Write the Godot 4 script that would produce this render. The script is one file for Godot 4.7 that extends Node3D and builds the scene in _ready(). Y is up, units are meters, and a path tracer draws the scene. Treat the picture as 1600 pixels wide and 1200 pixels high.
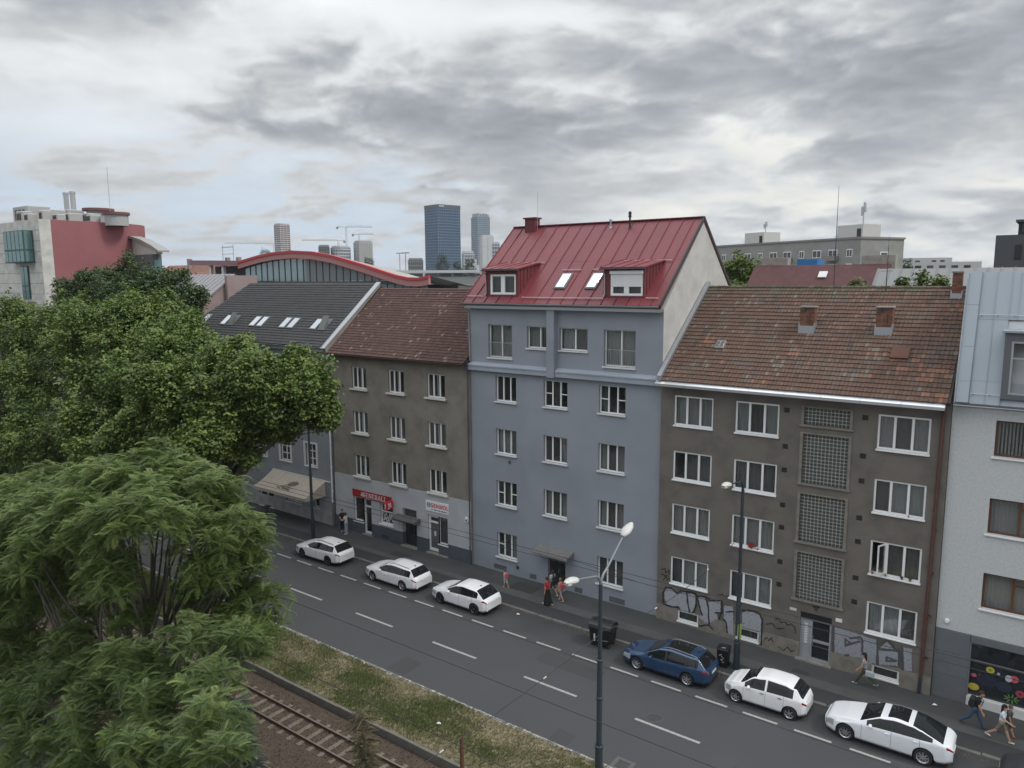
extends Node3D
# A street seen from a sixth-floor window. x runs along the street, the house fronts stand at z = -37.8 and face +z, y is up, metres.

var mats := {}
var texs := {}
var used := {}
var boxes := {}
var rng := RandomNumberGenerator.new()

# ---------------------------------------------------------------- mesh buffer
class Mb:
	var v := PackedVector3Array()
	var n := PackedVector3Array()
	var c := PackedColorArray()
	var uv := PackedVector2Array()
	var tint := Color.WHITE
	var has_color := false
	var has_uv := false
	func tri(a: Vector3, b: Vector3, d: Vector3) -> void:
		var k := (d - a).cross(b - a).normalized()
		v.append(a); v.append(b); v.append(d)
		n.append(k); n.append(k); n.append(k)
		if has_color:
			c.append(tint); c.append(tint); c.append(tint)
		if has_uv:
			uv.append(Vector2.ZERO); uv.append(Vector2.ZERO); uv.append(Vector2.ZERO)
	func quad(a: Vector3, b: Vector3, d: Vector3, e: Vector3) -> void:
		tri(a, b, d)
		tri(a, d, e)
	func quad_uv(a: Vector3, b: Vector3, d: Vector3, e: Vector3, ua: Vector2, ub: Vector2, ud: Vector2, ue: Vector2) -> void:
		has_uv = true
		var at := v.size()
		quad(a, b, d, e)
		uv.resize(v.size())
		uv[at] = ua; uv[at + 1] = ub; uv[at + 2] = ud; uv[at + 3] = ua; uv[at + 4] = ud; uv[at + 5] = ue
	func stri(a: Vector3, b: Vector3, d: Vector3, na: Vector3, nb: Vector3, nd: Vector3) -> void:
		if (d - a).cross(b - a).dot(na + nb + nd) >= 0.0:
			v.append(a); v.append(b); v.append(d)
			n.append(na); n.append(nb); n.append(nd)
		else:
			v.append(a); v.append(d); v.append(b)
			n.append(na); n.append(nd); n.append(nb)
		if has_color:
			c.append(tint); c.append(tint); c.append(tint)
		if has_uv:
			uv.append(Vector2.ZERO); uv.append(Vector2.ZERO); uv.append(Vector2.ZERO)
	func box(at: Vector3, s: Vector3, b := Basis()) -> void:
		var x := b.x * s.x * 0.5
		var y := b.y * s.y * 0.5
		var z := b.z * s.z * 0.5
		quad(at - x - y + z, at - x + y + z, at + x + y + z, at + x - y + z)
		quad(at + x - y - z, at + x + y - z, at - x + y - z, at - x - y - z)
		quad(at + x - y + z, at + x + y + z, at + x + y - z, at + x - y - z)
		quad(at - x - y - z, at - x + y - z, at - x + y + z, at - x - y + z)
		quad(at - x + y + z, at - x + y - z, at + x + y - z, at + x + y + z)
		quad(at - x - y - z, at - x - y + z, at + x - y + z, at + x - y - z)
	func span(x0: float, x1: float, y0: float, y1: float, z0: float, z1: float) -> void:
		box(Vector3((x0 + x1) / 2, (y0 + y1) / 2, (z0 + z1) / 2), Vector3(absf(x1 - x0), absf(y1 - y0), absf(z1 - z0)))
	func bar(a: Vector3, b: Vector3, w: float, h: float, up := Vector3.UP) -> void:
		var d := (b - a)
		var l := d.length()
		d /= l
		var s := d.cross(up).normalized()
		box((a + b) / 2, Vector3(w, h, l), Basis(s, s.cross(d).normalized() * 1.0, -d))
	func tube(p: PackedVector3Array, r: PackedFloat32Array, sides := 8, caps := true) -> void:
		var rings := []
		var norms := []
		var ref := Vector3.UP
		for i in p.size():
			var d := (p[mini(i + 1, p.size() - 1)] - p[maxi(i - 1, 0)]).normalized()
			if i == 0 or absf(d.dot(ref)) > 0.98:
				ref = Vector3.RIGHT if absf(d.y) > 0.7 else Vector3.UP
			var s := d.cross(ref).normalized()
			ref = s.cross(d).normalized()
			var ring := PackedVector3Array()
			var nr := PackedVector3Array()
			for k in sides:
				var a := TAU * k / sides
				var o := s * cos(a) + ref * sin(a)
				ring.append(p[i] + o * r[i])
				nr.append(o)
			rings.append(ring)
			norms.append(nr)
		for i in p.size() - 1:
			for k in sides:
				var j := (k + 1) % sides
				stri(rings[i][k], rings[i + 1][k], rings[i + 1][j], norms[i][k], norms[i + 1][k], norms[i + 1][j])
				stri(rings[i][k], rings[i + 1][j], rings[i][j], norms[i][k], norms[i + 1][j], norms[i][j])
		if caps:
			for k in range(1, sides - 1):
				out_tri(rings[0][0], rings[0][k], rings[0][k + 1], p[0] - p[1])
				var q: PackedVector3Array = rings[p.size() - 1]
				out_tri(q[0], q[k + 1], q[k], p[p.size() - 1] - p[p.size() - 2])
	func rod(a: Vector3, b: Vector3, r: float, sides := 6) -> void:
		tube(PackedVector3Array([a, b]), PackedFloat32Array([r, r]), sides)
	# a flat outline in the plane of ax and ay, pushed along az by depth
	func prism(poly: PackedVector2Array, at: Vector3, ax: Vector3, ay: Vector3, az: Vector3) -> void:
		var idx := Geometry2D.triangulate_polygon(poly)
		var q := PackedVector3Array()
		for p in poly:
			q.append(at + ax * p.x + ay * p.y)
		var mid := Vector3.ZERO
		for p in q:
			mid += p / q.size()
		mid += az / 2
		for i in range(0, idx.size(), 3):
			out_tri(q[idx[i]], q[idx[i + 1]], q[idx[i + 2]], -az)
			out_tri(q[idx[i]] + az, q[idx[i + 1]] + az, q[idx[i + 2]] + az, az)
		var turn := 1.0 if not Geometry2D.is_polygon_clockwise(poly) else -1.0
		var flip := ax.cross(ay).dot(az)
		for i in q.size():
			var a := q[i]
			var b := q[(i + 1) % q.size()]
			var o := (b - a).cross(az) * turn * (1.0 if flip > 0 else -1.0)
			out_tri(a, b, b + az, o)
			out_tri(a, b + az, a + az, o)
	func out_tri(a: Vector3, b: Vector3, d: Vector3, o: Vector3) -> void:
		if (d - a).cross(b - a).dot(o) >= 0.0:
			tri(a, b, d)
		else:
			tri(a, d, b)
	func lathe(profile: PackedVector2Array, at: Vector3, b := Basis(), sides := 12) -> void:
		for i in profile.size() - 1:
			var p := profile[i]
			var q := profile[i + 1]
			var e := (q - p)
			var nr := Vector2(e.y, -e.x).normalized()
			for k in sides:
				var a0 := TAU * k / sides
				var a1 := TAU * (k + 1) / sides
				var c0 := Vector3(cos(a0), 0, sin(a0))
				var c1 := Vector3(cos(a1), 0, sin(a1))
				var n0 := b * (c0 * nr.x + Vector3.UP * nr.y)
				var n1 := b * (c1 * nr.x + Vector3.UP * nr.y)
				var p0 := at + b * (c0 * p.x + Vector3.UP * p.y)
				var p1 := at + b * (c1 * p.x + Vector3.UP * p.y)
				var q0 := at + b * (c0 * q.x + Vector3.UP * q.y)
				var q1 := at + b * (c1 * q.x + Vector3.UP * q.y)
				if p.x > 0.0001:
					stri(p0, q0, p1, n0, n0, n1)
				if q.x > 0.0001:
					stri(p1, q0, q1, n1, n0, n1)
	func done() -> ArrayMesh:
		var a := []
		a.resize(Mesh.ARRAY_MAX)
		a[Mesh.ARRAY_VERTEX] = v
		a[Mesh.ARRAY_NORMAL] = n
		if has_color:
			a[Mesh.ARRAY_COLOR] = c
		if has_uv:
			uv.resize(v.size())
			a[Mesh.ARRAY_TEX_UV] = uv
		var m := ArrayMesh.new()
		m.add_surface_from_arrays(Mesh.PRIMITIVE_TRIANGLES, a)
		return m

# ---------------------------------------------------------------- nodes
func numbered(called: String) -> String:
	if not used.has(called):
		used[called] = 0
		return called
	used[called] += 1
	return "%s_%03d" % [called, used[called]]

func tag(o: Node3D, label: String, category: String, group := "", kind := "") -> void:
	if label: o.set_meta("label", label)
	if category: o.set_meta("category", category)
	if group: o.set_meta("group", group)
	if kind: o.set_meta("kind", kind)

func thing(called: String, label: String, category: String, at := Vector3.ZERO, group := "", turn := 0.0) -> Node3D:
	var o := Node3D.new()
	o.name = numbered(called)
	add_child(o)
	o.position = at
	o.rotation.y = turn
	tag(o, label, category, group)
	return o

# a mesh whose points are in the scene's axes
func part(to: Node3D, called: String, m: Mesh, mat: Material, xf := Transform3D.IDENTITY) -> MeshInstance3D:
	var o := MeshInstance3D.new()
	o.name = called
	o.mesh = m
	o.material_override = mat
	to.add_child(o, true)
	o.global_transform = xf
	return o

# a mesh whose points are in its parent's axes
func local(to: Node3D, called: String, m: Mesh, mat: Material, xf := Transform3D.IDENTITY) -> MeshInstance3D:
	var o := MeshInstance3D.new()
	o.name = called
	o.mesh = m
	o.material_override = mat
	to.add_child(o, true)
	o.transform = xf
	return o

func setting(called: String, m: Mesh, mat: Material) -> MeshInstance3D:
	var o := MeshInstance3D.new()
	o.name = numbered(called)
	o.mesh = m
	o.material_override = mat
	add_child(o)
	o.set_meta("kind", "structure")
	return o

func bm(s: Vector3) -> Mesh:
	if not boxes.has(s):
		var m := Mb.new()
		var b := minf(0.012, minf(s.x, minf(s.y, s.z)) * 0.2)
		bevel_box(m, Vector3.ZERO, s, b)
		boxes[s] = m.done()
	return boxes[s]

# a box whose long edges are cut off at 45 degrees
func bevel_box(m: Mb, at: Vector3, s: Vector3, b: float, basis := Basis()) -> void:
	var h := s / 2
	for ax in 3:
		for sg in [-1.0, 1.0]:
			var u := (ax + 1) % 3
			var w := (ax + 2) % 3
			var q := []
			for e in [[-1, -1], [-1, 1], [1, 1], [1, -1]]:
				var p := Vector3.ZERO
				p[ax] = sg * h[ax]
				p[u] = e[0] * (h[u] - b)
				p[w] = e[1] * (h[w] - b)
				q.append(at + basis * p)
			var o := Vector3.ZERO
			o[ax] = sg
			o = basis * o
			m.out_tri(q[0], q[1], q[2], o)
			m.out_tri(q[0], q[2], q[3], o)
	for ax in 3:
		var u := (ax + 1) % 3
		var w := (ax + 2) % 3
		for su in [-1.0, 1.0]:
			for sw in [-1.0, 1.0]:
				var q := []
				for e in [[-1, 0], [1, 0], [1, 1], [-1, 1]]:
					var p := Vector3.ZERO
					p[ax] = e[0] * (h[ax] - b)
					p[u] = su * (h[u] - (b if e[1] else 0.0))
					p[w] = sw * (h[w] - (0.0 if e[1] else b))
					q.append(at + basis * p)
				var o := Vector3.ZERO
				o[u] = su
				o[w] = sw
				o = basis * o
				m.out_tri(q[0], q[1], q[2], o)
				m.out_tri(q[0], q[2], q[3], o)
	for sx in [-1.0, 1.0]:
		for sy in [-1.0, 1.0]:
			for sz in [-1.0, 1.0]:
				var k := Vector3(sx, sy, sz)
				m.out_tri(at + basis * (k * (h - Vector3(0, b, b))), at + basis * (k * (h - Vector3(b, 0, b))), at + basis * (k * (h - Vector3(b, b, 0))), basis * k)

func block(to: Node3D, called: String, x0: float, x1: float, y0: float, y1: float, z0: float, z1: float, mat: Material) -> MeshInstance3D:
	var s := Vector3(snappedf(absf(x1 - x0), 0.001), snappedf(absf(y1 - y0), 0.001), snappedf(absf(z1 - z0), 0.001))
	return part(to, called, bm(s), mat, Transform3D(Basis(), Vector3((x0 + x1) / 2, (y0 + y1) / 2, (z0 + z1) / 2)))

func scatter(to: Node3D, called: String, m: Mesh, mat: Material, where: Array[Transform3D], colors := PackedColorArray()) -> MultiMeshInstance3D:
	var mm := MultiMesh.new()
	mm.transform_format = MultiMesh.TRANSFORM_3D
	mm.use_colors = colors.size() > 0
	mm.mesh = m
	mm.instance_count = where.size()
	for i in where.size():
		mm.set_instance_transform(i, where[i])
		if mm.use_colors:
			mm.set_instance_color(i, colors[i])
	var o := MultiMeshInstance3D.new()
	o.name = called
	o.multimesh = mm
	o.material_override = mat
	to.add_child(o, true)
	o.set_meta("kind", "stuff")
	return o

# ---------------------------------------------------------------- materials
func lin(r: float, g: float, b: float) -> Color:
	return Color(r, g, b).linear_to_srgb()

func grain(key: String, freq: float, lo: float, hi: float, octaves := 5, size := 512, gamma := 1.0, kind := FastNoiseLite.TYPE_SIMPLEX_SMOOTH) -> ImageTexture:
	if texs.has(key):
		return texs[key]
	var f := FastNoiseLite.new()
	f.seed = hash(key) % 10007
	f.noise_type = kind
	f.frequency = freq
	f.fractal_octaves = octaves
	f.fractal_gain = 0.55
	var im := f.get_seamless_image(size, size)
	im.convert(Image.FORMAT_L8)
	var d := im.get_data()
	var lut := PackedByteArray()
	for i in 256:
		var t := lerpf(lo, hi, pow(i / 255.0, gamma))
		lut.append(int(clampf(Color(t, t, t).linear_to_srgb().r, 0, 1) * 255.0))
	for i in d.size():
		d[i] = lut[d[i]]
	texs[key] = ImageTexture.create_from_image(Image.create_from_data(size, size, false, Image.FORMAT_L8, d))
	return texs[key]

# colour is linear; fine and coarse are textures that repeat every so many metres in the world
func mat(key: String, c: Color, rough := 0.85, coarse: Texture2D = null, coarse_m := 9.0, fine: Texture2D = null, fine_m := 1.3, relief := 0.0) -> StandardMaterial3D:
	if mats.has(key):
		return mats[key]
	var m := StandardMaterial3D.new()
	m.resource_name = key
	m.albedo_color = c.linear_to_srgb()
	m.roughness = rough
	if coarse:
		m.albedo_texture = coarse
		m.uv1_triplanar = true
		m.uv1_world_triplanar = true
		m.uv1_scale = Vector3.ONE / coarse_m
	if fine:
		m.detail_enabled = true
		m.detail_albedo = fine
		m.detail_blend_mode = BaseMaterial3D.BLEND_MODE_MUL
		m.detail_uv_layer = BaseMaterial3D.DETAIL_UV_2
		m.uv2_triplanar = true
		m.uv2_world_triplanar = true
		m.uv2_scale = Vector3.ONE / fine_m
	if relief > 0.0 and coarse:
		m.heightmap_enabled = true
		m.heightmap_texture = coarse
		m.heightmap_scale = relief
	mats[key] = m
	return m

func metal(key: String, c: Color, rough := 0.4, metallic := 1.0) -> StandardMaterial3D:
	var m := mat(key, c, rough)
	m.metallic = metallic
	return m

func glassy(key: String, c: Color, alpha: float) -> StandardMaterial3D:
	var m := mat(key, c, 0.03)
	m.transparency = BaseMaterial3D.TRANSPARENCY_ALPHA
	m.albedo_color.a = alpha
	return m

# ---------------------------------------------------------------- the scene
func _ready() -> void:
	rng.seed = 7
	look()
	paint()
	ground()
	road_marks()
	tracks()
	house_brown()
	house_blue()
	house_grey()
	house_left()
	house_white()
	houses_beyond()
	city_far()
	street_trees()
	verge()
	cars()
	lamps_and_wires()
	bins()
	people()

func look() -> void:
	var cam := Camera3D.new()
	cam.name = "camera"
	add_child(cam)
	cam.position = Vector3(0, 19.5, 0)
	cam.rotation_degrees = Vector3(-8.0386, 36.5375, -0.3507)
	cam.fov = 54.13
	cam.near = 0.1
	cam.far = 6000.0
	cam.current = true
	var e := Environment.new()
	e.background_mode = Environment.BG_SKY
	e.tonemap_mode = Environment.TONE_MAPPER_LINEAR
	e.tonemap_exposure = 1.5
	e.sdfgi_enabled = true
	e.ssao_enabled = true
	e.ssil_enabled = true
	e.fog_enabled = true
	e.fog_density = 0.00009
	e.fog_light_color = Color(0.78, 0.82, 0.87)
	var sky := Sky.new()
	var pm := PanoramaSkyMaterial.new()
	pm.panorama = ImageTexture.create_from_image(cloud_sky())
	sky.sky_material = pm
	e.sky = sky
	var we := WorldEnvironment.new()
	we.name = "environment"
	we.environment = e
	add_child(we)
	var sun := DirectionalLight3D.new()
	sun.name = "sun"
	add_child(sun)
	sun.light_energy = 0.45
	sun.light_angular_distance = 14.0
	sun.light_color = Color(1.0, 0.985, 0.955)
	sun.shadow_enabled = true
	sun.look_at_from_position(Vector3.ZERO, -Vector3(0.62, 0.75, -0.22))

# Broken cloud. Bearings are degrees clockwise from -z, heights are degrees above the horizon.
func cloud_sky() -> Image:
	var n1 := FastNoiseLite.new()
	n1.seed = 11
	n1.frequency = 0.55
	n1.fractal_octaves = 5
	n1.fractal_gain = 0.52
	var n2 := FastNoiseLite.new()
	n2.seed = 29
	n2.frequency = 1.45
	n2.fractal_octaves = 7
	n2.fractal_gain = 0.58
	# bearing, height, half width, half height, thickness: positive is a darker, thicker bank, negative thin bright cloud
	var banks := [
		[-43.0, 12.8, 12.0, 2.6, 1.15], [-50.0, 9.6, 6.5, 1.5, 1.05], [-62.0, 16.5, 4.5, 1.7, 1.2], [-14.0, 15.0, 15.0, 4.0, 1.25], [-2.0, 16.0, 10.0, 4.5, 0.9], [-30.0, 10.8, 9.0, 2.2, 0.9], [-41.5, 7.3, 2.2, 0.5, 0.8], [-36.5, 6.8, 1.3, 0.4, 0.7], [-12.0, 9.0, 6.0, 1.0, 0.25], [-5.0, 3.5, 7.0, 1.6, 0.45],
		[-33.5, 17.6, 6.0, 1.7, -0.9], [-45.0, 18.0, 8.0, 1.8, -0.7], [-17.5, 9.5, 5.5, 1.3, -1.5], [-9.0, 6.5, 6.0, 1.0, -0.55], [-66.0, 8.5, 5.0, 1.2, -0.7], [-66.0, 18.5, 5.0, 1.5, -0.6], [-56.0, 14.0, 6.0, 1.5, -0.45], [-24.0, 5.0, 12.0, 1.2, -0.4], [-55.0, 4.6, 4.0, 0.5, -0.5],
	]
	var low := cloud_patch(768, 384, 0, 768, 0, 200, n1, n2, banks)
	var w := 3072
	var h := 1536
	var im := Image.create(768, 384, false, Image.FORMAT_RGBF)
	im.fill(Color(0.16, 0.165, 0.17))
	im.blit_rect(low, Rect2i(0, 0, 768, 200), Vector2i.ZERO)
	im.resize(w, h, Image.INTERPOLATE_CUBIC)
	var x0 := int((360.0 - 82.0) / 360.0 * w)
	var x1 := int((360.0 - 0.5) / 360.0 * w)
	var y0 := int((90.0 - 31.0) / 180.0 * h)
	var y1 := int((90.0 + 2.0) / 180.0 * h)
	var hi := cloud_patch(w, h, x0, x1, y0, y1, n1, n2, banks)
	im.blit_rect(hi, Rect2i(0, 0, x1 - x0, y1 - y0), Vector2i(x0, y0))
	return im

func cloud_patch(w: int, h: int, x0: int, x1: int, y0: int, y1: int, n1: FastNoiseLite, n2: FastNoiseLite, banks: Array) -> Image:
	var im := Image.create(x1 - x0, y1 - y0, false, Image.FORMAT_RGBF)
	for y in range(y0, y1):
		var el := PI / 2 - PI * (y + 0.5) / h
		var eld := maxf(rad_to_deg(el), 0.0)
		var se := maxf(sin(el), 0.0)
		for x in range(x0, x1):
			var az := TAU * (x + 0.5) / w
			var k := cos(el) / (se + 0.16)
			var px := sin(az) * k
			var pz := -cos(az) * k
			var a := n1.get_noise_2d(px, pz)
			# the fine billows are bent by the coarse ones
			var b := n2.get_noise_2d(px + 7.3 + a * 0.35, pz - a * 0.35)
			var azd := rad_to_deg(az)
			if azd > 180.0:
				azd -= 360.0
			var bank := 0.0
			if absf(azd + 36.0) < 60.0 and eld < 34.0:
				var wa := azd + b * 7.0 + a * 3.0
				var wh := eld + a * 2.2 - b * 1.8
				for q in banks:
					var u: float = (wa - q[0]) / q[2]
					var s: float = (wh - q[1]) / q[3]
					var r := u * u + s * s
					if r < 4.5:
						bank += q[4] * exp(-r)
			var c := n2.get_noise_2d(px * 2.9 - b * 0.5, pz * 2.9 + 31.0)
			var t := a * 0.7 + b * 0.8 + c * 0.26 + bank * (0.72 + 0.8 * b + 0.4 * c)
			# thickness to brightness: thin cloud is white, thick cloud grey, gaps pale blue near the horizon
			var lum := 0.60 - 0.42 * t / (1.0 + absf(t) * 0.85)
			lum *= lerpf(0.75, 1.9, smoothstep(0.2, 1.0, se))
			var gap := smoothstep(0.22, -0.25, t + b * 0.7) * smoothstep(14.0, 4.0, eld) * smoothstep(-26.0, -50.0, azd)
			var thick := smoothstep(0.1, 0.9, t)
			var col := Color(lum * (0.968 - 0.04 * thick), lum * (1.0 - 0.012 * thick), lum * (1.025 + 0.045 * thick))
			var warm := smoothstep(0.0, 0.6, -t) * smoothstep(16.0, 5.0, eld) * smoothstep(-52.0, -28.0, azd)
			col = Color(col.r * (1.0 + 0.09 * warm), col.g * (1.0 + 0.045 * warm), col.b * (1.0 - 0.05 * warm))
			col = col.lerp(Color(0.36, 0.44, 0.53), gap * 0.72)
			im.set_pixel(x - x0, y - y0, col)
	return im

# ---------------------------------------------------------------- materials used in many places
func paint() -> void:
	var blotch := grain("blotch", 0.006, 0.72, 1.08, 5)
	var soft := grain("soft", 0.004, 0.86, 1.06, 4)
	var speck := grain("speck", 0.09, 0.72, 1.18, 3)
	var streak := grain("streak", 0.012, 0.80, 1.06, 5)
	mat("asphalt", Color(0.054, 0.056, 0.061), 0.9, soft, 23.0, speck, 0.9)
	mat("asphalt_bay", Color(0.058, 0.059, 0.063), 0.92, blotch, 13.0, speck, 0.9)
	mat("pave_dark", Color(0.047, 0.048, 0.051), 0.92, soft, 11.0, speck, 0.8)
	mat("pave_mid", Color(0.074, 0.075, 0.078), 0.92, blotch, 15.0, speck, 0.8)
	mat("pave_pale", Color(0.102, 0.101, 0.099), 0.92, blotch, 9.0, speck, 0.8)
	mat("kerb", Color(0.17, 0.165, 0.155), 0.9, blotch, 2.3, speck, 0.5)
	mat("concrete", Color(0.27, 0.26, 0.24), 0.9, blotch, 3.1, speck, 0.7)
	mat("line", Color(0.34, 0.34, 0.33), 0.8, grain("worn", 0.03, 0.62, 1.1, 4), 1.7)
	mat("soil", Color(0.215, 0.185, 0.125), 0.95, blotch, 4.0, speck, 0.6)
	mat("ballast", Color(0.074, 0.054, 0.040), 0.95, blotch, 3.0, speck, 0.35)
	mat("city", Color(0.13, 0.13, 0.125), 0.95, blotch, 60.0)
	mat("white_frame", Color(0.74, 0.75, 0.76), 0.45)
	mat("white_sill", Color(0.62, 0.62, 0.61), 0.6, soft, 2.0)
	mat("old_frame", Color(0.60, 0.60, 0.56), 0.6, soft, 2.0)
	mat("brown_frame", Color(0.115, 0.048, 0.023), 0.5, streak, 0.7)
	mat("room", Color(0.17, 0.16, 0.15), 0.95)
	mat("cloth", Color(0.24, 0.255, 0.255), 0.95)
	mat("cloth_grey", Color(0.085, 0.09, 0.09), 0.95)
	mat("shutter", Color(0.78, 0.79, 0.81), 0.5)
	mat("hole_dark_paint", Color(0.035, 0.034, 0.033), 0.95)  # near-black paint standing in for the darkness inside openings
	mat("black", Color(0.012, 0.012, 0.013), 0.6)
	mat("dark_door", Color(0.028, 0.032, 0.034), 0.45)
	mat("grey_door", Color(0.20, 0.215, 0.235), 0.5)
	glassy("pane", Color(0.06, 0.07, 0.07), 0.10)
	glassy("pane_dark", Color(0.03, 0.035, 0.04), 0.75)
	metal("zinc", Color(0.40, 0.42, 0.45), 0.45, 0.8)
	metal("galvanised", Color(0.50, 0.51, 0.52), 0.4, 0.9)
	mat("pole_paint", Color(0.030, 0.042, 0.052), 0.45)
	mat("rust", Color(0.13, 0.060, 0.036), 0.85, blotch, 0.8, speck, 0.3)

# a level sheet with its own depth
func slab(called: String, x0: float, x1: float, z0: float, z1: float, top: float, thick: float, m: Material) -> MeshInstance3D:
	var b := Mb.new()
	b.span(x0, x1, top - thick, top, z0, z1)
	return setting(called, b.done(), m)

func ground() -> void:
	var b := Mb.new()
	b.quad(Vector3(-4000, -0.6, 900), Vector3(-4000, -0.6, -4000), Vector3(2500, -0.6, -4000), Vector3(2500, -0.6, 900))
	setting("ground", b.done(), mats["city"])
	slab("road", -170, 60, -34.0, -24.62, 0.0, 0.3, mats["asphalt"])
	# the parking lane has its own, patchier asphalt and a few repaired squares
	slab("parking_lane", -170, 60, -34.0, -31.58, 0.004, 0.003, mats["asphalt_bay"])
	# repairs and the long joint between two lanes of asphalt
	for q in [[-39.6, -37.9, -27.6, -26.6], [-20.8, -17.2, -30.9, -29.9], [-26.4, -25.2, -26.2, -24.8], [-9.4, -6.9, -27.6, -26.5], [-16.5, -15.6, -25.6, -24.7]]:
		slab("road_patch", q[0], q[1], q[2], q[3], 0.005, 0.003, mats["pave_dark"])
	for q in [[-31.30, 0.05], [-27.02, 0.035]]:
		slab("road_joint", -70, 12, q[0] - q[1], q[0], 0.006, 0.003, mat("tar", Color(0.028, 0.028, 0.029), 0.6))
	slab("pavement", -170, 60, -38.3, -34.2, 0.12, 0.5, mats["pave_mid"])
	slab("pavement_kerb_strip", -170, 60, -35.35, -34.2, 0.124, 0.003, mats["pave_dark"])
	slab("pavement_pale_strip", -29.5, 60, -36.15, -35.35, 0.125, 0.003, mats["pave_pale"])
	slab("pavement_pale_strip", -41.0, -29.5, -35.9, -35.35, 0.125, 0.003, mats["pave_pale"])
	slab("pavement_patch", -37.6, -35.9, -36.6, -35.9, 0.1245, 0.003, mats["pave_dark"])
	slab("pavement_patch", -27.2, -25.4, -37.3, -36.15, 0.1245, 0.003, mats["pave_dark"])
	slab("pavement_patch", -9.7, -8.9, -36.55, -36.15, 0.1245, 0.003, mats["pave_dark"])
	slab("near_pavement", -170, 60, -13.3, 3.0, 0.05, 0.5, mats["pave_pale"])
	slab("track_bed", -170, 60, -20.86, -13.3, -0.26, 0.3, mats["ballast"])
	slab("verge_soil", -170, 60, -24.36, -21.08, 0.05, 0.5, mats["soil"])
	# kerb of single stones about a metre long
	var kerb := slab("kerb", -170, 60, -34.19, -34.02, 0.05, 0.3, mats["kerb"])
	var shapes := []
	for i in 4:
		var m := Mb.new()
		bevel_box(m, Vector3.ZERO, Vector3(0.985 - 0.012 * i, 0.26, 0.2), 0.022)
		shapes.append(m.done())
	for i in 78:
		var x := -62.0 + i * 1.0
		var t := Transform3D(Basis(Vector3.UP, rng.randf_range(-0.01, 0.01)) * Basis(Vector3.RIGHT, rng.randf_range(-0.02, 0.02)), Vector3(x, 0.0 + rng.randf_range(-0.012, 0.008), -34.1 + rng.randf_range(-0.012, 0.012)))
		part(kerb, "kerb_stone", shapes[i % 4], mats["kerb"], t)
	# two rows of setts between the verge and the road
	var edge := slab("gutter", -170, 60, -24.62, -24.36, 0.0, 0.3, mats["pave_mid"])
	var m2 := Mb.new()
	bevel_box(m2, Vector3.ZERO, Vector3(0.112, 0.1, 0.112), 0.014)
	var at: Array[Transform3D] = []
	var cols := PackedColorArray()
	for i in 560:
		for k in 2:
			if rng.randf() < 0.06:
				continue
			at.append(Transform3D(Basis(Vector3.UP, rng.randf_range(-0.12, 0.12)), Vector3(-62.0 + i * 0.125 + rng.randf_range(-0.01, 0.01), 0.0 + rng.randf_range(-0.012, 0.012), -24.55 + k * 0.125)))
			var g := rng.randf_range(0.10, 0.30) * (1.7 if rng.randf() < 0.06 else 1.0)
			cols.append(Color(g, g * 0.97, g * 0.92))
	var sm := mat("sett", Color.WHITE, 0.9)
	sm.vertex_color_use_as_albedo = true
	scatter(edge, "setts", m2.done(), sm, at, cols)
	# grit and dry leaves along the kerb
	var leaf := Mb.new()
	leaf.quad(Vector3(-0.03, 0, 0), Vector3(0, 0.012, -0.02), Vector3(0.03, 0, 0), Vector3(0, 0.008, 0.02))
	var lw: Array[Transform3D] = []
	var lc := PackedColorArray()
	for i in 2600:
		var z := -34.0 + absf(rng.randfn(0.0, 0.16)) + 0.01
		var x := rng.randf_range(-46.0, 2.0)
		if sin(x * 0.9) + sin(x * 0.37 + 1.0) < rng.randf_range(-1.2, 1.4):
			continue
		lw.append(Transform3D(Basis(Vector3.UP, rng.randf() * TAU).scaled(Vector3.ONE * rng.randf_range(0.5, 1.5)), Vector3(x, 0.012, z)))
		lc.append(Color(0.22, 0.16, 0.08) * rng.randf_range(0.5, 1.2))
	var lm := mat("litter", Color.WHITE, 0.95)
	lm.vertex_color_use_as_albedo = true
	var dry := scatter(self, "dry_leaf_litter", leaf.done(), lm, lw, lc)
	tag(dry, "scattered dry leaves and grit lying in the gutter along the kerb", "leaf litter")
	# white scraps of paper
	for p in [Vector3(-3.55, 0.15, -36.9), Vector3(-24.55, 0.03, -33.55), Vector3(-20.9, 0.12, -22.6)]:
		var s := Mb.new()
		s.quad(p + Vector3(-0.11, 0, 0.02), p + Vector3(-0.03, 0.06, -0.08), p + Vector3(0.12, 0.02, -0.03), p + Vector3(0.04, 0.05, 0.07))
		s.quad(p + Vector3(-0.03, 0.06, -0.08), p + Vector3(-0.08, 0.01, -0.12), p + Vector3(0.08, 0.0, -0.11), p + Vector3(0.12, 0.02, -0.03))
		var o := part(self, numbered("paper_scrap"), s.done(), mats["white_frame"])
		tag(o, ["crumpled white paper scrap on the pavement before the grey shop plinth", "crumpled white paper scrap in the parking lane against the kerb", "crumpled white paper scrap lying in the grass verge"][used["paper_scrap"]], "litter")

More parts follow.
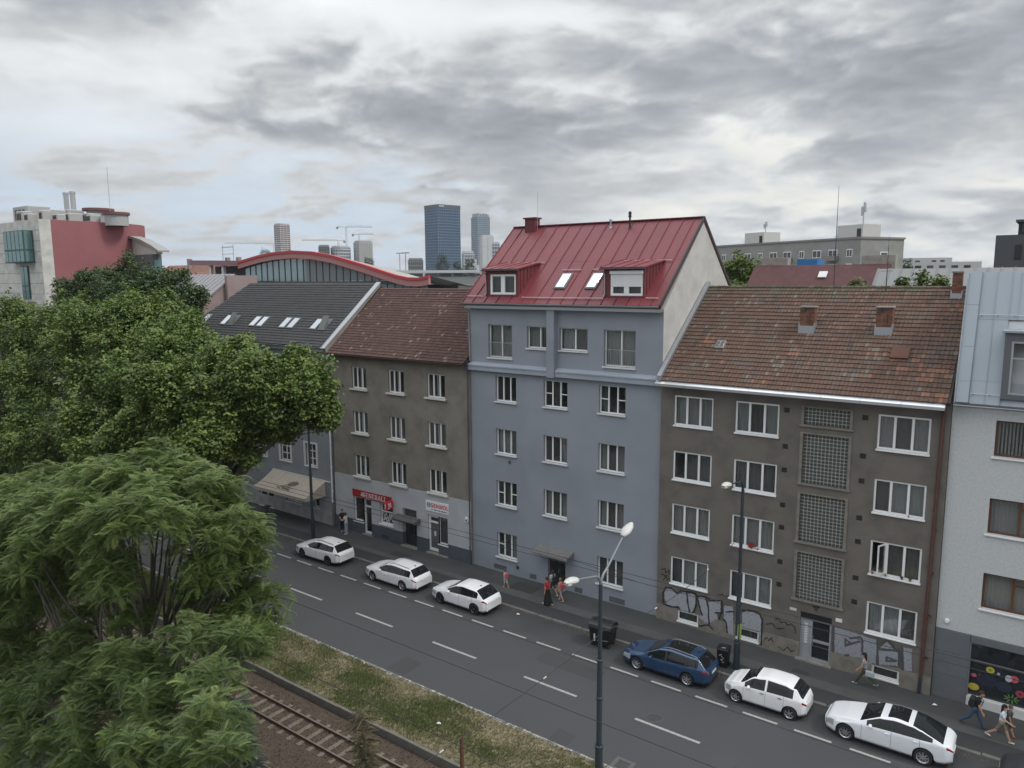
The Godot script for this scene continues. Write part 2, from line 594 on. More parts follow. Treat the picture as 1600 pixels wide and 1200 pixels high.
func road_marks() -> void:
	for k in 24:
		var x := -62.9 + 6.09 * k
		if x < 12.0:
			var b := Mb.new()
			b.span(x, x + 3.04, 0.004, 0.008, -28.27, -28.13)
			setting("road_marking", b.done(), mats["line"])
	for k in 31:
		var x := -62.5 + 2.262 * k
		var b := Mb.new()
		b.span(x, x + 1.54, 0.004, 0.0085, -31.56, -31.43)
		setting("road_marking", b.done(), mats["line"])
	# manhole and drain in the road
	var iron := metal("iron", Color(0.10, 0.10, 0.10), 0.6, 0.7)
	var t := thing("manhole_cover", "round iron manhole cover beside a white lane dash in the road", "manhole", Vector3(-13.5, 0, -28.75))
	var m := Mb.new()
	m.lathe(PackedVector2Array([Vector2(0, 0.012), Vector2(0.3, 0.012), Vector2(0.31, 0.004)]), Vector3.ZERO, Basis(), 24)
	for k in range(-3, 4):
		m.box(Vector3(k * 0.075, 0.014, 0), Vector3(0.03, 0.012, 0.5 - absf(k) * 0.07))
	local(t, "lid", m.done(), iron)
	m = Mb.new()
	m.lathe(PackedVector2Array([Vector2(0.32, 0.005), Vector2(0.33, 0.012), Vector2(0.40, 0.012), Vector2(0.41, 0.002)]), Vector3.ZERO, Basis(), 24)
	local(t, "ring", m.done(), mats["pave_mid"])
	t = thing("road_drain", "slotted iron drain grate beside the verge setts", "drain", Vector3(-13.1, 0, -25.0))
	m = Mb.new()
	for k in 9:
		m.box(Vector3(-0.22 + k * 0.055, 0.01, 0), Vector3(0.03, 0.02, 0.42))
	m.span(-0.26, 0.26, 0.0, 0.022, 0.21, 0.25)
	m.span(-0.26, 0.26, 0.0, 0.022, -0.25, -0.21)
	local(t, "grate", m.done(), iron)
	m = Mb.new()
	m.span(-0.42, 0.42, 0.001, 0.006, -0.4, 0.38)
	local(t, "surround", m.done(), mats["pave_pale"])

func tracks() -> void:
	# low wall between the verge and the sunken track bed
	var w := thing("track_wall", "low weathered concrete wall between dry grass verge and tram tracks", "wall", Vector3(-30, 0, -21))
	for i in 60:
		var x := -80.0 + i * 1.6
		var m := block(w, "wall_slab", x, x + 1.585, -0.5, 0.11 + rng.randf_range(-0.012, 0.012), -21.06, -20.91, mat("wall_concrete", Color(0.135, 0.128, 0.115), 0.92, grain("blotch", 0.006, 0.72, 1.08), 2.1))
		m.rotation.x = rng.randf_range(-0.012, 0.012)
	var steel := metal("rail_steel", Color(0.30, 0.24, 0.20), 0.35, 0.9)
	var side := mat("rail_rust", Color(0.075, 0.048, 0.036), 0.9)
	var wood := mat("sleeper", Color(0.150, 0.130, 0.105), 0.95, grain("streak", 0.012, 0.8, 1.06), 0.9)
	var n := 0
	for z in [-19.24, -16.05]:
		var t := thing("tram_track", ["metre-gauge tram track beside the low concrete wall", "metre-gauge tram track beside the spruce, away from the wall"][n], "track", Vector3(-30, -0.26, z), "tram tracks in the ballast bed")
		n += 1
		for s in [-0.525, 0.525]:
			var m := Mb.new()
			var zz: float = z + s
			m.span(-110, 40, -0.25, -0.115, zz - 0.012, zz + 0.012)
			m.span(-110, 40, -0.262, -0.235, zz - 0.06, zz + 0.06)
			var r := part(t, "rail", m.done(), side)
			m = Mb.new()
			m.span(-110, 40, -0.125, -0.095, zz - 0.033, zz + 0.033)
			part(r, "rail_head", m.done(), steel)
		for i in 96:
			var x := -62.0 + i * 0.68
			block(t, "sleeper", x, x + 0.22, -0.30, -0.238 + rng.randf_range(-0.008, 0.008), z - 0.9, z + 0.9, wood)
	# loose ballast
	var st := Mb.new()
	var p := []
	for k in 6:
		p.append([Vector3.RIGHT, Vector3.LEFT, Vector3.UP, Vector3.DOWN, Vector3.FORWARD, Vector3.BACK][k] * rng.randf_range(0.022, 0.036))
	for a in [0, 1]:
		for c in [2, 3]:
			for d in [4, 5]:
				st.out_tri(p[a], p[c], p[d], p[a] + p[c] + p[d])
	var at: Array[Transform3D] = []
	var cols := PackedColorArray()
	for i in 42000:
		at.append(Transform3D(Basis.from_euler(Vector3(rng.randf() * TAU, rng.randf() * TAU, 0)).scaled(Vector3.ONE * rng.randf_range(0.7, 1.6)), Vector3(rng.randf_range(-52, -8), -0.252, rng.randf_range(-20.84, -13.4))))
		cols.append(Color(0.086, 0.062, 0.045) * rng.randf_range(0.45, 1.5))
	var bm2 := mat("stones", Color.WHITE, 0.95)
	bm2.vertex_color_use_as_albedo = true
	var o := scatter(self, "ballast_gravel", st.done(), bm2, at, cols)
	tag(o, "rusty brown crushed stone ballast between the tram rails", "gravel")
	# rusty post on the wall
	var post := thing("steel_post", "rusty brown steel post standing up beside the track wall", "post", Vector3(-17.95, -0.3, -20.75))
	var m3 := Mb.new()
	m3.tube(PackedVector3Array([Vector3(0, 0, 0), Vector3(0, 1.86, 0)]), PackedFloat32Array([0.085, 0.085]), 14, false)
	local(post, "shaft", m3.done(), mats["rust"])
	m3 = Mb.new()
	m3.lathe(PackedVector2Array([Vector2(0.085, 1.80), Vector2(0.093, 1.80), Vector2(0.093, 1.87), Vector2(0.07, 1.87), Vector2(0.07, 1.7), Vector2(0, 1.7)]), Vector3.ZERO, Basis(), 14)
	local(post, "collar", m3.done(), mats["rust"])

# ---------------------------------------------------------------- grass
func verge() -> void:
	var blade := Mb.new()
	blade.has_color = true
	for k in 9:
		var a := rng.randf() * TAU
		var r := rng.randf_range(0.0, 0.05)
		var o := Vector3(cos(a) * r, 0, sin(a) * r)
		var d := Vector3(cos(a + 1.0), 0, sin(a + 1.0))
		var s := d.cross(Vector3.UP) * 0.006
		var h := rng.randf_range(0.05, 0.12)
		var b := Vector3(cos(a), 0, sin(a)) * rng.randf_range(0.02, 0.08)
		blade.tint = Color(1, 1, 1) * rng.randf_range(0.8, 1.15)
		blade.quad(o - s, o - s * 0.8 + b * 0.4 + Vector3.UP * h * 0.65, o + s * 0.8 + b * 0.4 + Vector3.UP * h * 0.65, o + s)
		blade.tri(o - s * 0.8 + b * 0.4 + Vector3.UP * h * 0.65, o + b + Vector3.UP * h, o + s * 0.8 + b * 0.4 + Vector3.UP * h * 0.65)
	var f := FastNoiseLite.new()
	f.seed = 5
	f.frequency = 0.22
	f.fractal_octaves = 4
	var at: Array[Transform3D] = []
	var cols := PackedColorArray()
	for i in 60000:
		var x := rng.randf_range(-58, -8)
		var z := rng.randf_range(-24.42, -21.06)
		# greener along the middle and towards the trees, straw-coloured near the edges and further along the street
		var g := f.get_noise_2d(x, z * 1.6) * 1.5 + 0.16 - clampf((x + 30.0) / 34.0, -0.35, 0.45) - 0.45 * smoothstep(0.9, 1.7, absf(z + 22.75))
		if rng.randf() > 0.62 + g:
			if rng.randf() < 0.35:
				continue
		var t := smoothstep(-0.75, 0.7, g + rng.randf_range(-0.45, 0.45))
		var c := Color(0.270, 0.240, 0.130).lerp(Color(0.120, 0.155, 0.045), t) * rng.randf_range(0.7, 1.2)
		at.append(Transform3D(Basis(Vector3.UP, rng.randf() * TAU).scaled(Vector3(1.2, rng.randf_range(0.5, 1.1) * (0.6 + 0.7 * t), 1.2)), Vector3(x, 0.05, z)))
		cols.append(c)
	var gm := mat("grass_blade", Color.WHITE, 0.9)
	gm.vertex_color_use_as_albedo = true
	var o := scatter(self, "grass", blade.done(), gm, at, cols)
	tag(o, "patchy green and straw-dry grass on the verge between road and track wall", "grass")

# ---------------------------------------------------------------- house tools
# the street face of a wall, with real openings (x0, x1, y0, y1) and reveals of the given depth
func wall_face(b: Mb, x0: float, x1: float, y0: float, y1: float, z: float, holes: Array, depth: float) -> void:
	var xs := [x0, x1]
	var ys := [y0, y1]
	for h in holes:
		for k in 2:
			if h[k] > x0 and h[k] < x1 and not xs.has(h[k]): xs.append(h[k])
			if h[k + 2] > y0 and h[k + 2] < y1 and not ys.has(h[k + 2]): ys.append(h[k + 2])
	xs.sort()
	ys.sort()
	for i in xs.size() - 1:
		for j in ys.size() - 1:
			var cx: float = (xs[i] + xs[i + 1]) / 2
			var cy: float = (ys[j] + ys[j + 1]) / 2
			var open := false
			for h in holes:
				if cx > h[0] and cx < h[1] and cy > h[2] and cy < h[3]:
					open = true
			if not open:
				b.quad(Vector3(xs[i], ys[j], z), Vector3(xs[i], ys[j + 1], z), Vector3(xs[i + 1], ys[j + 1], z), Vector3(xs[i + 1], ys[j], z))
	for h in holes:
		var a0: float = maxf(h[2], y0)
		var a1: float = minf(h[3], y1)
		if a1 <= a0 or h[1] <= x0 or h[0] >= x1:
			continue
		var d := Vector3(0, 0, -depth)
		var p := Vector3(h[0], a0, z)
		var q := Vector3(h[0], a1, z)
		var r := Vector3(h[1], a1, z)
		var s := Vector3(h[1], a0, z)
		b.quad(p + d, q + d, q, p)
		b.quad(s, r, r + d, s + d)
		if h[3] <= y1: b.quad(q, q + d, r + d, r)
		if h[2] >= y0: b.quad(p + d, p, s, s + d)

# the sides, back and top that close a house behind its front; profile runs z, y from front foot round to back foot
func shell(b: Mb, x0: float, x1: float, profile: Array, front := false) -> void:
	for i in profile.size() - 1:
		if i == 0 and not front:
			continue
		var p: Vector2 = profile[i]
		var q: Vector2 = profile[i + 1]
		b.out_tri(Vector3(x0, p.y, p.x), Vector3(x1, p.y, p.x), Vector3(x1, q.y, q.x), Vector3(0, p.x - q.x, q.y - p.y) if i < 3 else Vector3(0, 0, -1))
		b.out_tri(Vector3(x0, p.y, p.x), Vector3(x1, q.y, q.x), Vector3(x0, q.y, q.x), Vector3(0, p.x - q.x, q.y - p.y) if i < 3 else Vector3(0, 0, -1))
	for s in [[x0, -1.0], [x1, 1.0]]:
		var poly := PackedVector2Array(profile)
		var idx := Geometry2D.triangulate_polygon(poly)
		for i in range(0, idx.size(), 3):
			b.out_tri(Vector3(s[0], poly[idx[i]].y, poly[idx[i]].x), Vector3(s[0], poly[idx[i + 1]].y, poly[idx[i + 1]].x), Vector3(s[0], poly[idx[i + 2]].y, poly[idx[i + 2]].x), Vector3(s[1], 0, 0))

# A window in an opening. o: inset, bar, frame, lites (shares of the width), transoms, curtain (one letter for each lite), sill (how far it stands out), room
func window(h: Node3D, x0: float, x1: float, y0: float, y1: float, z: float, o: Dictionary) -> MeshInstance3D:
	var inset: float = o.get("inset", 0.14)
	var w: float = o.get("bar", 0.065)
	var zf := z - inset
	var fm: Material = o.get("frame", mats["white_frame"])
	var m := Mb.new()
	var d := 0.06
	m.span(x0, x1, y0, y0 + w, zf - d, zf)
	m.span(x0, x1, y1 - w, y1, zf - d, zf)
	m.span(x0, x0 + w, y0 + w, y1 - w, zf - d, zf)
	m.span(x1 - w, x1, y0 + w, y1 - w, zf - d, zf)
	var lites: Array = o.get("lites", [0.33, 0.67])
	var cuts := [x0 + w * 0.5]
	for f in lites:
		var x := lerpf(x0, x1, f)
		m.span(x - w * 0.62, x + w * 0.62, y0 + w, y1 - w, zf - d, zf + 0.008)
		cuts.append(x)
	cuts.append(x1 - w * 0.5)
	for f in o.get("transoms", []):
		# share of the height, from and to which lite
		var y := lerpf(y0, y1, f[0])
		m.span(cuts[f[1]] + w * 0.5, cuts[f[2]] - w * 0.5, y - w * 0.4, y + w * 0.4, zf - d, zf + 0.004)
	var win := part(h, "window", m.done(), fm)
	var curtains: String = o.get("curtain", "sss")
	for i in cuts.size() - 1:
		var a: float = cuts[i] + 0.02
		var b: float = cuts[i + 1] - 0.02
		var how := curtains[i % curtains.length()]
		if how == "o":
			# a casement standing open inwards
			var t := Transform3D(Basis(Vector3.UP, 1.15), Vector3(b - 0.02, (y0 + y1) / 2, zf - 0.07)) * Transform3D(Basis(), Vector3(-(b - a) / 2, 0, 0))
			var sash := Mb.new()
			var hw := (b - a) / 2 - 0.02
			var hh := (y1 - y0) / 2 - w
			sash.span(-hw, hw, hh - 0.06, hh, -0.025, 0.025)
			sash.span(-hw, hw, -hh, -hh + 0.06, -0.025, 0.025)
			sash.span(-hw, -hw + 0.06, -hh + 0.06, hh - 0.06, -0.025, 0.025)
			sash.span(hw - 0.06, hw, -hh + 0.06, hh - 0.06, -0.025, 0.025)
			part(win, "open_sash", sash.done(), fm, t)
			part(win, "pane", bm(Vector3(snappedf(hw * 2 - 0.1, 0.01), snappedf(hh * 2 - 0.1, 0.01), 0.008)), mats["pane"], t)
		else:
			block(win, "pane", a, b, y0 + w * 0.6, y1 - w * 0.6, zf - 0.036, zf - 0.028, mats["pane"])
		if how == "s" or how == "g" or how == "h":
			var c := Mb.new()
			var yb := y0 if how != "h" else lerpf(y0, y1, 0.45)
			var steps := maxi(6, int((b - a) / 0.045))
			var ph := rng.randf() * 6.0
			for k in steps:
				var u0 := lerpf(a - 0.02, b + 0.02, float(k) / steps)
				var u1 := lerpf(a - 0.02, b + 0.02, float(k + 1) / steps)
				var w0 := zf - 0.2 + sin(k * 1.9 + ph) * 0.022
				var w1 := zf - 0.2 + sin((k + 1) * 1.9 + ph) * 0.022
				c.quad(Vector3(u0, yb, w0), Vector3(u0, y1, w0), Vector3(u1, y1, w1), Vector3(u1, yb, w1))
			part(win, "curtain", c.done(), mats["cloth"] if how != "g" else mats["cloth_grey"])
		elif how == "v":
			var c := Mb.new()
			var steps := maxi(3, int((b - a) / 0.13))
			for k in steps:
				var u := lerpf(a, b, (k + 0.5) / steps)
				c.box(Vector3(u, (y0 + y1) / 2, zf - 0.18), Vector3(0.075, y1 - y0 - 0.1, 0.004), Basis(Vector3.UP, 0.5))
			part(win, "vertical_blind", c.done(), mats["cloth"])
		elif how == "l":
			var c := Mb.new()
			for k in int((y1 - y0) / 0.06):
				c.box(Vector3((a + b) / 2, y0 + 0.06 * (k + 0.5), zf - 0.12), Vector3(b - a, 0.05, 0.004), Basis(Vector3.RIGHT, -0.9))
			part(win, "slat_blind", c.done(), mats["cloth_grey"])
	var r := Mb.new()
	var k0 := Vector3(x0, y0, zf - 0.06)
	var k1 := Vector3(x1, y1, zf - o.get("room", 3.0))
	r.quad(Vector3(k0.x, k0.y, k1.z), Vector3(k0.x, k1.y, k1.z), Vector3(k1.x, k1.y, k1.z), Vector3(k1.x, k0.y, k1.z))
	r.quad(Vector3(k0.x, k0.y, k0.z), Vector3(k0.x, k1.y, k0.z), Vector3(k0.x, k1.y, k1.z), Vector3(k0.x, k0.y, k1.z))
	r.quad(Vector3(k1.x, k0.y, k1.z), Vector3(k1.x, k1.y, k1.z), Vector3(k1.x, k1.y, k0.z), Vector3(k1.x, k0.y, k0.z))
	r.quad(Vector3(k0.x, k0.y, k0.z), Vector3(k0.x, k0.y, k1.z), Vector3(k1.x, k0.y, k1.z), Vector3(k1.x, k0.y, k0.z))
	r.quad(Vector3(k0.x, k1.y, k1.z), Vector3(k0.x, k1.y, k0.z), Vector3(k1.x, k1.y, k0.z), Vector3(k1.x, k1.y, k1.z))
	part(win, "room_recess", r.done(), mats["room"])
	var out: float = o.get("sill", 0.1)
	if out > 0.0:
		var s := Mb.new()
		var over: float = o.get("over", 0.06)
		var sh: float = o.get("sill_h", 0.07)
		s.prism(PackedVector2Array([Vector2(inset, 0.0), Vector2(-out, -0.03), Vector2(-out, -0.03 - sh), Vector2(-out + 0.03, -0.03 - sh), Vector2(0.0, -0.045), Vector2(inset, -0.045)]), Vector3(x0 - over, y0 + 0.005, z), Vector3(0, 0, -1), Vector3.UP, Vector3(x1 - x0 + over * 2, 0, 0))
		part(win, "sill", s.done(), o.get("sill_mat", mats["white_sill"]))
	return win

# roof tiles laid in overlapping rows from the eave e (y, z) to the ridge r (y, z)
func tiles(to: Node3D, x0: float, x1: float, e: Vector2, r: Vector2, row: float, col: float, m: Material, shade: Callable, hip := 0.0) -> void:
	var t := Mb.new()
	var l := row * 1.25
	var w := col * 0.985
	var lip := 0.05
	var prof := [Vector2(-w / 2, 0.012), Vector2(-w * 0.22, 0.0), Vector2(w * 0.18, 0.004), Vector2(w / 2, 0.026)]
	for i in 3:
		var a: Vector2 = prof[i]
		var b: Vector2 = prof[i + 1]
		t.quad(Vector3(a.x, a.y + lip, l), Vector3(a.x, a.y, 0), Vector3(b.x, b.y, 0), Vector3(b.x, b.y + lip, l))
		t.quad(Vector3(a.x, a.y, l), Vector3(a.x, a.y + lip, l), Vector3(b.x, b.y + lip, l), Vector3(b.x, b.y, l))
	var up := Vector3(0, r.x - e.x, r.y - e.y)
	var len := up.length()
	up /= len
	var nrm := Vector3.RIGHT.cross(up).normalized()
	if nrm.y < 0: nrm = -nrm
	var rows := int(len / row)
	var cols := int((x1 - x0) / col)
	var at: Array[Transform3D] = []
	var cl := PackedColorArray()
	for i in rows:
		var s := (i + 1) * len / rows
		for k in cols:
			var x := x0 + (k + 0.5) * (x1 - x0) / cols
			if hip > 0.0 and x < x0 + hip * s / len:
				continue
			var p := Vector3(x, e.x, e.y) + up * (s + rng.randf_range(-0.006, 0.006)) + nrm * (0.012 + rng.randf_range(0.0, 0.005))
			var b := Basis(Vector3.RIGHT, nrm, -up) * Basis.from_euler(Vector3(rng.randf_range(-0.012, 0.012), rng.randf_range(-0.015, 0.015), 0))
			at.append(Transform3D(b, p))
			cl.append(shade.call(x, s / len))
	var o := scatter(to, "roof_tiles", t.done(), m, at, cl)
	o.global_transform = Transform3D.IDENTITY

# a thick pitched roof deck: profile of (z, y) points, pushed along x
func deck(h: Node3D, x0: float, x1: float, pts: Array, thick: float, m: Material) -> MeshInstance3D:
	var b := Mb.new()
	for i in pts.size() - 1:
		var p: Vector2 = pts[i]
		var q: Vector2 = pts[i + 1]
		var n := Vector2(-(q.y - p.y), q.x - p.x).normalized() * thick
		if n.y > 0: n = -n
		b.prism(PackedVector2Array([p, q, q + n, p + n]), Vector3(x0, 0, 0), Vector3(0, 0, 1), Vector3.UP, Vector3(x1 - x0, 0, 0))
	return part(h, "roof", b.done(), m)

# a brick chimney: flashing, brick courses with sunk joints, open louvre below the cap
func chimney(h: Node3D, at: Vector3, sx: float, sz: float, height: float, louvre: bool) -> void:
	var core := mat("mortar", Color(0.20, 0.17, 0.15), 0.95)
	var ch := block(h, "chimney", at.x - sx / 2 + 0.012, at.x + sx / 2 - 0.012, at.y - 0.9, at.y + height * (0.72 if louvre else 0.93), at.z - sz / 2 + 0.012, at.z + sz / 2 - 0.012, core)
	var b := Mb.new()
	b.has_color = true
	var y := at.y - 0.1
	var i := 0
	while y < at.y + height * 0.93:
		var in_louvre := louvre and y > at.y + height * 0.72
		for s in [0, 1, 2, 3]:
			var length := sx if s < 2 else sz
			var n := int(round(length / 0.25))
			for k in n:
				if in_louvre and k > 0 and k < n - 1:
					continue
				var off := 0.0 if i % 2 == 0 else 0.06
				var u := -length / 2 + (k + 0.5) * length / n
				var g := rng.randf_range(0.65, 1.25)
				b.tint = Color(0.20, 0.085, 0.055) * g
				if rng.randf() < 0.18: b.tint = Color(0.10, 0.075, 0.065)
				var c := Vector3(u + (off if absf(u) < length / 2 - 0.2 else 0.0), y + 0.034, (sz / 2 - 0.05) * (1 if s == 0 else -1)) if s < 2 else Vector3((sx / 2 - 0.05) * (1 if s == 2 else -1), y + 0.034, u)
				var size := Vector3(length / n - 0.012, 0.062, 0.11) if s < 2 else Vector3(0.11, 0.062, length / n - 0.012)
				b.box(Vector3(at.x, 0, at.z) + c, size)
		y += 0.074
		i += 1
	var bm3 := mat("brick", Color.WHITE, 0.92, grain("blotch", 0.006, 0.72, 1.08), 1.0)
	bm3.vertex_color_use_as_albedo = true
	var br := part(ch, "bricks", b.done(), bm3)
	br.set_meta("kind", "stuff")
	if louvre:
		block(ch, "flue_core", at.x - sx / 2 + 0.16, at.x + sx / 2 - 0.16, at.y + height * 0.7, at.y + height * 0.95, at.z - sz / 2 + 0.14, at.z + sz / 2 - 0.14, core)
	block(ch, "cap_slab", at.x - sx / 2 - 0.05, at.x + sx / 2 + 0.05, at.y + height * 0.93, at.y + height, at.z - sz / 2 - 0.05, at.z + sz / 2 + 0.05, mats["concrete"])
	var f := Mb.new()
	f.span(at.x - sx / 2 - 0.04, at.x + sx / 2 + 0.04, at.y - 0.35, at.y + 0.16, at.z + sz / 2 - 0.02, at.z + sz / 2 + 0.09)
	f.span(at.x - sx / 2 - 0.05, at.x - sx / 2 + 0.005, at.y - 0.35, at.y + 0.3, at.z - sz / 2, at.z + sz / 2)
	f.span(at.x + sx / 2 - 0.005, at.x + sx / 2 + 0.05, at.y - 0.35, at.y + 0.3, at.z - sz / 2, at.z + sz / 2)
	part(ch, "flashing", f.done(), mats["zinc"])

# a pipe with brackets down a wall
func downpipe(h: Node3D, pts: Array, r: float, m: Material) -> void:
	var b := Mb.new()
	var rr := PackedFloat32Array()
	for p in pts: rr.append(r)
	b.tube(PackedVector3Array(pts), rr, 10)
	for i in pts.size() - 1:
		var a: Vector3 = pts[i]
		var c: Vector3 = pts[i + 1]
		if absf(a.y - c.y) > 2.0:
			for k in int(absf(a.y - c.y) / 1.9):
				var y := lerpf(a.y, c.y, (k + 0.5) / int(absf(a.y - c.y) / 1.9))
				b.lathe(PackedVector2Array([Vector2(r, y - 0.04), Vector2(r + 0.014, y - 0.04), Vector2(r + 0.014, y + 0.04), Vector2(r, y + 0.04)]), Vector3(a.x, 0, a.z), Basis(), 10)
	part(h, "downpipe", b.done(), m)

func gutter(h: Node3D, x0: float, x1: float, y: float, z: float, r: float, m: Material) -> void:
	var b := Mb.new()
	var prof := []
	for k in 9:
		var a := PI + PI * k / 8
		prof.append(Vector2(cos(a) * r, sin(a) * r))
	for k in 8:
		var p: Vector2 = prof[k]
		var q: Vector2 = prof[k + 1]
		b.quad(Vector3(x0, y + p.y, z + p.x), Vector3(x1, y + p.y, z + p.x), Vector3(x1, y + q.y, z + q.x), Vector3(x0, y + q.y, z + q.x))
		b.quad(Vector3(x0, y + q.y * 0.93, z + q.x * 0.93), Vector3(x1, y + q.y * 0.93, z + q.x * 0.93), Vector3(x1, y + p.y * 0.93, z + p.x * 0.93), Vector3(x0, y + p.y * 0.93, z + p.x * 0.93))
	b.tube(PackedVector3Array([Vector3(x0, y, z + r), Vector3(x1, y, z + r)]), PackedFloat32Array([0.014, 0.014]), 6)
	part(h, "gutter", b.done(), m)

# lettering that stands a few millimetres proud of what it is on
func words(to: Node3D, called: String, text: String, at: Vector3, height: float, m: Material, serif := false, bold := false, turn := Basis(), stretch := 1.0) -> void:
	var f := SystemFont.new()
	f.font_names = PackedStringArray(["Droid Serif" if serif else "Droid Sans"])
	f.font_weight = 700 if bold else 400
	var t := TextMesh.new()
	t.text = text
	t.font = f
	t.font_size = 64
	t.pixel_size = height / 47.0
	t.depth = 0.008
	part(to, called, t, m, Transform3D(turn.scaled_local(Vector3(stretch, 1, 1)), at))

# print: filled shapes and thick strokes in wall metres, drawn on a clear sheet; corner is the lower left of the sheet
func sprayed(to: Node3D, called: String, x0: float, y0: float, x1: float, y1: float, z: float, fills: Array, strokes: Array, fill: Color, line: Color, width: float) -> void:
	var res := 64.0
	var w := int((x1 - x0) * res)
	var h := int((y1 - y0) * res)
	var im := Image.create(w, h, false, Image.FORMAT_RGBA8)
	var f := FastNoiseLite.new()
	f.seed = 3
	f.frequency = 0.06
	f.fractal_octaves = 4
	im.fill(Color(line.r, line.g, line.b, 0))
	for y in h:
		for x in w:
			var p := Vector2(x0 + (x + 0.5) / res, y1 - (y + 0.5) / res)
			var q := p + Vector2(f.get_noise_2d(x, y), f.get_noise_2d(x + 99, y)) * 0.03
			var n := f.get_noise_2d(x * 2, y * 2)
			for g in fills:
				if Geometry2D.is_point_in_polygon(q, g) and n > -0.55:
					im.set_pixel(x, y, Color(fill.r + n * 0.05, fill.g + n * 0.05, fill.b + n * 0.05, 1))
			var near := 9.0
			for s in strokes:
				for i in s.size() - 1:
					near = minf(near, q.distance_to(Geometry2D.get_closest_point_to_segment(q, s[i], s[i + 1])))
			if near < width * (1.0 + n * 0.5):
				im.set_pixel(x, y, Color(line.r + n * 0.05, line.g + n * 0.05, line.b + n * 0.05, 1))
	var m := StandardMaterial3D.new()
	m.albedo_texture = ImageTexture.create_from_image(im)
	m.transparency = BaseMaterial3D.TRANSPARENCY_ALPHA_SCISSOR
	m.alpha_scissor_threshold = 0.5
	m.roughness = 0.8
	m.texture_repeat = false
	var b := Mb.new()
	b.quad_uv(Vector3(x0, y0, z), Vector3(x0, y1, z), Vector3(x1, y1, z), Vector3(x1, y0, z), Vector2(0, 1), Vector2(0, 0), Vector2(1, 0), Vector2(1, 1))
	part(to, called, b.done(), m)

# ---------------------------------------------------------------- the brown house with the tiled roof
func V(x: float, y: float) -> Vector2:
	return Vector2(x, y)

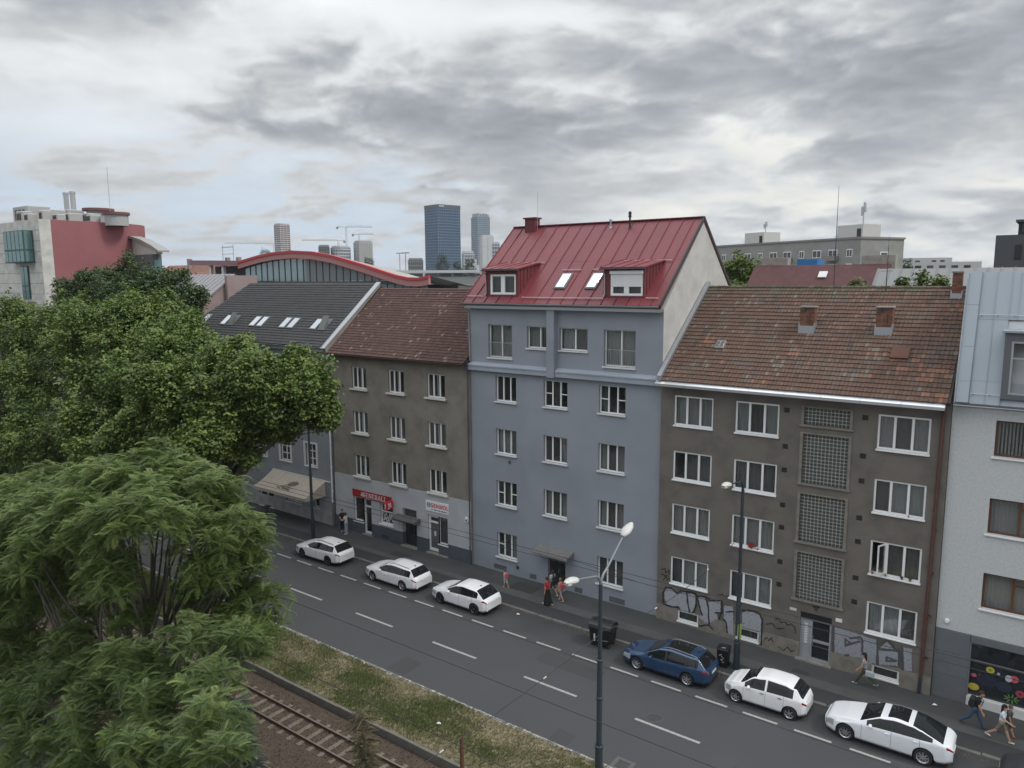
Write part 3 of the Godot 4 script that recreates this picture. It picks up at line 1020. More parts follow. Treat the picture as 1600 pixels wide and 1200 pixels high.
func house_brown() -> void:
	var z := -37.75
	var x0 := -17.75
	var x1 := -3.86
	var h := thing("apartment_house", "brown rendered apartment house with mossy tile roof, glass-block stairwell and graffiti", "house", Vector3(-10.8, 0.12, -42.7))
	var blotch := grain("blotch", 0.006, 0.72, 1.08)
	var render := mat("brown_render", Color(0.164, 0.148, 0.133), 0.93, grain("render_stain", 0.008, 0.70, 1.16, 6), 7.0, grain("speck", 0.09, 0.72, 1.18, 3), 0.7)
	var plinth := mat("brown_plinth", Color(0.235, 0.215, 0.185), 0.93, grain("render_stain", 0.008, 0.70, 1.16, 6), 2.6, grain("speck", 0.09, 0.72, 1.18, 3), 0.5)
	var holes := []
	var cols := [[-16.95, -14.75], [-13.54, -11.31], [-6.78, -4.60]]
	var rows := [[11.5, 13.13], [8.46, 10.05], [5.42, 7.06], [2.45, 4.0]]
	for c in cols:
		for r in rows: holes.append([c[0], c[1], r[0], r[1]])
	var cellars := [[-16.45, -15.22, 0.36, 0.96], [-13.0, -11.86, 0.36, 0.93], [-6.38, -5.18, 0.32, 0.88]]
	var blocks := [[12.28, 13.13], [9.33, 11.82], [6.33, 8.78], [3.3, 5.75]]
	for b in blocks: holes.append([-10.1, -8.0, b[0], b[1]])
	var door := [-9.8, -8.3, 0.12, 2.66]
	var w := Mb.new()
	wall_face(w, x0, x1, 1.0, 13.86, z, holes + [door] + cellars, 0.22)
	var prof := [V(z, 0.12), V(z, 13.86), V(-43.6, 18.7), V(-49.4, 13.86), V(-49.4, 0.12)]
	shell(w, x0, x1, prof)
	part(h, "wall", w.done(), render)
	w = Mb.new()
	wall_face(w, x0, x1, 0.1, 1.0, z + 0.03, cellars + [door], 0.25)
	w.quad(Vector3(x0, 1.0, z), Vector3(x1, 1.0, z), Vector3(x1, 1.0, z + 0.03), Vector3(x0, 1.0, z + 0.03))
	part(h, "plinth", w.done(), plinth)
	var kinds := ["ssg", "sss", "gss", "gss", "ssg", "ggg", "sss", "sss", "sgs", "sgs", "sgs", "ogg"]
	var k := 0
	for c in range(3):
		for r in range(4):
			var cu: String = [["sss", "dgg", "sss", "gss"], ["sgs", "ggg", "sss", "gss"], ["sgs", "gss", "ogg", "ssg"]][c][r]
			window(h, cols[c][0], cols[c][1], rows[r][0], rows[r][1], z, {"inset": 0.05, "bar": 0.085, "curtain": cu, "sill": 0.09, "sill_h": 0.06, "sill_mat": mats["white_frame"], "over": 0.03})
			k += 1
	for c in cellars:
		var cw := window(h, c[0], c[1], c[2], c[3], z + 0.03, {"inset": 0.06, "bar": 0.09, "lites": [], "curtain": "g", "sill": 0.06, "sill_mat": mats["white_frame"], "over": 0.02})
		cw.set_meta("label", "low white cellar window in the plinth")
	# glass blocks
	var gm := mat("glass_block", Color(0.060, 0.068, 0.066), 0.22)
	var joint := mat("block_joint", Color(0.36, 0.36, 0.335), 0.9)
	var frame := mat("stair_frame", Color(0.215, 0.20, 0.175), 0.92, blotch, 1.6)
	for b in blocks:
		var f := Mb.new()
		f.span(-10.24, -10.1, b[0] - 0.07, b[1] + 0.07, z - 0.02, z + 0.05)
		f.span(-8.0, -7.86, b[0] - 0.07, b[1] + 0.07, z - 0.02, z + 0.05)
		f.span(-10.1, -8.0, b[1], b[1] + 0.07, z - 0.02, z + 0.05)
		f.span(-10.3, -7.8, b[0] - 0.10, b[0], z - 0.02, z + 0.09)
		var p := part(h, "glass_block_window", f.done(), frame)
		block(p, "joint_grid", -10.1, -8.0, b[0], b[1], z - 0.15, z - 0.085, joint)
		var n := int(round((b[1] - b[0]) / 0.177))
		var bl := Mb.new()
		bevel_box(bl, Vector3.ZERO, Vector3(0.135, (b[1] - b[0]) / n - 0.04, 0.06), 0.018)
		var at: Array[Transform3D] = []
		for i in 12:
			for j in n:
				at.append(Transform3D(Basis.from_euler(Vector3(rng.randf_range(-0.03, 0.03), rng.randf_range(-0.03, 0.03), 0)), Vector3(-10.1 + (i + 0.5) * 0.175, b[0] + (j + 0.5) * (b[1] - b[0]) / n, z - 0.075)))
		var s := scatter(p, "glass_blocks", bl.done(), gm, at)
		s.global_transform = Transform3D.IDENTITY
	# vents
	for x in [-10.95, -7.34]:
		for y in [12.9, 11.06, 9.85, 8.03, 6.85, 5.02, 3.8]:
			var v := block(h, "vent", x - 0.13, x + 0.13, y - 0.12, y + 0.12, z - 0.02, z + 0.012, mats["hole_dark_paint"])  # solid panel, the dark of the vent opening is put into its colour
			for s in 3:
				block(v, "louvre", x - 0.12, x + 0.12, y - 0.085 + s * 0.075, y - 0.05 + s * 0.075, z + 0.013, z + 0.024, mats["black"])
	# entrance
	var alu := mat("alu", Color(0.30, 0.32, 0.35), 0.45)
	var e := Mb.new()
	e.span(-9.8, -9.74, 0.2, 2.3, z - 0.2, z - 0.08)
	e.span(-9.31, -9.22, 0.2, 2.3, z - 0.2, z - 0.08)
	e.span(-8.4, -8.3, 0.2, 2.3, z - 0.2, z - 0.08)
	e.span(-9.8, -8.3, 2.26, 2.34, z - 0.2, z - 0.07)
	e.span(-9.22, -8.4, 0.2, 0.3, z - 0.2, z - 0.08)
	e.span(-9.22, -8.4, 1.16, 1.28, z - 0.2, z - 0.08)
	var d := part(h, "door", e.done(), alu)
	block(d, "letterbox_panel", -9.74, -9.31, 0.2, 2.26, z - 0.17, z - 0.1, alu)
	for i in 8:
		block(d, "bell_plate", -9.6, -9.45, 1.0 + i * 0.14, 1.1 + i * 0.14, z - 0.1, z - 0.09, mats["white_sill"])
	block(d, "pane", -9.22, -8.4, 0.3, 1.16, z - 0.15, z - 0.14, mats["pane_dark"])
	block(d, "pane", -9.22, -8.4, 1.28, 2.26, z - 0.15, z - 0.14, mats["pane_dark"])
	block(d, "lintel_panel", -9.8, -8.3, 2.34, 2.66, z - 0.2, z - 0.03, mats["black"])
	block(d, "handle", -9.19, -9.16, 0.95, 1.5, z - 0.075, z - 0.045, mats["galvanised"])
	block(d, "threshold", -9.95, -8.2, 0.1, 0.2, z - 0.2, z + 0.22, mats["concrete"])
	block(d, "hall_recess", -9.8, -8.3, 0.2, 2.6, z - 1.0, z - 0.9, mats["room"])
	block(h, "number_plate", -8.13, -7.83, 2.58, 2.76, z + 0.004, z + 0.02, mats["white_frame"])
	block(h, "number_plate", -10.35, -10.02, 2.6, 2.74, z + 0.004, z + 0.02, mats["white_sill"])
	# roof
	var under := mat("tile_bed", Color(0.06, 0.045, 0.038), 0.95)
	var roof := deck(h, x0 + 0.1, x1 - 0.02, [V(-37.22, 13.98), V(-43.6, 18.86), V(-49.6, 14.0)], 0.16, under)
	var tm := mat("old_tile", Color.WHITE, 0.93, grain("tile_grain", 0.02, 0.65, 1.2, 4), 0.8)
	tm.vertex_color_use_as_albedo = true
	var f := FastNoiseLite.new()
	f.seed = 21
	f.frequency = 0.55
	f.fractal_octaves = 4
	# patches of newer orange tiles: x, share of the slope, half width, half height
	var fresh := [[-11.4, 0.38, 0.45, 0.035], [-7.2, 0.37, 0.7, 0.045], [-4.8, 0.22, 0.55, 0.05], [-15.9, 0.44, 0.3, 0.03], [-14.7, 0.22, 0.2, 0.02], [-5.4, 0.36, 0.4, 0.06], [-4.3, 0.9, 0.25, 0.1], [-17.2, 0.03, 0.3, 0.03], [-12.2, 0.07, 0.5, 0.03], [-6.1, 0.26, 0.3, 0.025], [-7.6, 0.2, 0.3, 0.025], [-4.5, 0.05, 0.5, 0.03], [-17.3, 0.3, 0.2, 0.03]]
	var tone := func(x: float, s: float) -> Color:
		var n := f.get_noise_2d(x, s * 8.0)
		var c := Color(0.113, 0.067, 0.050).lerp(Color(0.112, 0.082, 0.066), smoothstep(-0.1, 0.5, n + rng.randf_range(-0.12, 0.12)))
		if rng.randf() < 0.05: c = Color(0.150, 0.088, 0.065)
		if rng.randf() < 0.02: c = Color(0.15, 0.128, 0.108)
		if rng.randf() < 0.06: c = Color(0.085, 0.060, 0.050)
		if s > 0.94 and rng.randf() < 0.25: c = Color(0.085, 0.09, 0.055)
		for q in fresh:
			if absf(x - q[0]) < q[2] and absf(s - q[1]) < q[3] and rng.randf() < 0.6:
				c = Color(0.205, 0.104, 0.070)
		# lichen runs below the two chimneys
		for q in [[-11.35, 0.50], [-7.5, 0.50]]:
			var dx: float = x - q[0] + (q[1] - s) * 1.5
			if absf(dx) < 0.55 and s < q[1] and s > 0.12 and rng.randf() < 0.2: c = Color(0.145, 0.125, 0.104)
		return c * rng.randf_range(0.9, 1.1)
	tiles(roof, x0 + 0.12, x1 - 0.12, V(13.98, -37.24), V(18.88, -43.62), 0.3, 0.18, tm, tone)
	# ridge tiles
	var rt := Mb.new()
	rt.has_color = true
	for i in 40:
		var x := x0 + 0.15 + i * 0.342
		rt.tint = Color(0.115, 0.10, 0.07) * rng.randf_range(0.6, 1.3)
		for a in 5:
			var t0 := PI * a / 5.0
			var t1 := PI * (a + 1) / 5.0
			rt.quad(Vector3(x, 18.86 + sin(t0) * 0.1, -43.62 + cos(t0) * 0.13), Vector3(x, 18.86 + sin(t1) * 0.1, -43.62 + cos(t1) * 0.13), Vector3(x + 0.34, 18.87 + sin(t1) * 0.115, -43.62 + cos(t1) * 0.145), Vector3(x + 0.34, 18.87 + sin(t0) * 0.115, -43.62 + cos(t0) * 0.145))
	var rp := part(roof, "ridge_tiles", rt.done(), tm)
	rp.set_meta("kind", "stuff")
	# eave flashing, gutter, pipe
	var ef := Mb.new()
	ef.prism(PackedVector2Array([V(-37.62, 13.88), V(-37.05, 13.66), V(-37.05, 13.78), V(-37.3, 13.98), V(-37.62, 14.02)]), Vector3(x0 - 0.05, 0, 0), Vector3(0, 0, 1), Vector3.UP, Vector3(x1 - x0 - 0.1, 0, 0))
	var bright := metal("new_zinc", Color(0.72, 0.74, 0.77), 0.38, 0.75)
	for i in 8:
		var xa := x0 - 0.05 + i * 1.72
		var fl := Mb.new()
		fl.prism(PackedVector2Array([V(-37.66, 13.86), V(-37.02, 13.66), V(-37.0, 13.80), V(-37.28, 13.985), V(-37.66, 14.0)]), Vector3(xa, 0, 0), Vector3(0, 0, 1), Vector3.UP, Vector3(1.71, 0, 0))
		part(roof, "eave_flashing", fl.done(), bright)
	var pipe := mat("red_pipe", Color(0.105, 0.048, 0.038), 0.55, blotch, 0.9)
	downpipe(h, [Vector3(-4.1, 13.72, z + 0.55), Vector3(-4.12, 13.5, z + 0.15), Vector3(-4.14, 13.2, z + 0.11), Vector3(-4.28, 0.9, z + 0.11)], 0.075, pipe)
	downpipe(h, [Vector3(-4.28, 0.95, z + 0.11), Vector3(-4.3, 0.12, z + 0.11)], 0.075, mats["pole_paint"])
	# zinc strip where the roof meets the taller gable
	var zs := Mb.new()
	zs.prism(PackedVector2Array([V(-37.1, 13.95), V(-43.7, 19.02), V(-43.7, 19.22), V(-37.1, 14.22)]), Vector3(x0 + 0.02, 0, 0), Vector3(0, 0, 1), Vector3.UP, Vector3(0.24, 0, 0))
	part(roof, "abutment_flashing", zs.done(), mats["zinc"])
	chimney(h, Vector3(-10.97, 16.78, -40.85), 0.72, 0.5, 1.18, true)
	chimney(h, Vector3(-7.33, 16.82, -40.92), 0.72, 0.5, 1.18, true)
	chimney(h, Vector3(-4.57, 18.45, -43.15), 0.42, 0.42, 1.25, false)
	# roof hatch and little skylight
	for q in [[-15.15, 15.78, -39.56, 0.5, 0.6, "skylight", mats["concrete"]], [-6.33, 15.8, -39.58, 0.8, 0.8, "roof_hatch", mats["rust"]]]:
		var b := Basis(Vector3.RIGHT, deg_to_rad(37.4))
		var o := part(roof, q[5], bm(Vector3(q[3], 0.14, q[4])), q[6], Transform3D(b, Vector3(q[0], q[1] + 0.05, q[2] + 0.04)))
		if q[5] == "skylight":
			for s in [-0.11, 0.11]:
				part(o, "pane", bm(Vector3(0.18, 0.02, 0.42)), mats["pane_dark"], Transform3D(b, Vector3(q[0] + s, q[1] + 0.115, q[2] + 0.085)))
	# masts on the ridge
	for q in [[-10.46, -43.6, 5.4], [-7.8, -43.3, 2.6]]:
		var mm := Mb.new()
		mm.tube(PackedVector3Array([Vector3(q[0], 18.4, q[1]), Vector3(q[0], 18.4 + q[2] * 0.55, q[1]), Vector3(q[0], 18.9 + q[2], q[1])]), PackedFloat32Array([0.03, 0.022, 0.008]), 6)
		var mast := part(h, "antenna_mast", mm.done(), mats["pole_paint"])
		mm = Mb.new()
		mm.rod(Vector3(q[0] - 0.3, 18.9 + q[2] * 0.32, q[1]), Vector3(q[0] + 0.3, 18.9 + q[2] * 0.32, q[1] + 0.2), 0.012)
		mm.rod(Vector3(q[0] - 0.15, 18.9 + q[2] * 0.5, q[1] - 0.1), Vector3(q[0] + 0.15, 18.9 + q[2] * 0.5, q[1] + 0.1), 0.01)
		part(mast, "cross_arm", mm.done(), mats["pole_paint"])
	# graffiti on the plinth
	sprayed(h, "graffiti", -17.6, 0.14, -11.5, 2.32, z + 0.034, [
		[V(-17.26, 1.83), V(-17.11, 2.07), V(-16.88, 2.08), V(-16.50, 1.86), V(-16.23, 2.00), V(-15.99, 2.11), V(-15.91, 1.59), V(-15.78, 1.00), V(-16.30, 0.99), V(-16.39, 1.15), V(-16.85, 1.07), V(-17.13, 1.13), V(-17.26, 1.42)],
		[V(-15.89, 2.00), V(-15.74, 2.10), V(-15.43, 2.09), V(-15.40, 1.73), V(-15.45, 1.27), V(-15.58, 1.03), V(-15.75, 1.01)],
		[V(-15.29, 1.97), V(-15.07, 2.07), V(-14.81, 2.01), V(-14.67, 1.61), V(-14.61, 1.18), V(-14.64, 0.65), V(-14.86, 0.68), V(-15.19, 0.84), V(-15.04, 1.07), V(-15.17, 1.48)],
		[V(-14.68, 1.87), V(-14.46, 1.97), V(-13.99, 2.09), V(-13.97, 1.49), V(-14.19, 1.39), V(-14.09, 1.07), V(-14.59, 0.66), V(-14.61, 1.27)],
		[V(-13.78, 1.93), V(-13.28, 2.02), V(-13.22, 0.35), V(-13.56, 0.43), V(-13.62, 0.94), V(-13.79, 1.15), V(-13.79, 1.63)],
		[V(-12.79, 1.81), V(-12.53, 1.92), V(-12.13, 1.95), V(-11.84, 1.86), V(-11.75, 1.55), V(-11.74, 0.28), V(-11.84, 0.31), V(-11.84, 1.0), V(-12.78, 0.98)]], [
		[V(-17.32, 1.09), V(-17.36, 1.71), V(-17.20, 2.07), V(-16.88, 2.13), V(-16.50, 1.91), V(-16.28, 2.10), V(-15.97, 2.16), V(-15.43, 2.18), V(-15.34, 2.05), V(-14.86, 2.13), V(-14.55, 1.99), V(-14.00, 2.13)],
		[V(-17.29, 1.05), V(-16.85, 1.03), V(-16.39, 1.13), V(-16.34, 0.98)], [V(-15.94, 2.07), V(-15.86, 1.60), V(-15.75, 1.01)], [V(-15.38, 2.04), V(-15.37, 1.51), V(-15.49, 1.08)], [V(-15.29, 1.93), V(-15.14, 1.39), V(-15.00, 1.03)],
		[V(-14.81, 2.01), V(-14.67, 1.61), V(-14.59, 0.57)], [V(-13.91, 2.11), V(-13.89, 1.51), V(-14.05, 1.08)], [V(-14.27, 1.37), V(-13.89, 1.47)], [V(-13.79, 1.15), V(-13.62, 0.94), V(-13.56, 0.43)], [V(-13.64, 1.58), V(-13.27, 1.70)],
		[V(-12.80, 1.89), V(-12.33, 2.04), V(-11.93, 2.00), V(-11.72, 1.72), V(-11.72, 0.28)], [V(-15.18, 0.34), V(-14.63, 0.56), V(-14.41, 0.40)]],
		Color(0.60, 0.61, 0.64), Color(0.17, 0.17, 0.18), 0.042)
	sprayed(h, "graffiti", -8.25, 0.9, -4.5, 2.34, z + 0.035, [
		[V(-8.16, 2.29), V(-7.27, 2.24), V(-6.82, 2.22), V(-6.24, 2.17), V(-6.17, 0.94), V(-6.95, 1.03), V(-7.47, 0.98), V(-8.09, 0.98)], [V(-6.12, 1.73), V(-5.31, 1.83), V(-5.24, 1.13), V(-6.07, 0.97)], [V(-6.09, 1.81), V(-5.80, 2.21), V(-5.47, 1.93)], [V(-5.08, 2.15), V(-4.72, 2.19), V(-4.65, 1.06), V(-4.98, 1.03)]], [
		[V(-8.2, 2.30), V(-8.16, 1.00)], [V(-7.63, 1.80), V(-7.39, 1.68), V(-7.61, 1.46), V(-7.63, 1.80)], [V(-7.42, 1.90), V(-6.97, 2.10), V(-6.87, 1.99), V(-6.83, 1.22)], [V(-7.60, 1.47), V(-6.99, 1.87)], [V(-6.21, 2.22), V(-6.14, 0.95)],
		[V(-6.07, 2.07), V(-5.80, 2.27), V(-5.61, 2.21), V(-5.41, 1.95)], [V(-6.12, 1.73), V(-5.34, 1.89)], [V(-5.75, 1.44), V(-5.34, 1.38), V(-5.76, 1.25), V(-5.75, 1.44)], [V(-5.27, 1.99), V(-5.21, 1.21)], [V(-5.13, 2.14), V(-5.06, 1.04)], [V(-7.60, 0.94), V(-7.44, 1.03)]],
		Color(0.55, 0.56, 0.59), Color(0.30, 0.30, 0.32), 0.05)
	sprayed(h, "graffiti_tag", -17.55, 2.4, -12.2, 3.25, z + 0.004, [], [
		[V(-17.49, 3.06), V(-17.27, 3.18), V(-17.23, 2.94), V(-17.01, 3.13), V(-17.04, 2.91)], [V(-17.48, 2.77), V(-17.04, 2.77)], [V(-17.36, 2.48), V(-17.22, 2.77), V(-17.14, 2.50), V(-16.98, 2.69)], [V(-14.16, 2.42), V(-13.89, 2.5), V(-13.82, 2.41), V(-13.6, 2.5)]], Color.BLACK, Color(0.17, 0.16, 0.15), 0.028)
	sprayed(h, "graffiti_tag", -11.62, 0.25, -9.9, 2.1, z + 0.036, [], [
		[V(-11.04, 1.90), V(-10.86, 1.98), V(-10.76, 1.78), V(-10.55, 1.87), V(-10.42, 1.74), V(-10.25, 1.86), V(-10.06, 1.72), V(-9.99, 1.41)], [V(-11.55, 0.62), V(-11.43, 0.79), V(-11.33, 0.62), V(-11.18, 0.83), V(-11.11, 0.62)], [V(-10.85, 0.43), V(-10.54, 0.33), V(-10.37, 0.58), V(-10.18, 0.37), V(-10.00, 0.49)], [V(-11.5, 1.5), V(-11.2, 1.62), V(-11.0, 1.4), V(-10.6, 1.5)]], Color.BLACK, Color(0.18, 0.17, 0.17), 0.022)
	sprayed(h, "graffiti_tag", -9.3, 2.8, -8.9, 3.2, z + 0.004, [], [[V(-9.21, 3.07), V(-8.95, 3.11), V(-9.08, 2.88), V(-9.21, 3.07)]], Color.BLACK, Color(0.1, 0.1, 0.1), 0.03)
	# pots and flowers on two sills
	var leafm := mat("pot_leaf", Color(0.05, 0.10, 0.025), 0.8)
	var pots := [[-6.62, 5.42, Color(0.42, 0.20, 0.12), 0.10, "small tan pot plant on sill of the open window"], [-6.05, 5.42, Color(0.40, 0.36, 0.18), 0.09, "yellowish pot plant on sill of the open window"], [-5.35, 5.42, Color(0.02, 0.02, 0.02), 0.10, "black pot plant on sill of the open window"], [-5.0, 5.42, Color(0.05, 0.09, 0.03), 0.10, "green leafy pot plant on sill of the open window"], [-12.42, 5.42, Color(0.30, 0.015, 0.02), 0.17, "red geranium in a pot on a white window sill"], [-12.1, 5.42, Color(0.6, 0.62, 0.6), 0.08, "small white flower pot beside the red geranium"], [-5.25, 8.46, Color(0.35, 0.12, 0.06), 0.05, "tiny orange clay pot on an upper window sill"]]
	for q in pots:
		var t := thing("pot_plant", q[4], "pot plant", Vector3(q[0], q[1] - 0.01, z + 0.035))
		var m := Mb.new()
		var r: float = minf(q[3] * 0.55, 0.045)
		m.lathe(PackedVector2Array([V(0, 0), V(r * 0.75, 0), V(r, r * 1.9), V(r * 0.85, r * 1.9), V(r * 0.8, r * 1.5), V(0, r * 1.5)]), Vector3.ZERO, Basis(), 10)
		local(t, "pot", m.done(), mat("terracotta", Color(0.24, 0.11, 0.07), 0.9))
		m = Mb.new()
		for i in 46:
			var d2 := Vector3(rng.randfn(), absf(rng.randfn()), rng.randfn()).normalized()
			var c: Vector3 = Vector3(0, r * 2.2, 0) + d2 * q[3] * rng.randf_range(0.3, 1.0)
			var s: Vector3 = d2.cross(Vector3(0.3, 1, 0.2)).normalized() * q[3] * 0.28
			var u: Vector3 = d2.cross(s).normalized() * q[3] * 0.22
			m.quad(c - s, c + u, c + s, c - u)
		var fm := mat("bloom_%d" % pots.find(q), q[2], 0.8)
		local(t, "leaves", m.done(), leafm if q[3] > 0.15 else fm)
		if q[3] > 0.15:
			m = Mb.new()
			for i in 26:
				var d2 := Vector3(rng.randfn(), absf(rng.randfn()) + 0.2, rng.randfn() + 0.6).normalized()
				m.box(Vector3(0, r * 2.4, 0) + d2 * q[3], Vector3.ONE * 0.055, Basis.from_euler(d2 * 3.0))
			local(t, "blossoms", m.done(), fm)

# ---------------------------------------------------------------- the blue house with the red metal roof
func house_blue() -> void:
	var z := -37.95
	var x0 := -31.48
	var x1 := -17.79
	var h := thing("apartment_house", "blue-grey apartment house with steep red standing-seam roof and two dormers", "house", Vector3(-24.6, 0.12, -42.8))
	var speck := grain("speck", 0.09, 0.72, 1.18, 3)
	var blue := mat("blue_render", Color(0.283, 0.312, 0.360), 0.9, grain("soft", 0.004, 0.86, 1.06, 4), 11.0, speck, 0.8)
	var gable := mat("gable_render", Color(0.475, 0.468, 0.45), 0.93, grain("gable_stain", 0.007, 0.80, 1.08, 6), 6.0, speck, 0.9)
	var holes := []
	var cols := [[-29.45, -27.8], [-25.7, -23.97], [-21.8, -20.05]]
	var rows := [[11.63, 13.28], [8.17, 9.82], [4.71, 6.35], [1.18, 2.84]]
	for c in 3:
		for r in 4:
			if c != 1 or r != 3: holes.append([cols[c][0], cols[c][1], rows[r][0], rows[r][1]])
	var tall := [[-30.0, -28.1, 14.45, 16.57], [-21.5, -19.47, 14.41, 16.53]]
	var small := [[-26.95, -25.24, 15.2, 16.55], [-24.57, -22.6, 15.19, 16.53]]
	holes += tall + small
	var door := [-25.38, -24.06, 0.12, 2.25]
	var w := Mb.new()
	wall_face(w, x0, x1, 0.1, 17.75, z, holes + [door], 0.3)
	part(h, "wall", w.done(), blue)
	w = Mb.new()
	shell(w, x0, x1, [V(z, 0.1), V(z, 17.75), V(-43.1, 22.72), V(-47.7, 18.7), V(-47.7, 0.1)])
	part(h, "gable_wall", w.done(), gable)
	var cu := [["ddd", "ssg", "dgd", "dgs"], ["dgd", "dds", "sgs", ""], ["gdd", "sgs", "sgs", "ll"]]
	for c in 3:
		for r in 4:
			if c == 1 and r == 3: continue
			var o := {"inset": 0.17, "bar": 0.07, "curtain": cu[c][r], "sill": 0.12, "sill_h": 0.06, "frame": mats["white_frame"]}
			if (c == 0 and r >= 2) or (c != 0 and r == 0): o["transoms"] = [[0.5, 0, 1], [0.5, 2, 3]] if r != 3 else [[0.5, 0, 1]]
			if c == 2 and r == 3:
				o["lites"] = [0.36, 0.68]
				o["curtain"] = "lll"
			window(h, cols[c][0], cols[c][1], rows[r][0], rows[r][1], z, o)
	for q in tall:
		var wn := window(h, q[0], q[1], q[2], q[3], z, {"inset": 0.2, "lites": [0.52], "curtain": "ss", "sill": 0.1})
		wn.set_meta("label", "tall white french window with a rail across its lower half")
		var rail := Mb.new()
		rail.span(q[0], q[1], q[2] + 0.95, q[2] + 0.985, z - 0.06, z - 0.03)
		rail.span(q[0], q[1], q[2] + 0.1, q[2] + 0.13, z - 0.06, z - 0.03)
		for i in 17:
			var x: float = q[0] + 0.06 + i * (q[1] - q[0] - 0.12) / 16.0
			rail.rod(Vector3(x, q[2] + 0.1, z - 0.045), Vector3(x, q[2] + 0.96, z - 0.045), 0.008)
		part(wn, "railing", rail.done(), mats["galvanised"])
	for q in small:
		window(h, q[0], q[1], q[2], q[3], z, {"inset": 0.2, "lites": [0.53], "curtain": "sg", "sill": 0.1})
	# ledge under the top storey and the fin between the two middle windows
	var trim := mat("blue_trim", Color(0.302, 0.34, 0.398), 0.8, grain("soft", 0.004, 0.86, 1.06, 4), 5.0)
	for q in [[x0 - 0.02, -25.26], [-24.68, x1]]:
		var m := Mb.new()
		m.prism(PackedVector2Array([V(z + 0.002, 14.08), V(z + 0.34, 13.92), V(z + 0.34, 13.84), V(z + 0.30, 13.84), V(z + 0.30, 13.56), V(z + 0.002, 13.52)]), Vector3(q[0], 0, 0), Vector3(0, 0, 1), Vector3.UP, Vector3(q[1] - q[0], 0, 0))
		part(h, "ledge", m.done(), trim)
	block(h, "pilaster", -25.24, -24.7, 13.5, 17.6, z, z + 0.4, blue)
	# eave board and gutter
	block(h, "eave_board", x0 - 0.1, x1 - 0.02, 17.58, 17.84, z - 0.02, z + 0.48, mats["zinc"])
	gutter(h, x0 - 0.2, x1 + 0.02, 17.92, -37.34, 0.1, mats["zinc"])
	downpipe(h, [Vector3(x0 - 0.1, 17.86, -37.36), Vector3(x0 - 0.05, 17.3, z + 0.12), Vector3(x0 + 0.03, 14.1, z + 0.12)], 0.05, mats["zinc"])
	downpipe(h, [Vector3(x0 + 0.03, 14.15, z + 0.45), Vector3(x0 - 0.05, 13.7, z + 0.4), Vector3(x0 - 0.12, 13.2, z + 0.1), Vector3(x0 - 0.1, 0.2, z + 0.1)], 0.05, mat("dark_pipe", Color(0.08, 0.085, 0.095), 0.6))
	# entrance with its canopy
	var d := block(h, "door", door[0] + 0.02, door[1] - 0.02, 0.14, 2.23, z - 0.3, z - 0.24, mats["dark_door"])
	block(d, "pane", -25.1, -24.75, 0.9, 1.95, z - 0.24, z - 0.232, mats["pane_dark"])
	block(d, "pane", -24.6, -24.25, 0.9, 1.95, z - 0.24, z - 0.232, mats["pane_dark"])
	block(d, "handle", -24.7, -24.66, 1.0, 1.25, z - 0.235, z - 0.18, mats["galvanised"])
	block(d, "doorstep", door[0] - 0.1, door[1] + 0.1, 0.1, 0.18, z - 0.25, z + 0.3, mats["concrete"])
	var can := mat("canopy_felt", Color(0.19, 0.185, 0.175), 0.9, grain("blotch", 0.006, 0.72, 1.08), 1.4)
	var m2 := Mb.new()
	m2.prism(PackedVector2Array([V(z, 2.72), V(z + 0.85, 2.5), V(z + 0.85, 2.38), V(z, 2.4)]), Vector3(-26.05, 0, 0), Vector3(0, 0, 1), Vector3.UP, Vector3(2.6, 0, 0))
	var cp := part(h, "door_canopy", m2.done(), can)
	m2 = Mb.new()
	m2.span(-26.07, -23.43, 2.36, 2.5, z + 0.85, z + 0.875)
	part(cp, "drip_edge", m2.done(), mats["zinc"])
	# cellar grilles and small vents
	for q in [[-29.69, -28.66, 0.28, 0.58], [-26.78, -26.27, 0.26, 0.57], [-23.37, -22.83, 0.2, 0.51], [-20.94, -19.9, 0.2, 0.53], [-28.46, -28.24, 7.58, 7.8]]:
		var v := block(h, "grille", q[0], q[1], q[2], q[3], z - 0.01, z + 0.012, mat("grille_dark", Color(0.06, 0.062, 0.07), 0.7))
		for s in int((q[3] - q[2]) / 0.06):
			block(v, "grille_bar", q[0] + 0.01, q[1] - 0.01, q[2] + 0.02 + s * 0.06, q[2] + 0.04 + s * 0.06, z + 0.013, z + 0.024, mat("grille_bar", Color(0.16, 0.17, 0.19), 0.7))
	var rv := Mb.new()
	rv.lathe(PackedVector2Array([V(0, 0.02), V(0.1, 0.02), V(0.13, 0.03), V(0.13, 0)]), Vector3(-27.75, 0.73, z), Basis(Vector3.RIGHT, PI / 2), 16)
	part(h, "round_vent", rv.done(), mat("grille_dark", Color(0.06, 0.062, 0.07), 0.7))
	# red roof, sheet by sheet
	var red := mat("red_sheet", Color(0.155, 0.026, 0.034), 0.42, grain("sheet", 0.005, 0.84, 1.08, 4), 4.0)
	var deep := mat("red_trim", Color(0.118, 0.022, 0.028), 0.5)
	var e := Vector3(0, 17.93, -37.35)
	var r := Vector3(0, 22.95, -43.1)
	var roof := deck(h, x0 - 0.15, x1 + 0.04, [V(-37.37, 17.86), V(-43.1, 22.88), V(-47.9, 18.7)], 0.12, deep)
	var up := (r - e).normalized()
	var nr := Vector3(0, up.z * -1.0, up.y)
	var total := (r - e).length()
	var seams := [-31.62, -30.8, -29.86, -28.9, -27.94, -26.98, -26.02, -25.07, -24.13, -23.24, -22.33, -21.42, -20.6, -19.8, -18.99, -18.3, -17.76]
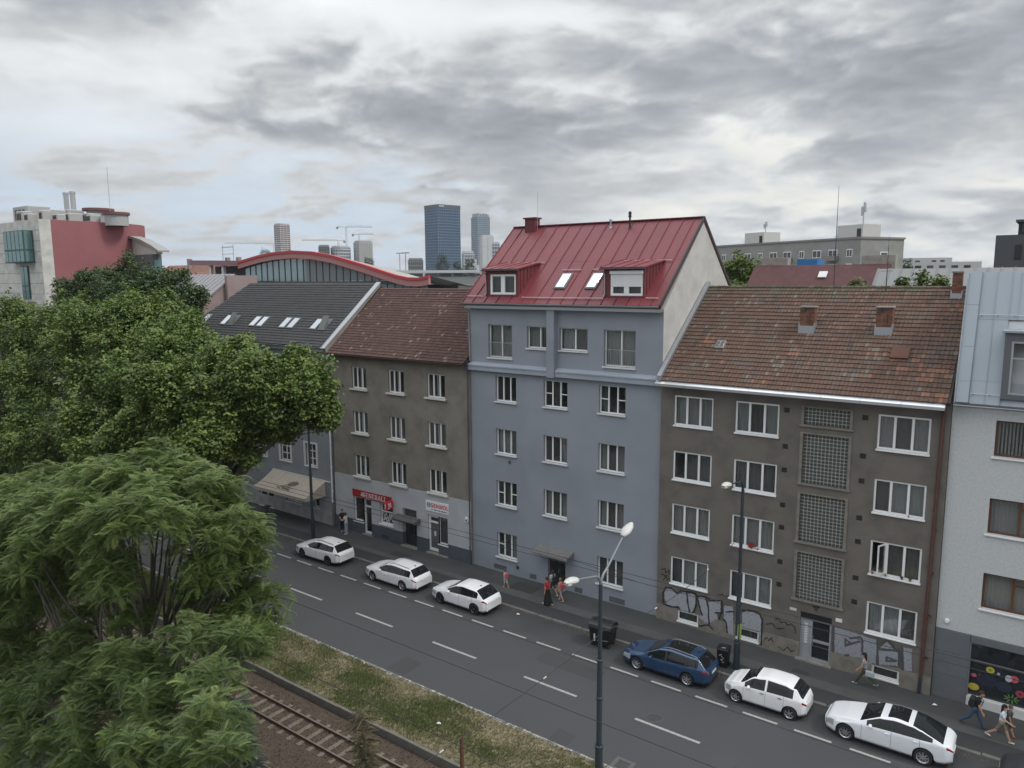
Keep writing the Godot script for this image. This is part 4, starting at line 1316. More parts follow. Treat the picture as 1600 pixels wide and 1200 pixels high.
	for i in seams.size() - 1:
		for part_of in [[0.0, 0.503], [0.503, 1.0]]:
			var m := Mb.new()
			var a: float = seams[i]
			var b: float = seams[i + 1]
			var p0: Vector3 = e + up * total * part_of[0] + nr * (0.02 + rng.randf_range(0.0, 0.006))
			var p1: Vector3 = e + up * total * part_of[1] + nr * (0.012 + rng.randf_range(0.0, 0.006))
			var mid := (p0 + p1) / 2
			var l := (p1 - p0).length() * 0.997
			m.box(mid + Vector3((a + b) / 2, 0, 0), Vector3(b - a - 0.012, 0.012, l), Basis(Vector3.RIGHT, nr, -up))
			m.box(mid + Vector3(a, 0, 0) + nr * 0.03, Vector3(0.028, 0.06, l), Basis(Vector3.RIGHT, nr, -up))
			part(roof, "roof_sheet", m.done(), red)
	var tr := Mb.new()
	tr.bar(Vector3(x0 - 0.15, 23.0, -43.1), Vector3(x1 + 0.05, 23.0, -43.1), 0.3, 0.06)
	part(roof, "ridge_cap", tr.done(), deep)
	tr = Mb.new()
	tr.bar(e + Vector3(x1 + 0.03, 0, 0), r + Vector3(x1 + 0.03, 0, 0), 0.07, 0.18)
	tr.bar(r + Vector3(x1 + 0.03, 0, 0), Vector3(x1 + 0.03, 18.75, -47.85), 0.07, 0.18)
	part(roof, "verge_trim", tr.done(), mat("verge_dark", Color(0.03, 0.03, 0.033), 0.6))
	# snow rails
	var railm := metal("pink_rail", Color(0.62, 0.50, 0.50), 0.5, 0.4)
	for q in [[-31.5, -30.2, 0.07], [-27.1, -21.4, 0.06], [-18.75, -18.0, 0.07], [-29.95, -27.05, 0.485], [-21.35, -18.35, 0.485], [-25.4, -24.0, 0.39], [-23.2, -22.0, 0.39]]:
		var m := Mb.new()
		var p: Vector3 = e + up * total * q[2] + nr * 0.13
		m.rod(p + Vector3(q[0], 0, 0), p + Vector3(q[1], 0, 0), 0.016)
		m.rod(p + Vector3(q[0], 0, 0) - nr * 0.06, p + Vector3(q[1], 0, 0) - nr * 0.06, 0.014)
		for k in int((q[1] - q[0]) / 0.9) + 1:
			m.bar(p + Vector3(q[0] + 0.1 + k * 0.9, 0, 0) - nr * 0.13, p + Vector3(q[0] + 0.1 + k * 0.9, 0, 0) + nr * 0.02, 0.03, 0.03, up)
		part(roof, "snow_rail", m.done(), railm)
	# dormers
	for q in [[-30.05, -27.5, 0, -29.66, -27.66], [-21.45, -18.9, 1, -21.02, -19.0]]:
		var fz := -37.78
		var cheek := Mb.new()
		var top := 19.98
		# front wall with the window opening, then the two cheeks
		wall_face(cheek, q[0], q[1], 18.0, top, fz, [[q[3], q[4], 18.47, 19.72]], 0.3)
		for x in [q[0], q[1]]:
			cheek.out_tri(Vector3(x, 18.0, fz), Vector3(x, top, fz), Vector3(x, top + 0.45, -40.4), Vector3(-1 if x == q[0] else 1, 0, 0))
			cheek.out_tri(Vector3(x, 18.0, fz), Vector3(x, top + 0.45, -40.4), Vector3(x, 18.0, -38.2), Vector3(-1 if x == q[0] else 1, 0, 0))
		var dm := part(roof, "dormer", cheek.done(), deep)
		for k in 6:
			var zz := fz - 0.25 - k * 0.38
			var yy := 18.35 + (fz - zz) * 0.87
			if yy < top + 0.1:
				block(dm, "cheek_seam", q[1], q[1] + 0.03, yy, top + 0.02 + (fz - zz) * 0.17, zz - 0.02, zz, deep)
		for k in 4:
			var a: float = lerpf(q[0] - 0.12, q[1] + 0.12, k / 4.0)
			var b: float = lerpf(q[0] - 0.12, q[1] + 0.12, (k + 1) / 4.0)
			var m := Mb.new()
			m.prism(PackedVector2Array([V(fz + 0.22, top + 0.0), V(-40.6, top + 0.50), V(-40.6, top + 0.58), V(fz + 0.22, top + 0.09)]), Vector3(a, 0, 0), Vector3(0, 0, 1), Vector3.UP, Vector3(b - a - 0.01, 0, 0))
			m.bar(Vector3(a, top + 0.1, fz + 0.2), Vector3(a, top + 0.6, -40.6), 0.026, 0.05)
			part(dm, "dormer_sheet", m.done(), red)
		gutter(dm, q[0] - 0.15, q[1] + 0.15, top + 0.0, fz + 0.27, 0.055, mat("dark_pipe", Color(0.08, 0.085, 0.095), 0.6))
		downpipe(dm, [Vector3(q[0] - 0.1, top - 0.04, fz + 0.27), Vector3(q[0] + 0.08, top - 0.3, fz + 0.06), Vector3(q[0] + 0.1, 18.55, fz + 0.06), Vector3(q[0] + 0.05, 18.4, fz + 0.15)], 0.035, mats["zinc"])
		# dormer windows hang on the dormer, one level down
		var fr := Mb.new()
		fr.span(q[3], q[4], 18.47, 18.6, fz - 0.1, fz - 0.02)
		fr.span(q[3], q[4], 19.6, 19.72, fz - 0.1, fz - 0.02)
		fr.span(q[3], q[3] + 0.15, 18.6, 19.6, fz - 0.1, fz - 0.02)
		fr.span(q[4] - 0.12, q[4], 18.6, 19.6, fz - 0.1, fz - 0.02)
		fr.span((q[3] + q[4]) / 2 - 0.16, (q[3] + q[4]) / 2 + 0.14, 18.6, 19.6, fz - 0.1, fz - 0.015)
		part(dm, "window_frame", fr.done(), mats["white_frame"])
		block(dm, "pane", q[3] + 0.15, (q[3] + q[4]) / 2 - 0.16, 18.6, 19.6, fz - 0.07, fz - 0.06, mats["pane"])
		block(dm, "pane", (q[3] + q[4]) / 2 + 0.14, q[4] - 0.12, 18.6, 19.6, fz - 0.07, fz - 0.06, mats["pane"])
		block(dm, "window_back", q[3], q[4], 18.4, 19.8, fz - 0.36, fz - 0.3, mats["cloth_grey"])
		if q[2] == 1:
			var sh := Mb.new()
			for k in 13:
				sh.box(Vector3((q[3] + q[4]) / 2, 19.66 - k * 0.055, fz - 0.005), Vector3(q[4] - q[3] - 0.06, 0.05, 0.016), Basis(Vector3.RIGHT, 0.12))
			part(dm, "roller_shutter", sh.done(), mats["shutter"])
			block(dm, "shutter_box", q[3] - 0.02, q[4] + 0.02, 19.68, 19.86, fz - 0.02, fz + 0.1, mats["shutter"])
	# skylights
	for x in [-25.18, -23.02]:
		var b := Basis(Vector3.RIGHT, nr, -up)
		var c: Vector3 = e + up * total * 0.262 + Vector3(x + 0.36, 0, 0)
		var o := part(roof, "skylight", bm(Vector3(0.78, 0.12, 1.42)), mat("skylight_frame", Color(0.10, 0.10, 0.11), 0.5), Transform3D(b, c + nr * 0.05))
		part(o, "pane", bm(Vector3(0.6, 0.02, 1.2)), metal("sky_glass", Color(0.62, 0.66, 0.70), 0.06, 0.9), Transform3D(b, c + nr * 0.12))
	# chimney and vent pipes
	var ch := block(h, "chimney", -30.4, -29.55, 22.2, 23.45, -43.2, -42.6, deep)
	block(ch, "cap", -30.5, -29.45, 23.45, 23.55, -43.3, -42.5, deep)
	for k in 4: block(ch, "seam", -30.3 + k * 0.21, -30.28 + k * 0.21, 22.4, 23.44, -42.6, -42.58, red)
	for q in [[-23.8, 22.55, -42.72, 0.6], [-22.36, 22.4, -42.55, 1.1]]:
		var m := Mb.new()
		m.lathe(PackedVector2Array([V(0.16, -0.2), V(0.1, 0.12), V(0.06, 0.14), V(0.06, q[3] * 0.7), V(0.10, q[3] * 0.7), V(0.10, q[3] * 0.8), V(0.06, q[3] * 0.84), V(0.11, q[3] * 0.88), V(0.09, q[3]), V(0, q[3] * 1.05)]), Vector3(q[0], q[1], q[2]), Basis(), 12)
		part(roof, "vent_pipe", m.done(), mats["black"] if q[3] > 1 else mats["zinc"])
	# lightning rod
	var lr := Mb.new()
	lr.rod(Vector3(-29.4, 22.7, -42.7), Vector3(-29.4, 25.2, -42.7), 0.012)
	part(roof, "lightning_rod", lr.done(), mats["galvanised"])

# ---------------------------------------------------------------- the grey house with two shops
func house_grey() -> void:
	var z := -37.8
	var x0 := -45.35
	var x1 := -31.5
	var h := thing("apartment_house", "grey-brown rendered house with maroon tile roof above two small shops", "house", Vector3(-38.4, 0.12, -42.7))
	var speck := grain("speck", 0.09, 0.72, 1.18, 3)
	var stain := grain("render_stain", 0.008, 0.70, 1.16, 6)
	var upper := mat("grey_render", Color(0.235, 0.217, 0.188), 0.93, stain, 8.0, speck, 0.7)
	var lower := mat("pale_render", Color(0.47, 0.485, 0.515), 0.92, grain("soft", 0.004, 0.86, 1.06, 4), 6.0, speck, 0.7)
	var slate := mat("slate_plinth", Color(0.085, 0.10, 0.122), 0.85, grain("soft", 0.004, 0.86, 1.06, 4), 3.0, speck, 0.7)
	var cols := [[-43.0, -41.4], [-39.12, -37.54], [-35.34, -33.68]]
	var rows := [[11.38, 13.02], [7.99, 9.65], [4.63, 6.3]]
	var holes := []
	for c in cols:
		for r in rows: holes.append([c[0], c[1], r[0], r[1]])
	var w := Mb.new()
	wall_face(w, x0, x1, 4.55, 13.86, z, holes, 0.25)
	shell(w, x0, x1, [V(z, 0.1), V(z, 13.86), V(-43.0, 18.5), V(-48.2, 13.9), V(-48.2, 0.1)])
	part(h, "wall", w.done(), upper)
	var shops := [[-43.28, -42.2, 1.05, 2.96], [-42.2, -41.3, 0.16, 2.98], [-40.38, -39.0, 1.36, 2.96], [-38.0, -36.6, 0.12, 2.98], [-35.53, -34.5, 0.2, 2.96], [-34.5, -33.64, 1.0, 2.96]]
	w = Mb.new()
	wall_face(w, x0, x1, 1.12, 4.55, z + 0.02, shops, 0.32)
	w.quad(Vector3(x0, 4.55, z), Vector3(x1, 4.55, z), Vector3(x1, 4.55, z + 0.02), Vector3(x0, 4.55, z + 0.02))
	part(h, "shop_wall", w.done(), lower)
	w = Mb.new()
	wall_face(w, x0, x1, 0.1, 1.12, z + 0.05, shops, 0.35)
	w.quad(Vector3(x0, 1.12, z + 0.02), Vector3(x1, 1.12, z + 0.02), Vector3(x1, 1.12, z + 0.05), Vector3(x0, 1.12, z + 0.05))
	part(h, "plinth", w.done(), slate)
	for c in 3:
		for r in 3:
			window(h, cols[c][0], cols[c][1], rows[r][0], rows[r][1], z, {"inset": 0.13, "bar": 0.085, "curtain": "ddd" if (c + r) % 3 else "ddg", "sill": 0.15, "sill_h": 0.1, "over": 0.16, "sill_mat": mats["old_frame"]})
			# one sash of the double window stands tilted inwards
			var t := Transform3D(Basis(Vector3.RIGHT, 0.0) * Basis(Vector3.UP, 0.09), Vector3(lerpf(cols[c][0], cols[c][1], 0.5), (rows[r][0] + rows[r][1]) / 2, z - 0.25))
			part(h, "inner_sash", bm(Vector3(0.05, 1.4, 0.04)), mats["white_frame"], t)
	# roof
	var roof := deck(h, x0 + 0.25, x1 - 0.02, [V(-37.25, 13.98), V(-43.0, 18.62), V(-48.4, 14.0)], 0.16, mat("tile_bed", Color(0.06, 0.045, 0.038), 0.95))
	var tm := mat("maroon_tile", Color.WHITE, 0.85, grain("tile_grain", 0.02, 0.65, 1.2, 4), 0.8)
	tm.vertex_color_use_as_albedo = true
	tiles(roof, x0 + 0.3, x1 + 0.0, V(13.98, -37.27), V(18.64, -43.02), 0.27, 0.19, tm, func(_x: float, _s: float) -> Color:
		var c := Color(0.100, 0.054, 0.045)
		if rng.randf() < 0.03: c = Color(0.22, 0.16, 0.14)
		return c * rng.randf_range(0.72, 1.2))
	var rt := Mb.new()
	rt.tube(PackedVector3Array([Vector3(x0 + 0.3, 18.62, -43.0), Vector3(x1, 18.62, -43.0)]), PackedFloat32Array([0.12, 0.12]), 8)
	part(roof, "ridge_roll", rt.done(), mat("ridge_brown", Color(0.10, 0.055, 0.045), 0.9))
	for i in 9:
		var x := x0 + 0.9 + i * 1.5
		part(roof, "snow_hook", bm(Vector3(0.16, 0.1, 0.12)), mats["black"], Transform3D(Basis(Vector3.RIGHT, 0.68), Vector3(x, 17.75, -41.87)))
	gutter(h, x0 + 0.2, x1 - 0.05, 13.92, -37.2, 0.09, mat("brown_gutter", Color(0.085, 0.055, 0.045), 0.6))
	# raised firewall between this roof and the next
	var fw := Mb.new()
	fw.prism(PackedVector2Array([V(-37.3, 13.9), V(-43.1, 18.9), V(-43.1, 19.15), V(-37.2, 14.3)]), Vector3(x0 - 0.25, 0, 0), Vector3(0, 0, 1), Vector3.UP, Vector3(0.42, 0, 0))
	part(h, "fire_wall", fw.done(), upper)
	fw = Mb.new()
	fw.prism(PackedVector2Array([V(-37.1, 14.24), V(-43.15, 19.17), V(-43.15, 19.23), V(-37.1, 14.3)]), Vector3(x0 - 0.32, 0, 0), Vector3(0, 0, 1), Vector3.UP, Vector3(0.5, 0, 0))
	part(h, "fire_wall_cap", fw.done(), mats["zinc"])
	# first shop: side window, door, display window
	var shopd := {"inset": 0.16, "bar": 0.09, "lites": [], "curtain": "d", "sill": 0.05, "sill_mat": mats["white_frame"], "room": 1.6}
	window(h, -43.28, -42.2, 1.05, 2.96, z + 0.02, shopd).set_meta("label", "narrow shop side window beside the open door")
	var d := Mb.new()
	d.span(-42.2, -42.08, 0.2, 2.98, z - 0.24, z - 0.13)
	d.span(-41.38, -41.3, 0.2, 2.98, z - 0.24, z - 0.13)
	d.span(-42.08, -41.38, 2.86, 2.98, z - 0.24, z - 0.13)
	d.span(-42.08, -41.38, 2.28, 2.4, z - 0.24, z - 0.13)
	d.span(-42.08, -41.38, 0.2, 0.34, z - 0.24, z - 0.13)
	var dp := part(h, "shop_door", d.done(), mats["white_frame"])
	block(dp, "pane", -42.08, -41.38, 0.34, 2.28, z - 0.2, z - 0.19, mats["pane"])
	block(dp, "pane", -42.08, -41.38, 2.4, 2.86, z - 0.2, z - 0.19, mats["pane"])
	block(dp, "shop_recess", -42.2, -41.3, 0.2, 2.98, z - 1.6, z - 1.5, mats["room"])
	block(dp, "doorstep", -42.3, -41.2, 0.1, 0.2, z - 0.3, z + 0.12, mats["concrete"])
	var sw := window(h, -40.38, -39.0, 1.36, 2.96, z + 0.02, {"inset": 0.16, "bar": 0.09, "lites": [], "transoms": [[0.58, 0, 1]], "curtain": "d", "sill": 0.08, "sill_mat": mats["white_frame"], "room": 1.0})
	sw.set_meta("label", "display window with a white lattice poster in its lower half")
	sprayed(sw, "lattice_poster", -40.28, 1.46, -39.1, 2.24, z - 0.155, [], [[V(-40.2, 1.5), V(-39.9, 2.2), V(-39.6, 1.5), V(-39.3, 2.2)], [V(-40.2, 2.2), V(-39.8, 1.5), V(-39.5, 2.2), V(-39.15, 1.5)], [V(-40.25, 1.85), V(-39.15, 1.85)], [V(-40.2, 1.62), V(-39.2, 2.1)]], Color.BLACK, Color(0.75, 0.76, 0.77), 0.035)
	# signs are things of their own
	var redm := mat("sign_red", Color(0.30, 0.018, 0.022), 0.45)
	var brightred := mat("sign_bright_red", Color(0.52, 0.02, 0.035), 0.4)
	var white: Material = mats["white_frame"]
	var s := thing("shop_sign", "long dark red shop sign with white serif lettering above shop door", "sign", Vector3(-41.2, 3.0, z + 0.02))
	block(s, "board", -43.27, -39.08, 3.0, 3.56, z + 0.022, z + 0.1, redm)
	words(s, "lettering", "GENERALI", Vector3(-40.9, 3.27, z + 0.104), 0.36, white, true, false, Basis(), 1.0)
	var em := Mb.new()
	for q in [[-42.28, 3.17, 0.10, 0.05], [-42.12, 3.17, 0.05, 0.09], [-42.2, 3.28, 0.22, 0.07], [-42.05, 3.37, 0.10, 0.12], [-42.24, 3.38, 0.06, 0.1], [-41.98, 3.22, 0.1, 0.05], [-41.93, 3.3, 0.05, 0.12]]:
		em.box(Vector3(q[0], q[1], z + 0.104), Vector3(q[2], q[3], 0.008), Basis(Vector3.BACK, q[2] * 2.0))
	part(s, "emblem", em.done(), white)
	s = thing("projecting_sign", "bright red box sign with white emblem projecting from wall over the shop", "sign", Vector3(-38.95, 2.75, z + 0.02))
	block(s, "box", -39.04, -38.86, 2.78, 3.38, z + 0.12, z + 0.82, brightred)
	block(s, "bracket", -38.98, -38.92, 3.02, 3.1, z + 0.02, z + 0.12, mats["galvanised"])
	em = Mb.new()
	for q in [[0.45, 3.13, 0.3, 0.07], [0.55, 3.22, 0.12, 0.12], [0.36, 3.21, 0.07, 0.1], [0.38, 3.04, 0.07, 0.1], [0.55, 3.04, 0.07, 0.1], [0.47, 2.92, 0.4, 0.045]]:
		em.box(Vector3(-38.857, q[1], z + q[0]), Vector3(0.008, q[3], q[2]), Basis(Vector3.RIGHT, q[2]))
		em.box(Vector3(-39.043, q[1], z + q[0]), Vector3(0.008, q[3], q[2]), Basis(Vector3.RIGHT, q[2]))
		em.box(Vector3(-38.95 + (q[0] - 0.47) * 0.4, q[1], z + 0.823), Vector3(q[2] * 0.4, q[3], 0.008))
	part(s, "emblem", em.done(), white)
	s = thing("shop_sign", "white shop sign with red capital lettering and blue emblem", "sign", Vector3(-34.6, 3.25, z + 0.02))
	block(s, "board", -35.63, -33.52, 3.24, 4.0, z + 0.022, z + 0.07, white)
	words(s, "lettering", "GEHWOL", Vector3(-34.34, 3.68, z + 0.074), 0.3, mat("letter_red", Color(0.48, 0.01, 0.05), 0.5), false, true, Basis(), 0.98)
	em = Mb.new()
	em.span(-35.48, -35.22, 3.5, 3.84, z + 0.07, z + 0.076)
	part(s, "emblem", em.done(), mat("letter_blue", Color(0.012, 0.12, 0.32), 0.5))
	em = Mb.new()
	em.prism(PackedVector2Array([V(-35.40, 3.5), V(-35.28, 3.6), V(-35.33, 3.84), V(-35.38, 3.84), V(-35.34, 3.62), V(-35.44, 3.54)]), Vector3(0, 0, z + 0.076), Vector3.RIGHT, Vector3.UP, Vector3(0, 0, 0.005))
	part(s, "emblem_figure", em.done(), white)
	em = Mb.new()
	for q in [[-35.1, 0.14], [-34.85, 0.3], [-34.5, 0.25], [-34.2, 0.34], [-33.85, 0.24]]:
		em.span(q[0], q[0] + q[1], 3.36, 3.42, z + 0.07, z + 0.075)
	part(s, "tagline", em.done(), mat("letter_dark", Color(0.05, 0.06, 0.10), 0.5))
	# house entrance with its concrete canopy
	var old := mat("old_canopy", Color(0.115, 0.115, 0.11), 0.92, stain, 1.6)
	block(h, "entrance_lintel", -38.0, -36.6, 2.36, 2.98, z - 0.3, z - 0.26, old)
	var cm := Mb.new()
	cm.prism(PackedVector2Array([V(z, 2.46), V(z + 0.62, 2.36), V(z + 0.7, 2.26), V(z + 0.62, 2.12), V(z, 2.16)]), Vector3(-38.5, 0, 0), Vector3(0, 0, 1), Vector3.UP, Vector3(2.3, 0, 0))
	part(h, "entrance_canopy", cm.done(), old)
	var dd := block(h, "entrance_door", -37.95, -36.65, 0.14, 2.36, z - 0.3, z - 0.25, mats["dark_door"])
	for q in [[-37.6, -37.2], [-37.1, -36.78]]:
		block(dd, "pane", q[0], q[1], 0.9, 2.1, z - 0.25, z - 0.242, mats["pane_dark"])
	block(dd, "step", -38.1, -36.5, 0.1, 0.2, z - 0.2, z + 0.25, mats["concrete"])
	for i in 4: block(h, "name_plate", -38.32, -38.12, 1.2 + i * 0.22, 1.36 + i * 0.22, z + 0.02, z + 0.035, mats["white_sill"])
	block(h, "name_plate", -38.4, -38.05, 2.08, 2.22, z + 0.02, z + 0.035, mats["white_sill"])
	block(h, "name_plate", -36.02, -35.8, 2.5, 2.8, z + 0.02, z + 0.03, lower)
	# second shop: glazed door and side light
	d = Mb.new()
	d.span(-35.5, -35.36, 0.3, 2.9, z - 0.2, z - 0.1)
	d.span(-34.62, -34.46, 0.3, 2.9, z - 0.2, z - 0.1)
	d.span(-35.36, -34.62, 2.78, 2.9, z - 0.2, z - 0.1)
	d.span(-35.36, -34.62, 2.36, 2.48, z - 0.2, z - 0.1)
	d.span(-35.36, -34.62, 0.3, 0.5, z - 0.2, z - 0.1)
	dp = part(h, "shop_door", d.done(), mats["white_frame"])
	block(dp, "leaf", -35.36, -34.62, 0.5, 2.36, z - 0.18, z - 0.14, mat("door_grey", Color(0.095, 0.105, 0.105), 0.5))
	block(dp, "pane", -35.36, -34.62, 2.48, 2.78, z - 0.16, z - 0.15, mats["pane"])
	block(dp, "notice", -35.06, -34.86, 1.4, 1.75, z - 0.14, z - 0.135, mats["white_sill"])
	block(dp, "shop_recess", -35.53, -34.5, 0.2, 2.96, z - 1.4, z - 1.3, mats["room"])
	block(dp, "doorstep", -35.6, -33.6, 0.1, 0.22, z - 0.3, z + 0.18, mats["concrete"])
	window(h, -34.5, -33.64, 1.0, 2.96, z + 0.02, {"inset": 0.12, "bar": 0.06, "lites": [], "curtain": "g", "sill": 0.06, "sill_mat": mats["white_frame"]}).set_meta("label", "tall side light of the second shop door")
	var ac := block(h, "alarm_box", -31.95, -31.7, 3.1, 3.4, z + 0.02, z + 0.16, white)
	block(ac, "alarm_face", -31.9, -31.75, 3.16, 3.28, z + 0.16, z + 0.168, mats["cloth_grey"])
	var vt := block(h, "grille", -40.25, -39.5, 0.28, 0.52, z + 0.04, z + 0.06, mats["hole_dark_paint"])
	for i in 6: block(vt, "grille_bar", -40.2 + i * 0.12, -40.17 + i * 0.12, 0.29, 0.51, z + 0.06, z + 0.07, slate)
	downpipe(h, [Vector3(x1 - 0.1, 13.9, z + 0.5), Vector3(x1 - 0.1, 13.5, z + 0.1), Vector3(x1 - 0.06, 0.2, z + 0.1)], 0.045, mat("dark_pipe", Color(0.08, 0.085, 0.095), 0.6))

# ---------------------------------------------------------------- the house under the trees, with the charcoal roof
func house_left() -> void:
	var z := -37.75
	var x0 := -66.0
	var x1 := -45.6
	var h := thing("apartment_house", "grey townhouse with charcoal tile roof and paired skylights behind the trees", "house", Vector3(-55.8, 0.12, -42.7))
	var speck := grain("speck", 0.09, 0.72, 1.18, 3)
	var wallm := mat("townhouse_render", Color(0.27, 0.285, 0.31), 0.92, grain("soft", 0.004, 0.86, 1.06, 4), 7.0, speck, 0.7)
	var holes := []
	var wins := []
	for i in 6:
		var xc := -48.1 - i * 3.28
		for r in [[4.62, 6.45], [8.2, 10.2], [12.2, 13.35]]:
			var w2 := 1.3 if r[0] < 12 else 1.2
			wins.append([xc - w2 / 2, xc + w2 / 2, r[0], r[1]])
	holes += wins
	var low := [[-48.0, -47.3, 1.25, 2.3], [-55.3, -53.3, 0.2, 2.4], [-51.5, -49.5, 1.2, 2.6], [-60.5, -58.0, 0.6, 2.8]]
	holes += low
	var w := Mb.new()
	wall_face(w, x0, x1, 0.1, 14.3, z, holes, 0.3)
	shell(w, x0, x1, [V(z, 0.1), V(z, 14.3), V(-43.2, 14.31), V(-48.6, 14.3), V(-48.6, 0.1)])
	part(h, "wall", w.done(), wallm)
	block(h, "plinth", x0, x1, 0.1, 1.18, z, z + 0.04, mat("townhouse_plinth", Color(0.30, 0.305, 0.31), 0.92, grain("blotch", 0.006, 0.72, 1.08), 3.0))
	for q in wins:
		var wn := window(h, q[0], q[1], q[2], q[3], z, {"inset": 0.15, "bar": 0.07, "lites": [0.5], "transoms": [[0.66, 0, 2], [0.33, 0, 2]] if q[2] < 12 else [[0.5, 0, 2]], "curtain": "dd", "sill": 0.1})
		var s := Mb.new()
		s.span(q[0] - 0.2, q[0], q[2] - 0.12, q[3] + 0.14, z - 0.02, z + 0.05)
		s.span(q[1], q[1] + 0.2, q[2] - 0.12, q[3] + 0.14, z - 0.02, z + 0.05)
		s.span(q[0], q[1], q[3], q[3] + 0.14, z - 0.02, z + 0.05)
		part(wn, "surround", s.done(), mats["white_sill"])
	for q in low:
		window(h, q[0], q[1], q[2], q[3], z, {"inset": 0.15, "lites": [0.5] if q[1] - q[0] > 1 else [], "curtain": "d", "sill": 0.06})
	# hipped charcoal roof
	var slate := mat("charcoal_tile", Color.WHITE, 0.8, grain("tile_grain", 0.02, 0.65, 1.2, 4), 0.9)
	slate.vertex_color_use_as_albedo = true
	var hipx := 3.4
	var b := Mb.new()
	var e0 := Vector3(x0 - 0.3, 14.36, -37.3)
	var e1 := Vector3(x1 + 0.2, 14.36, -37.3)
	var r0 := Vector3(x0 - 0.3 + hipx, 19.14, -43.2)
	var r1 := Vector3(x1 + 0.2, 19.14, -43.2)
	var f0 := Vector3(x0 - 0.3, 14.36, -49.0)
	var f1 := Vector3(x1 + 0.2, 14.36, -49.0)
	b.quad(e0, r0, r1, e1)
	b.quad(f1, r1, r0, f0)
	b.tri(f0, r0, e0)
	b.tri(e1, r1, f1)
	b.quad(e0, e1, f1, f0)
	var roof := part(h, "roof", b.done(), mat("charcoal_bed", Color(0.035, 0.035, 0.037), 0.9))
	tiles(roof, x0 - 0.3, x1 + 0.0, V(14.38, -37.28), V(19.16, -43.22), 0.3, 0.3, slate, func(_x: float, _s: float) -> Color:
		var c := Color(0.052, 0.052, 0.055) * rng.randf_range(0.86, 1.14)
		return c, hipx)
	gutter(h, x0 - 0.3, x1 + 0.1, 14.3, -37.22, 0.09, mats["zinc"])
	block(h, "cornice", x0, x1, 13.95, 14.25, z, z + 0.3, mats["white_sill"])
	downpipe(h, [Vector3(x1 + 0.05, 14.2, z + 0.5), Vector3(x1 + 0.1, 13.7, z + 0.12), Vector3(x1 + 0.05, 2.0, z + 0.12)], 0.06, mat("white_pipe", Color(0.72, 0.73, 0.74), 0.5))
	downpipe(h, [Vector3(x1 + 0.05, 2.05, z + 0.12), Vector3(x1 + 0.05, 0.12, z + 0.12)], 0.07, mat("iron_pipe", Color(0.15, 0.14, 0.12), 0.7))
	var up := Vector3(0, 4.78, -5.94).normalized()
	var nr := Vector3(0, 5.94, 4.78).normalized()
	for q in [[-64.0, 0], [-60.75, 0], [-59.65, 1], [-56.45, 0], [-55.4, 0], [-52.3, 0], [-51.25, 0], [-48.35, 0], [-47.3, 1]]:
		var c := Vector3(q[0], 14.38, -37.28) + up * 2.35
		var bs := Basis(Vector3.RIGHT, nr, -up)
		var o := part(roof, "skylight", bm(Vector3(0.8, 0.14, 1.3)), mat("skylight_frame", Color(0.10, 0.10, 0.11), 0.5), Transform3D(bs, c + nr * 0.06))
		if q[1] == 1:
			part(o, "open_sash", bm(Vector3(0.7, 0.04, 1.2)), mat("skylight_sash", Color(0.09, 0.10, 0.09), 0.3), Transform3D(bs * Basis(Vector3.RIGHT, 0.35), c + nr * 0.32))
		else:
			part(o, "pane", bm(Vector3(0.62, 0.02, 1.1)), metal("sky_glass", Color(0.62, 0.66, 0.70), 0.06, 0.9), Transform3D(bs, c + nr * 0.14))
	# awning over the cafe front
	var cloth := mat("awning_cloth", Color(0.50, 0.44, 0.36), 0.9, grain("awning_stain", 0.01, 0.82, 1.08, 5), 2.6)
	cloth.backlight_enabled = true
	cloth.backlight = Color(0.2, 0.17, 0.13)
	var a := thing("awning", "faded beige fabric awning with a brown motif over cafe front", "awning", Vector3(-50, 2.3, z))
	var am := Mb.new()
	var wy := 3.58
	var fy := 2.62
	var fz := -35.75
	var ax := -53.2
	var bx := -46.45
	var n := 14
	for i in n:
		var u0 := lerpf(ax, bx, float(i) / n)
		var u1 := lerpf(ax, bx, float(i + 1) / n)
		for j in 5:
			var p := func(u: float, k: float) -> Vector3: return Vector3(u, lerpf(wy, fy, k) - 0.10 * sin(k * PI) - 0.02 * absf(sin(u * 2.3)) * sin(k * PI), lerpf(z + 0.05, fz, k))
			am.quad(p.call(u0, (j + 1) / 5.0), p.call(u0, j / 5.0), p.call(u1, j / 5.0), p.call(u1, (j + 1) / 5.0))
	part(a, "cloth", am.done(), cloth)
	am = Mb.new()
	am.quad(Vector3(ax, fy - 0.24, fz + 0.01), Vector3(ax, fy, fz), Vector3(bx, fy, fz), Vector3(bx, fy - 0.24, fz + 0.01))
	am.quad(Vector3(bx, fy - 0.24, fz), Vector3(bx, fy, fz), Vector3(bx, fy, z + 0.05), Vector3(bx, fy - 0.24, z + 0.05))
	am.tri(Vector3(bx, fy, fz), Vector3(bx, wy, z + 0.05), Vector3(bx, fy, z + 0.05))
	part(a, "valance", am.done(), cloth)
	am = Mb.new()
	am.rod(Vector3(ax, fy - 0.02, fz + 0.02), Vector3(bx, fy - 0.02, fz + 0.02), 0.025)
	am.rod(Vector3(ax + 0.3, 2.5, z + 0.05), Vector3(ax + 0.3, fy, fz), 0.02)
	am.rod(Vector3(bx - 0.3, 2.5, z + 0.05), Vector3(bx - 0.3, fy, fz), 0.02)
	part(a, "frame", am.done(), mats["galvanised"])
	block(a, "wall_bar", ax, bx + 0.6, wy - 0.02, wy + 0.1, z, z + 0.07, mats["white_sill"])
	# brown printed motif: a bean shape over a branch, on the slope
	am = Mb.new()
	var on := func(u: float, k: float) -> Vector3: return Vector3(u, lerpf(wy, fy, k) - 0.10 * sin(k * PI) + 0.012, lerpf(z + 0.05, fz, k) + 0.006)
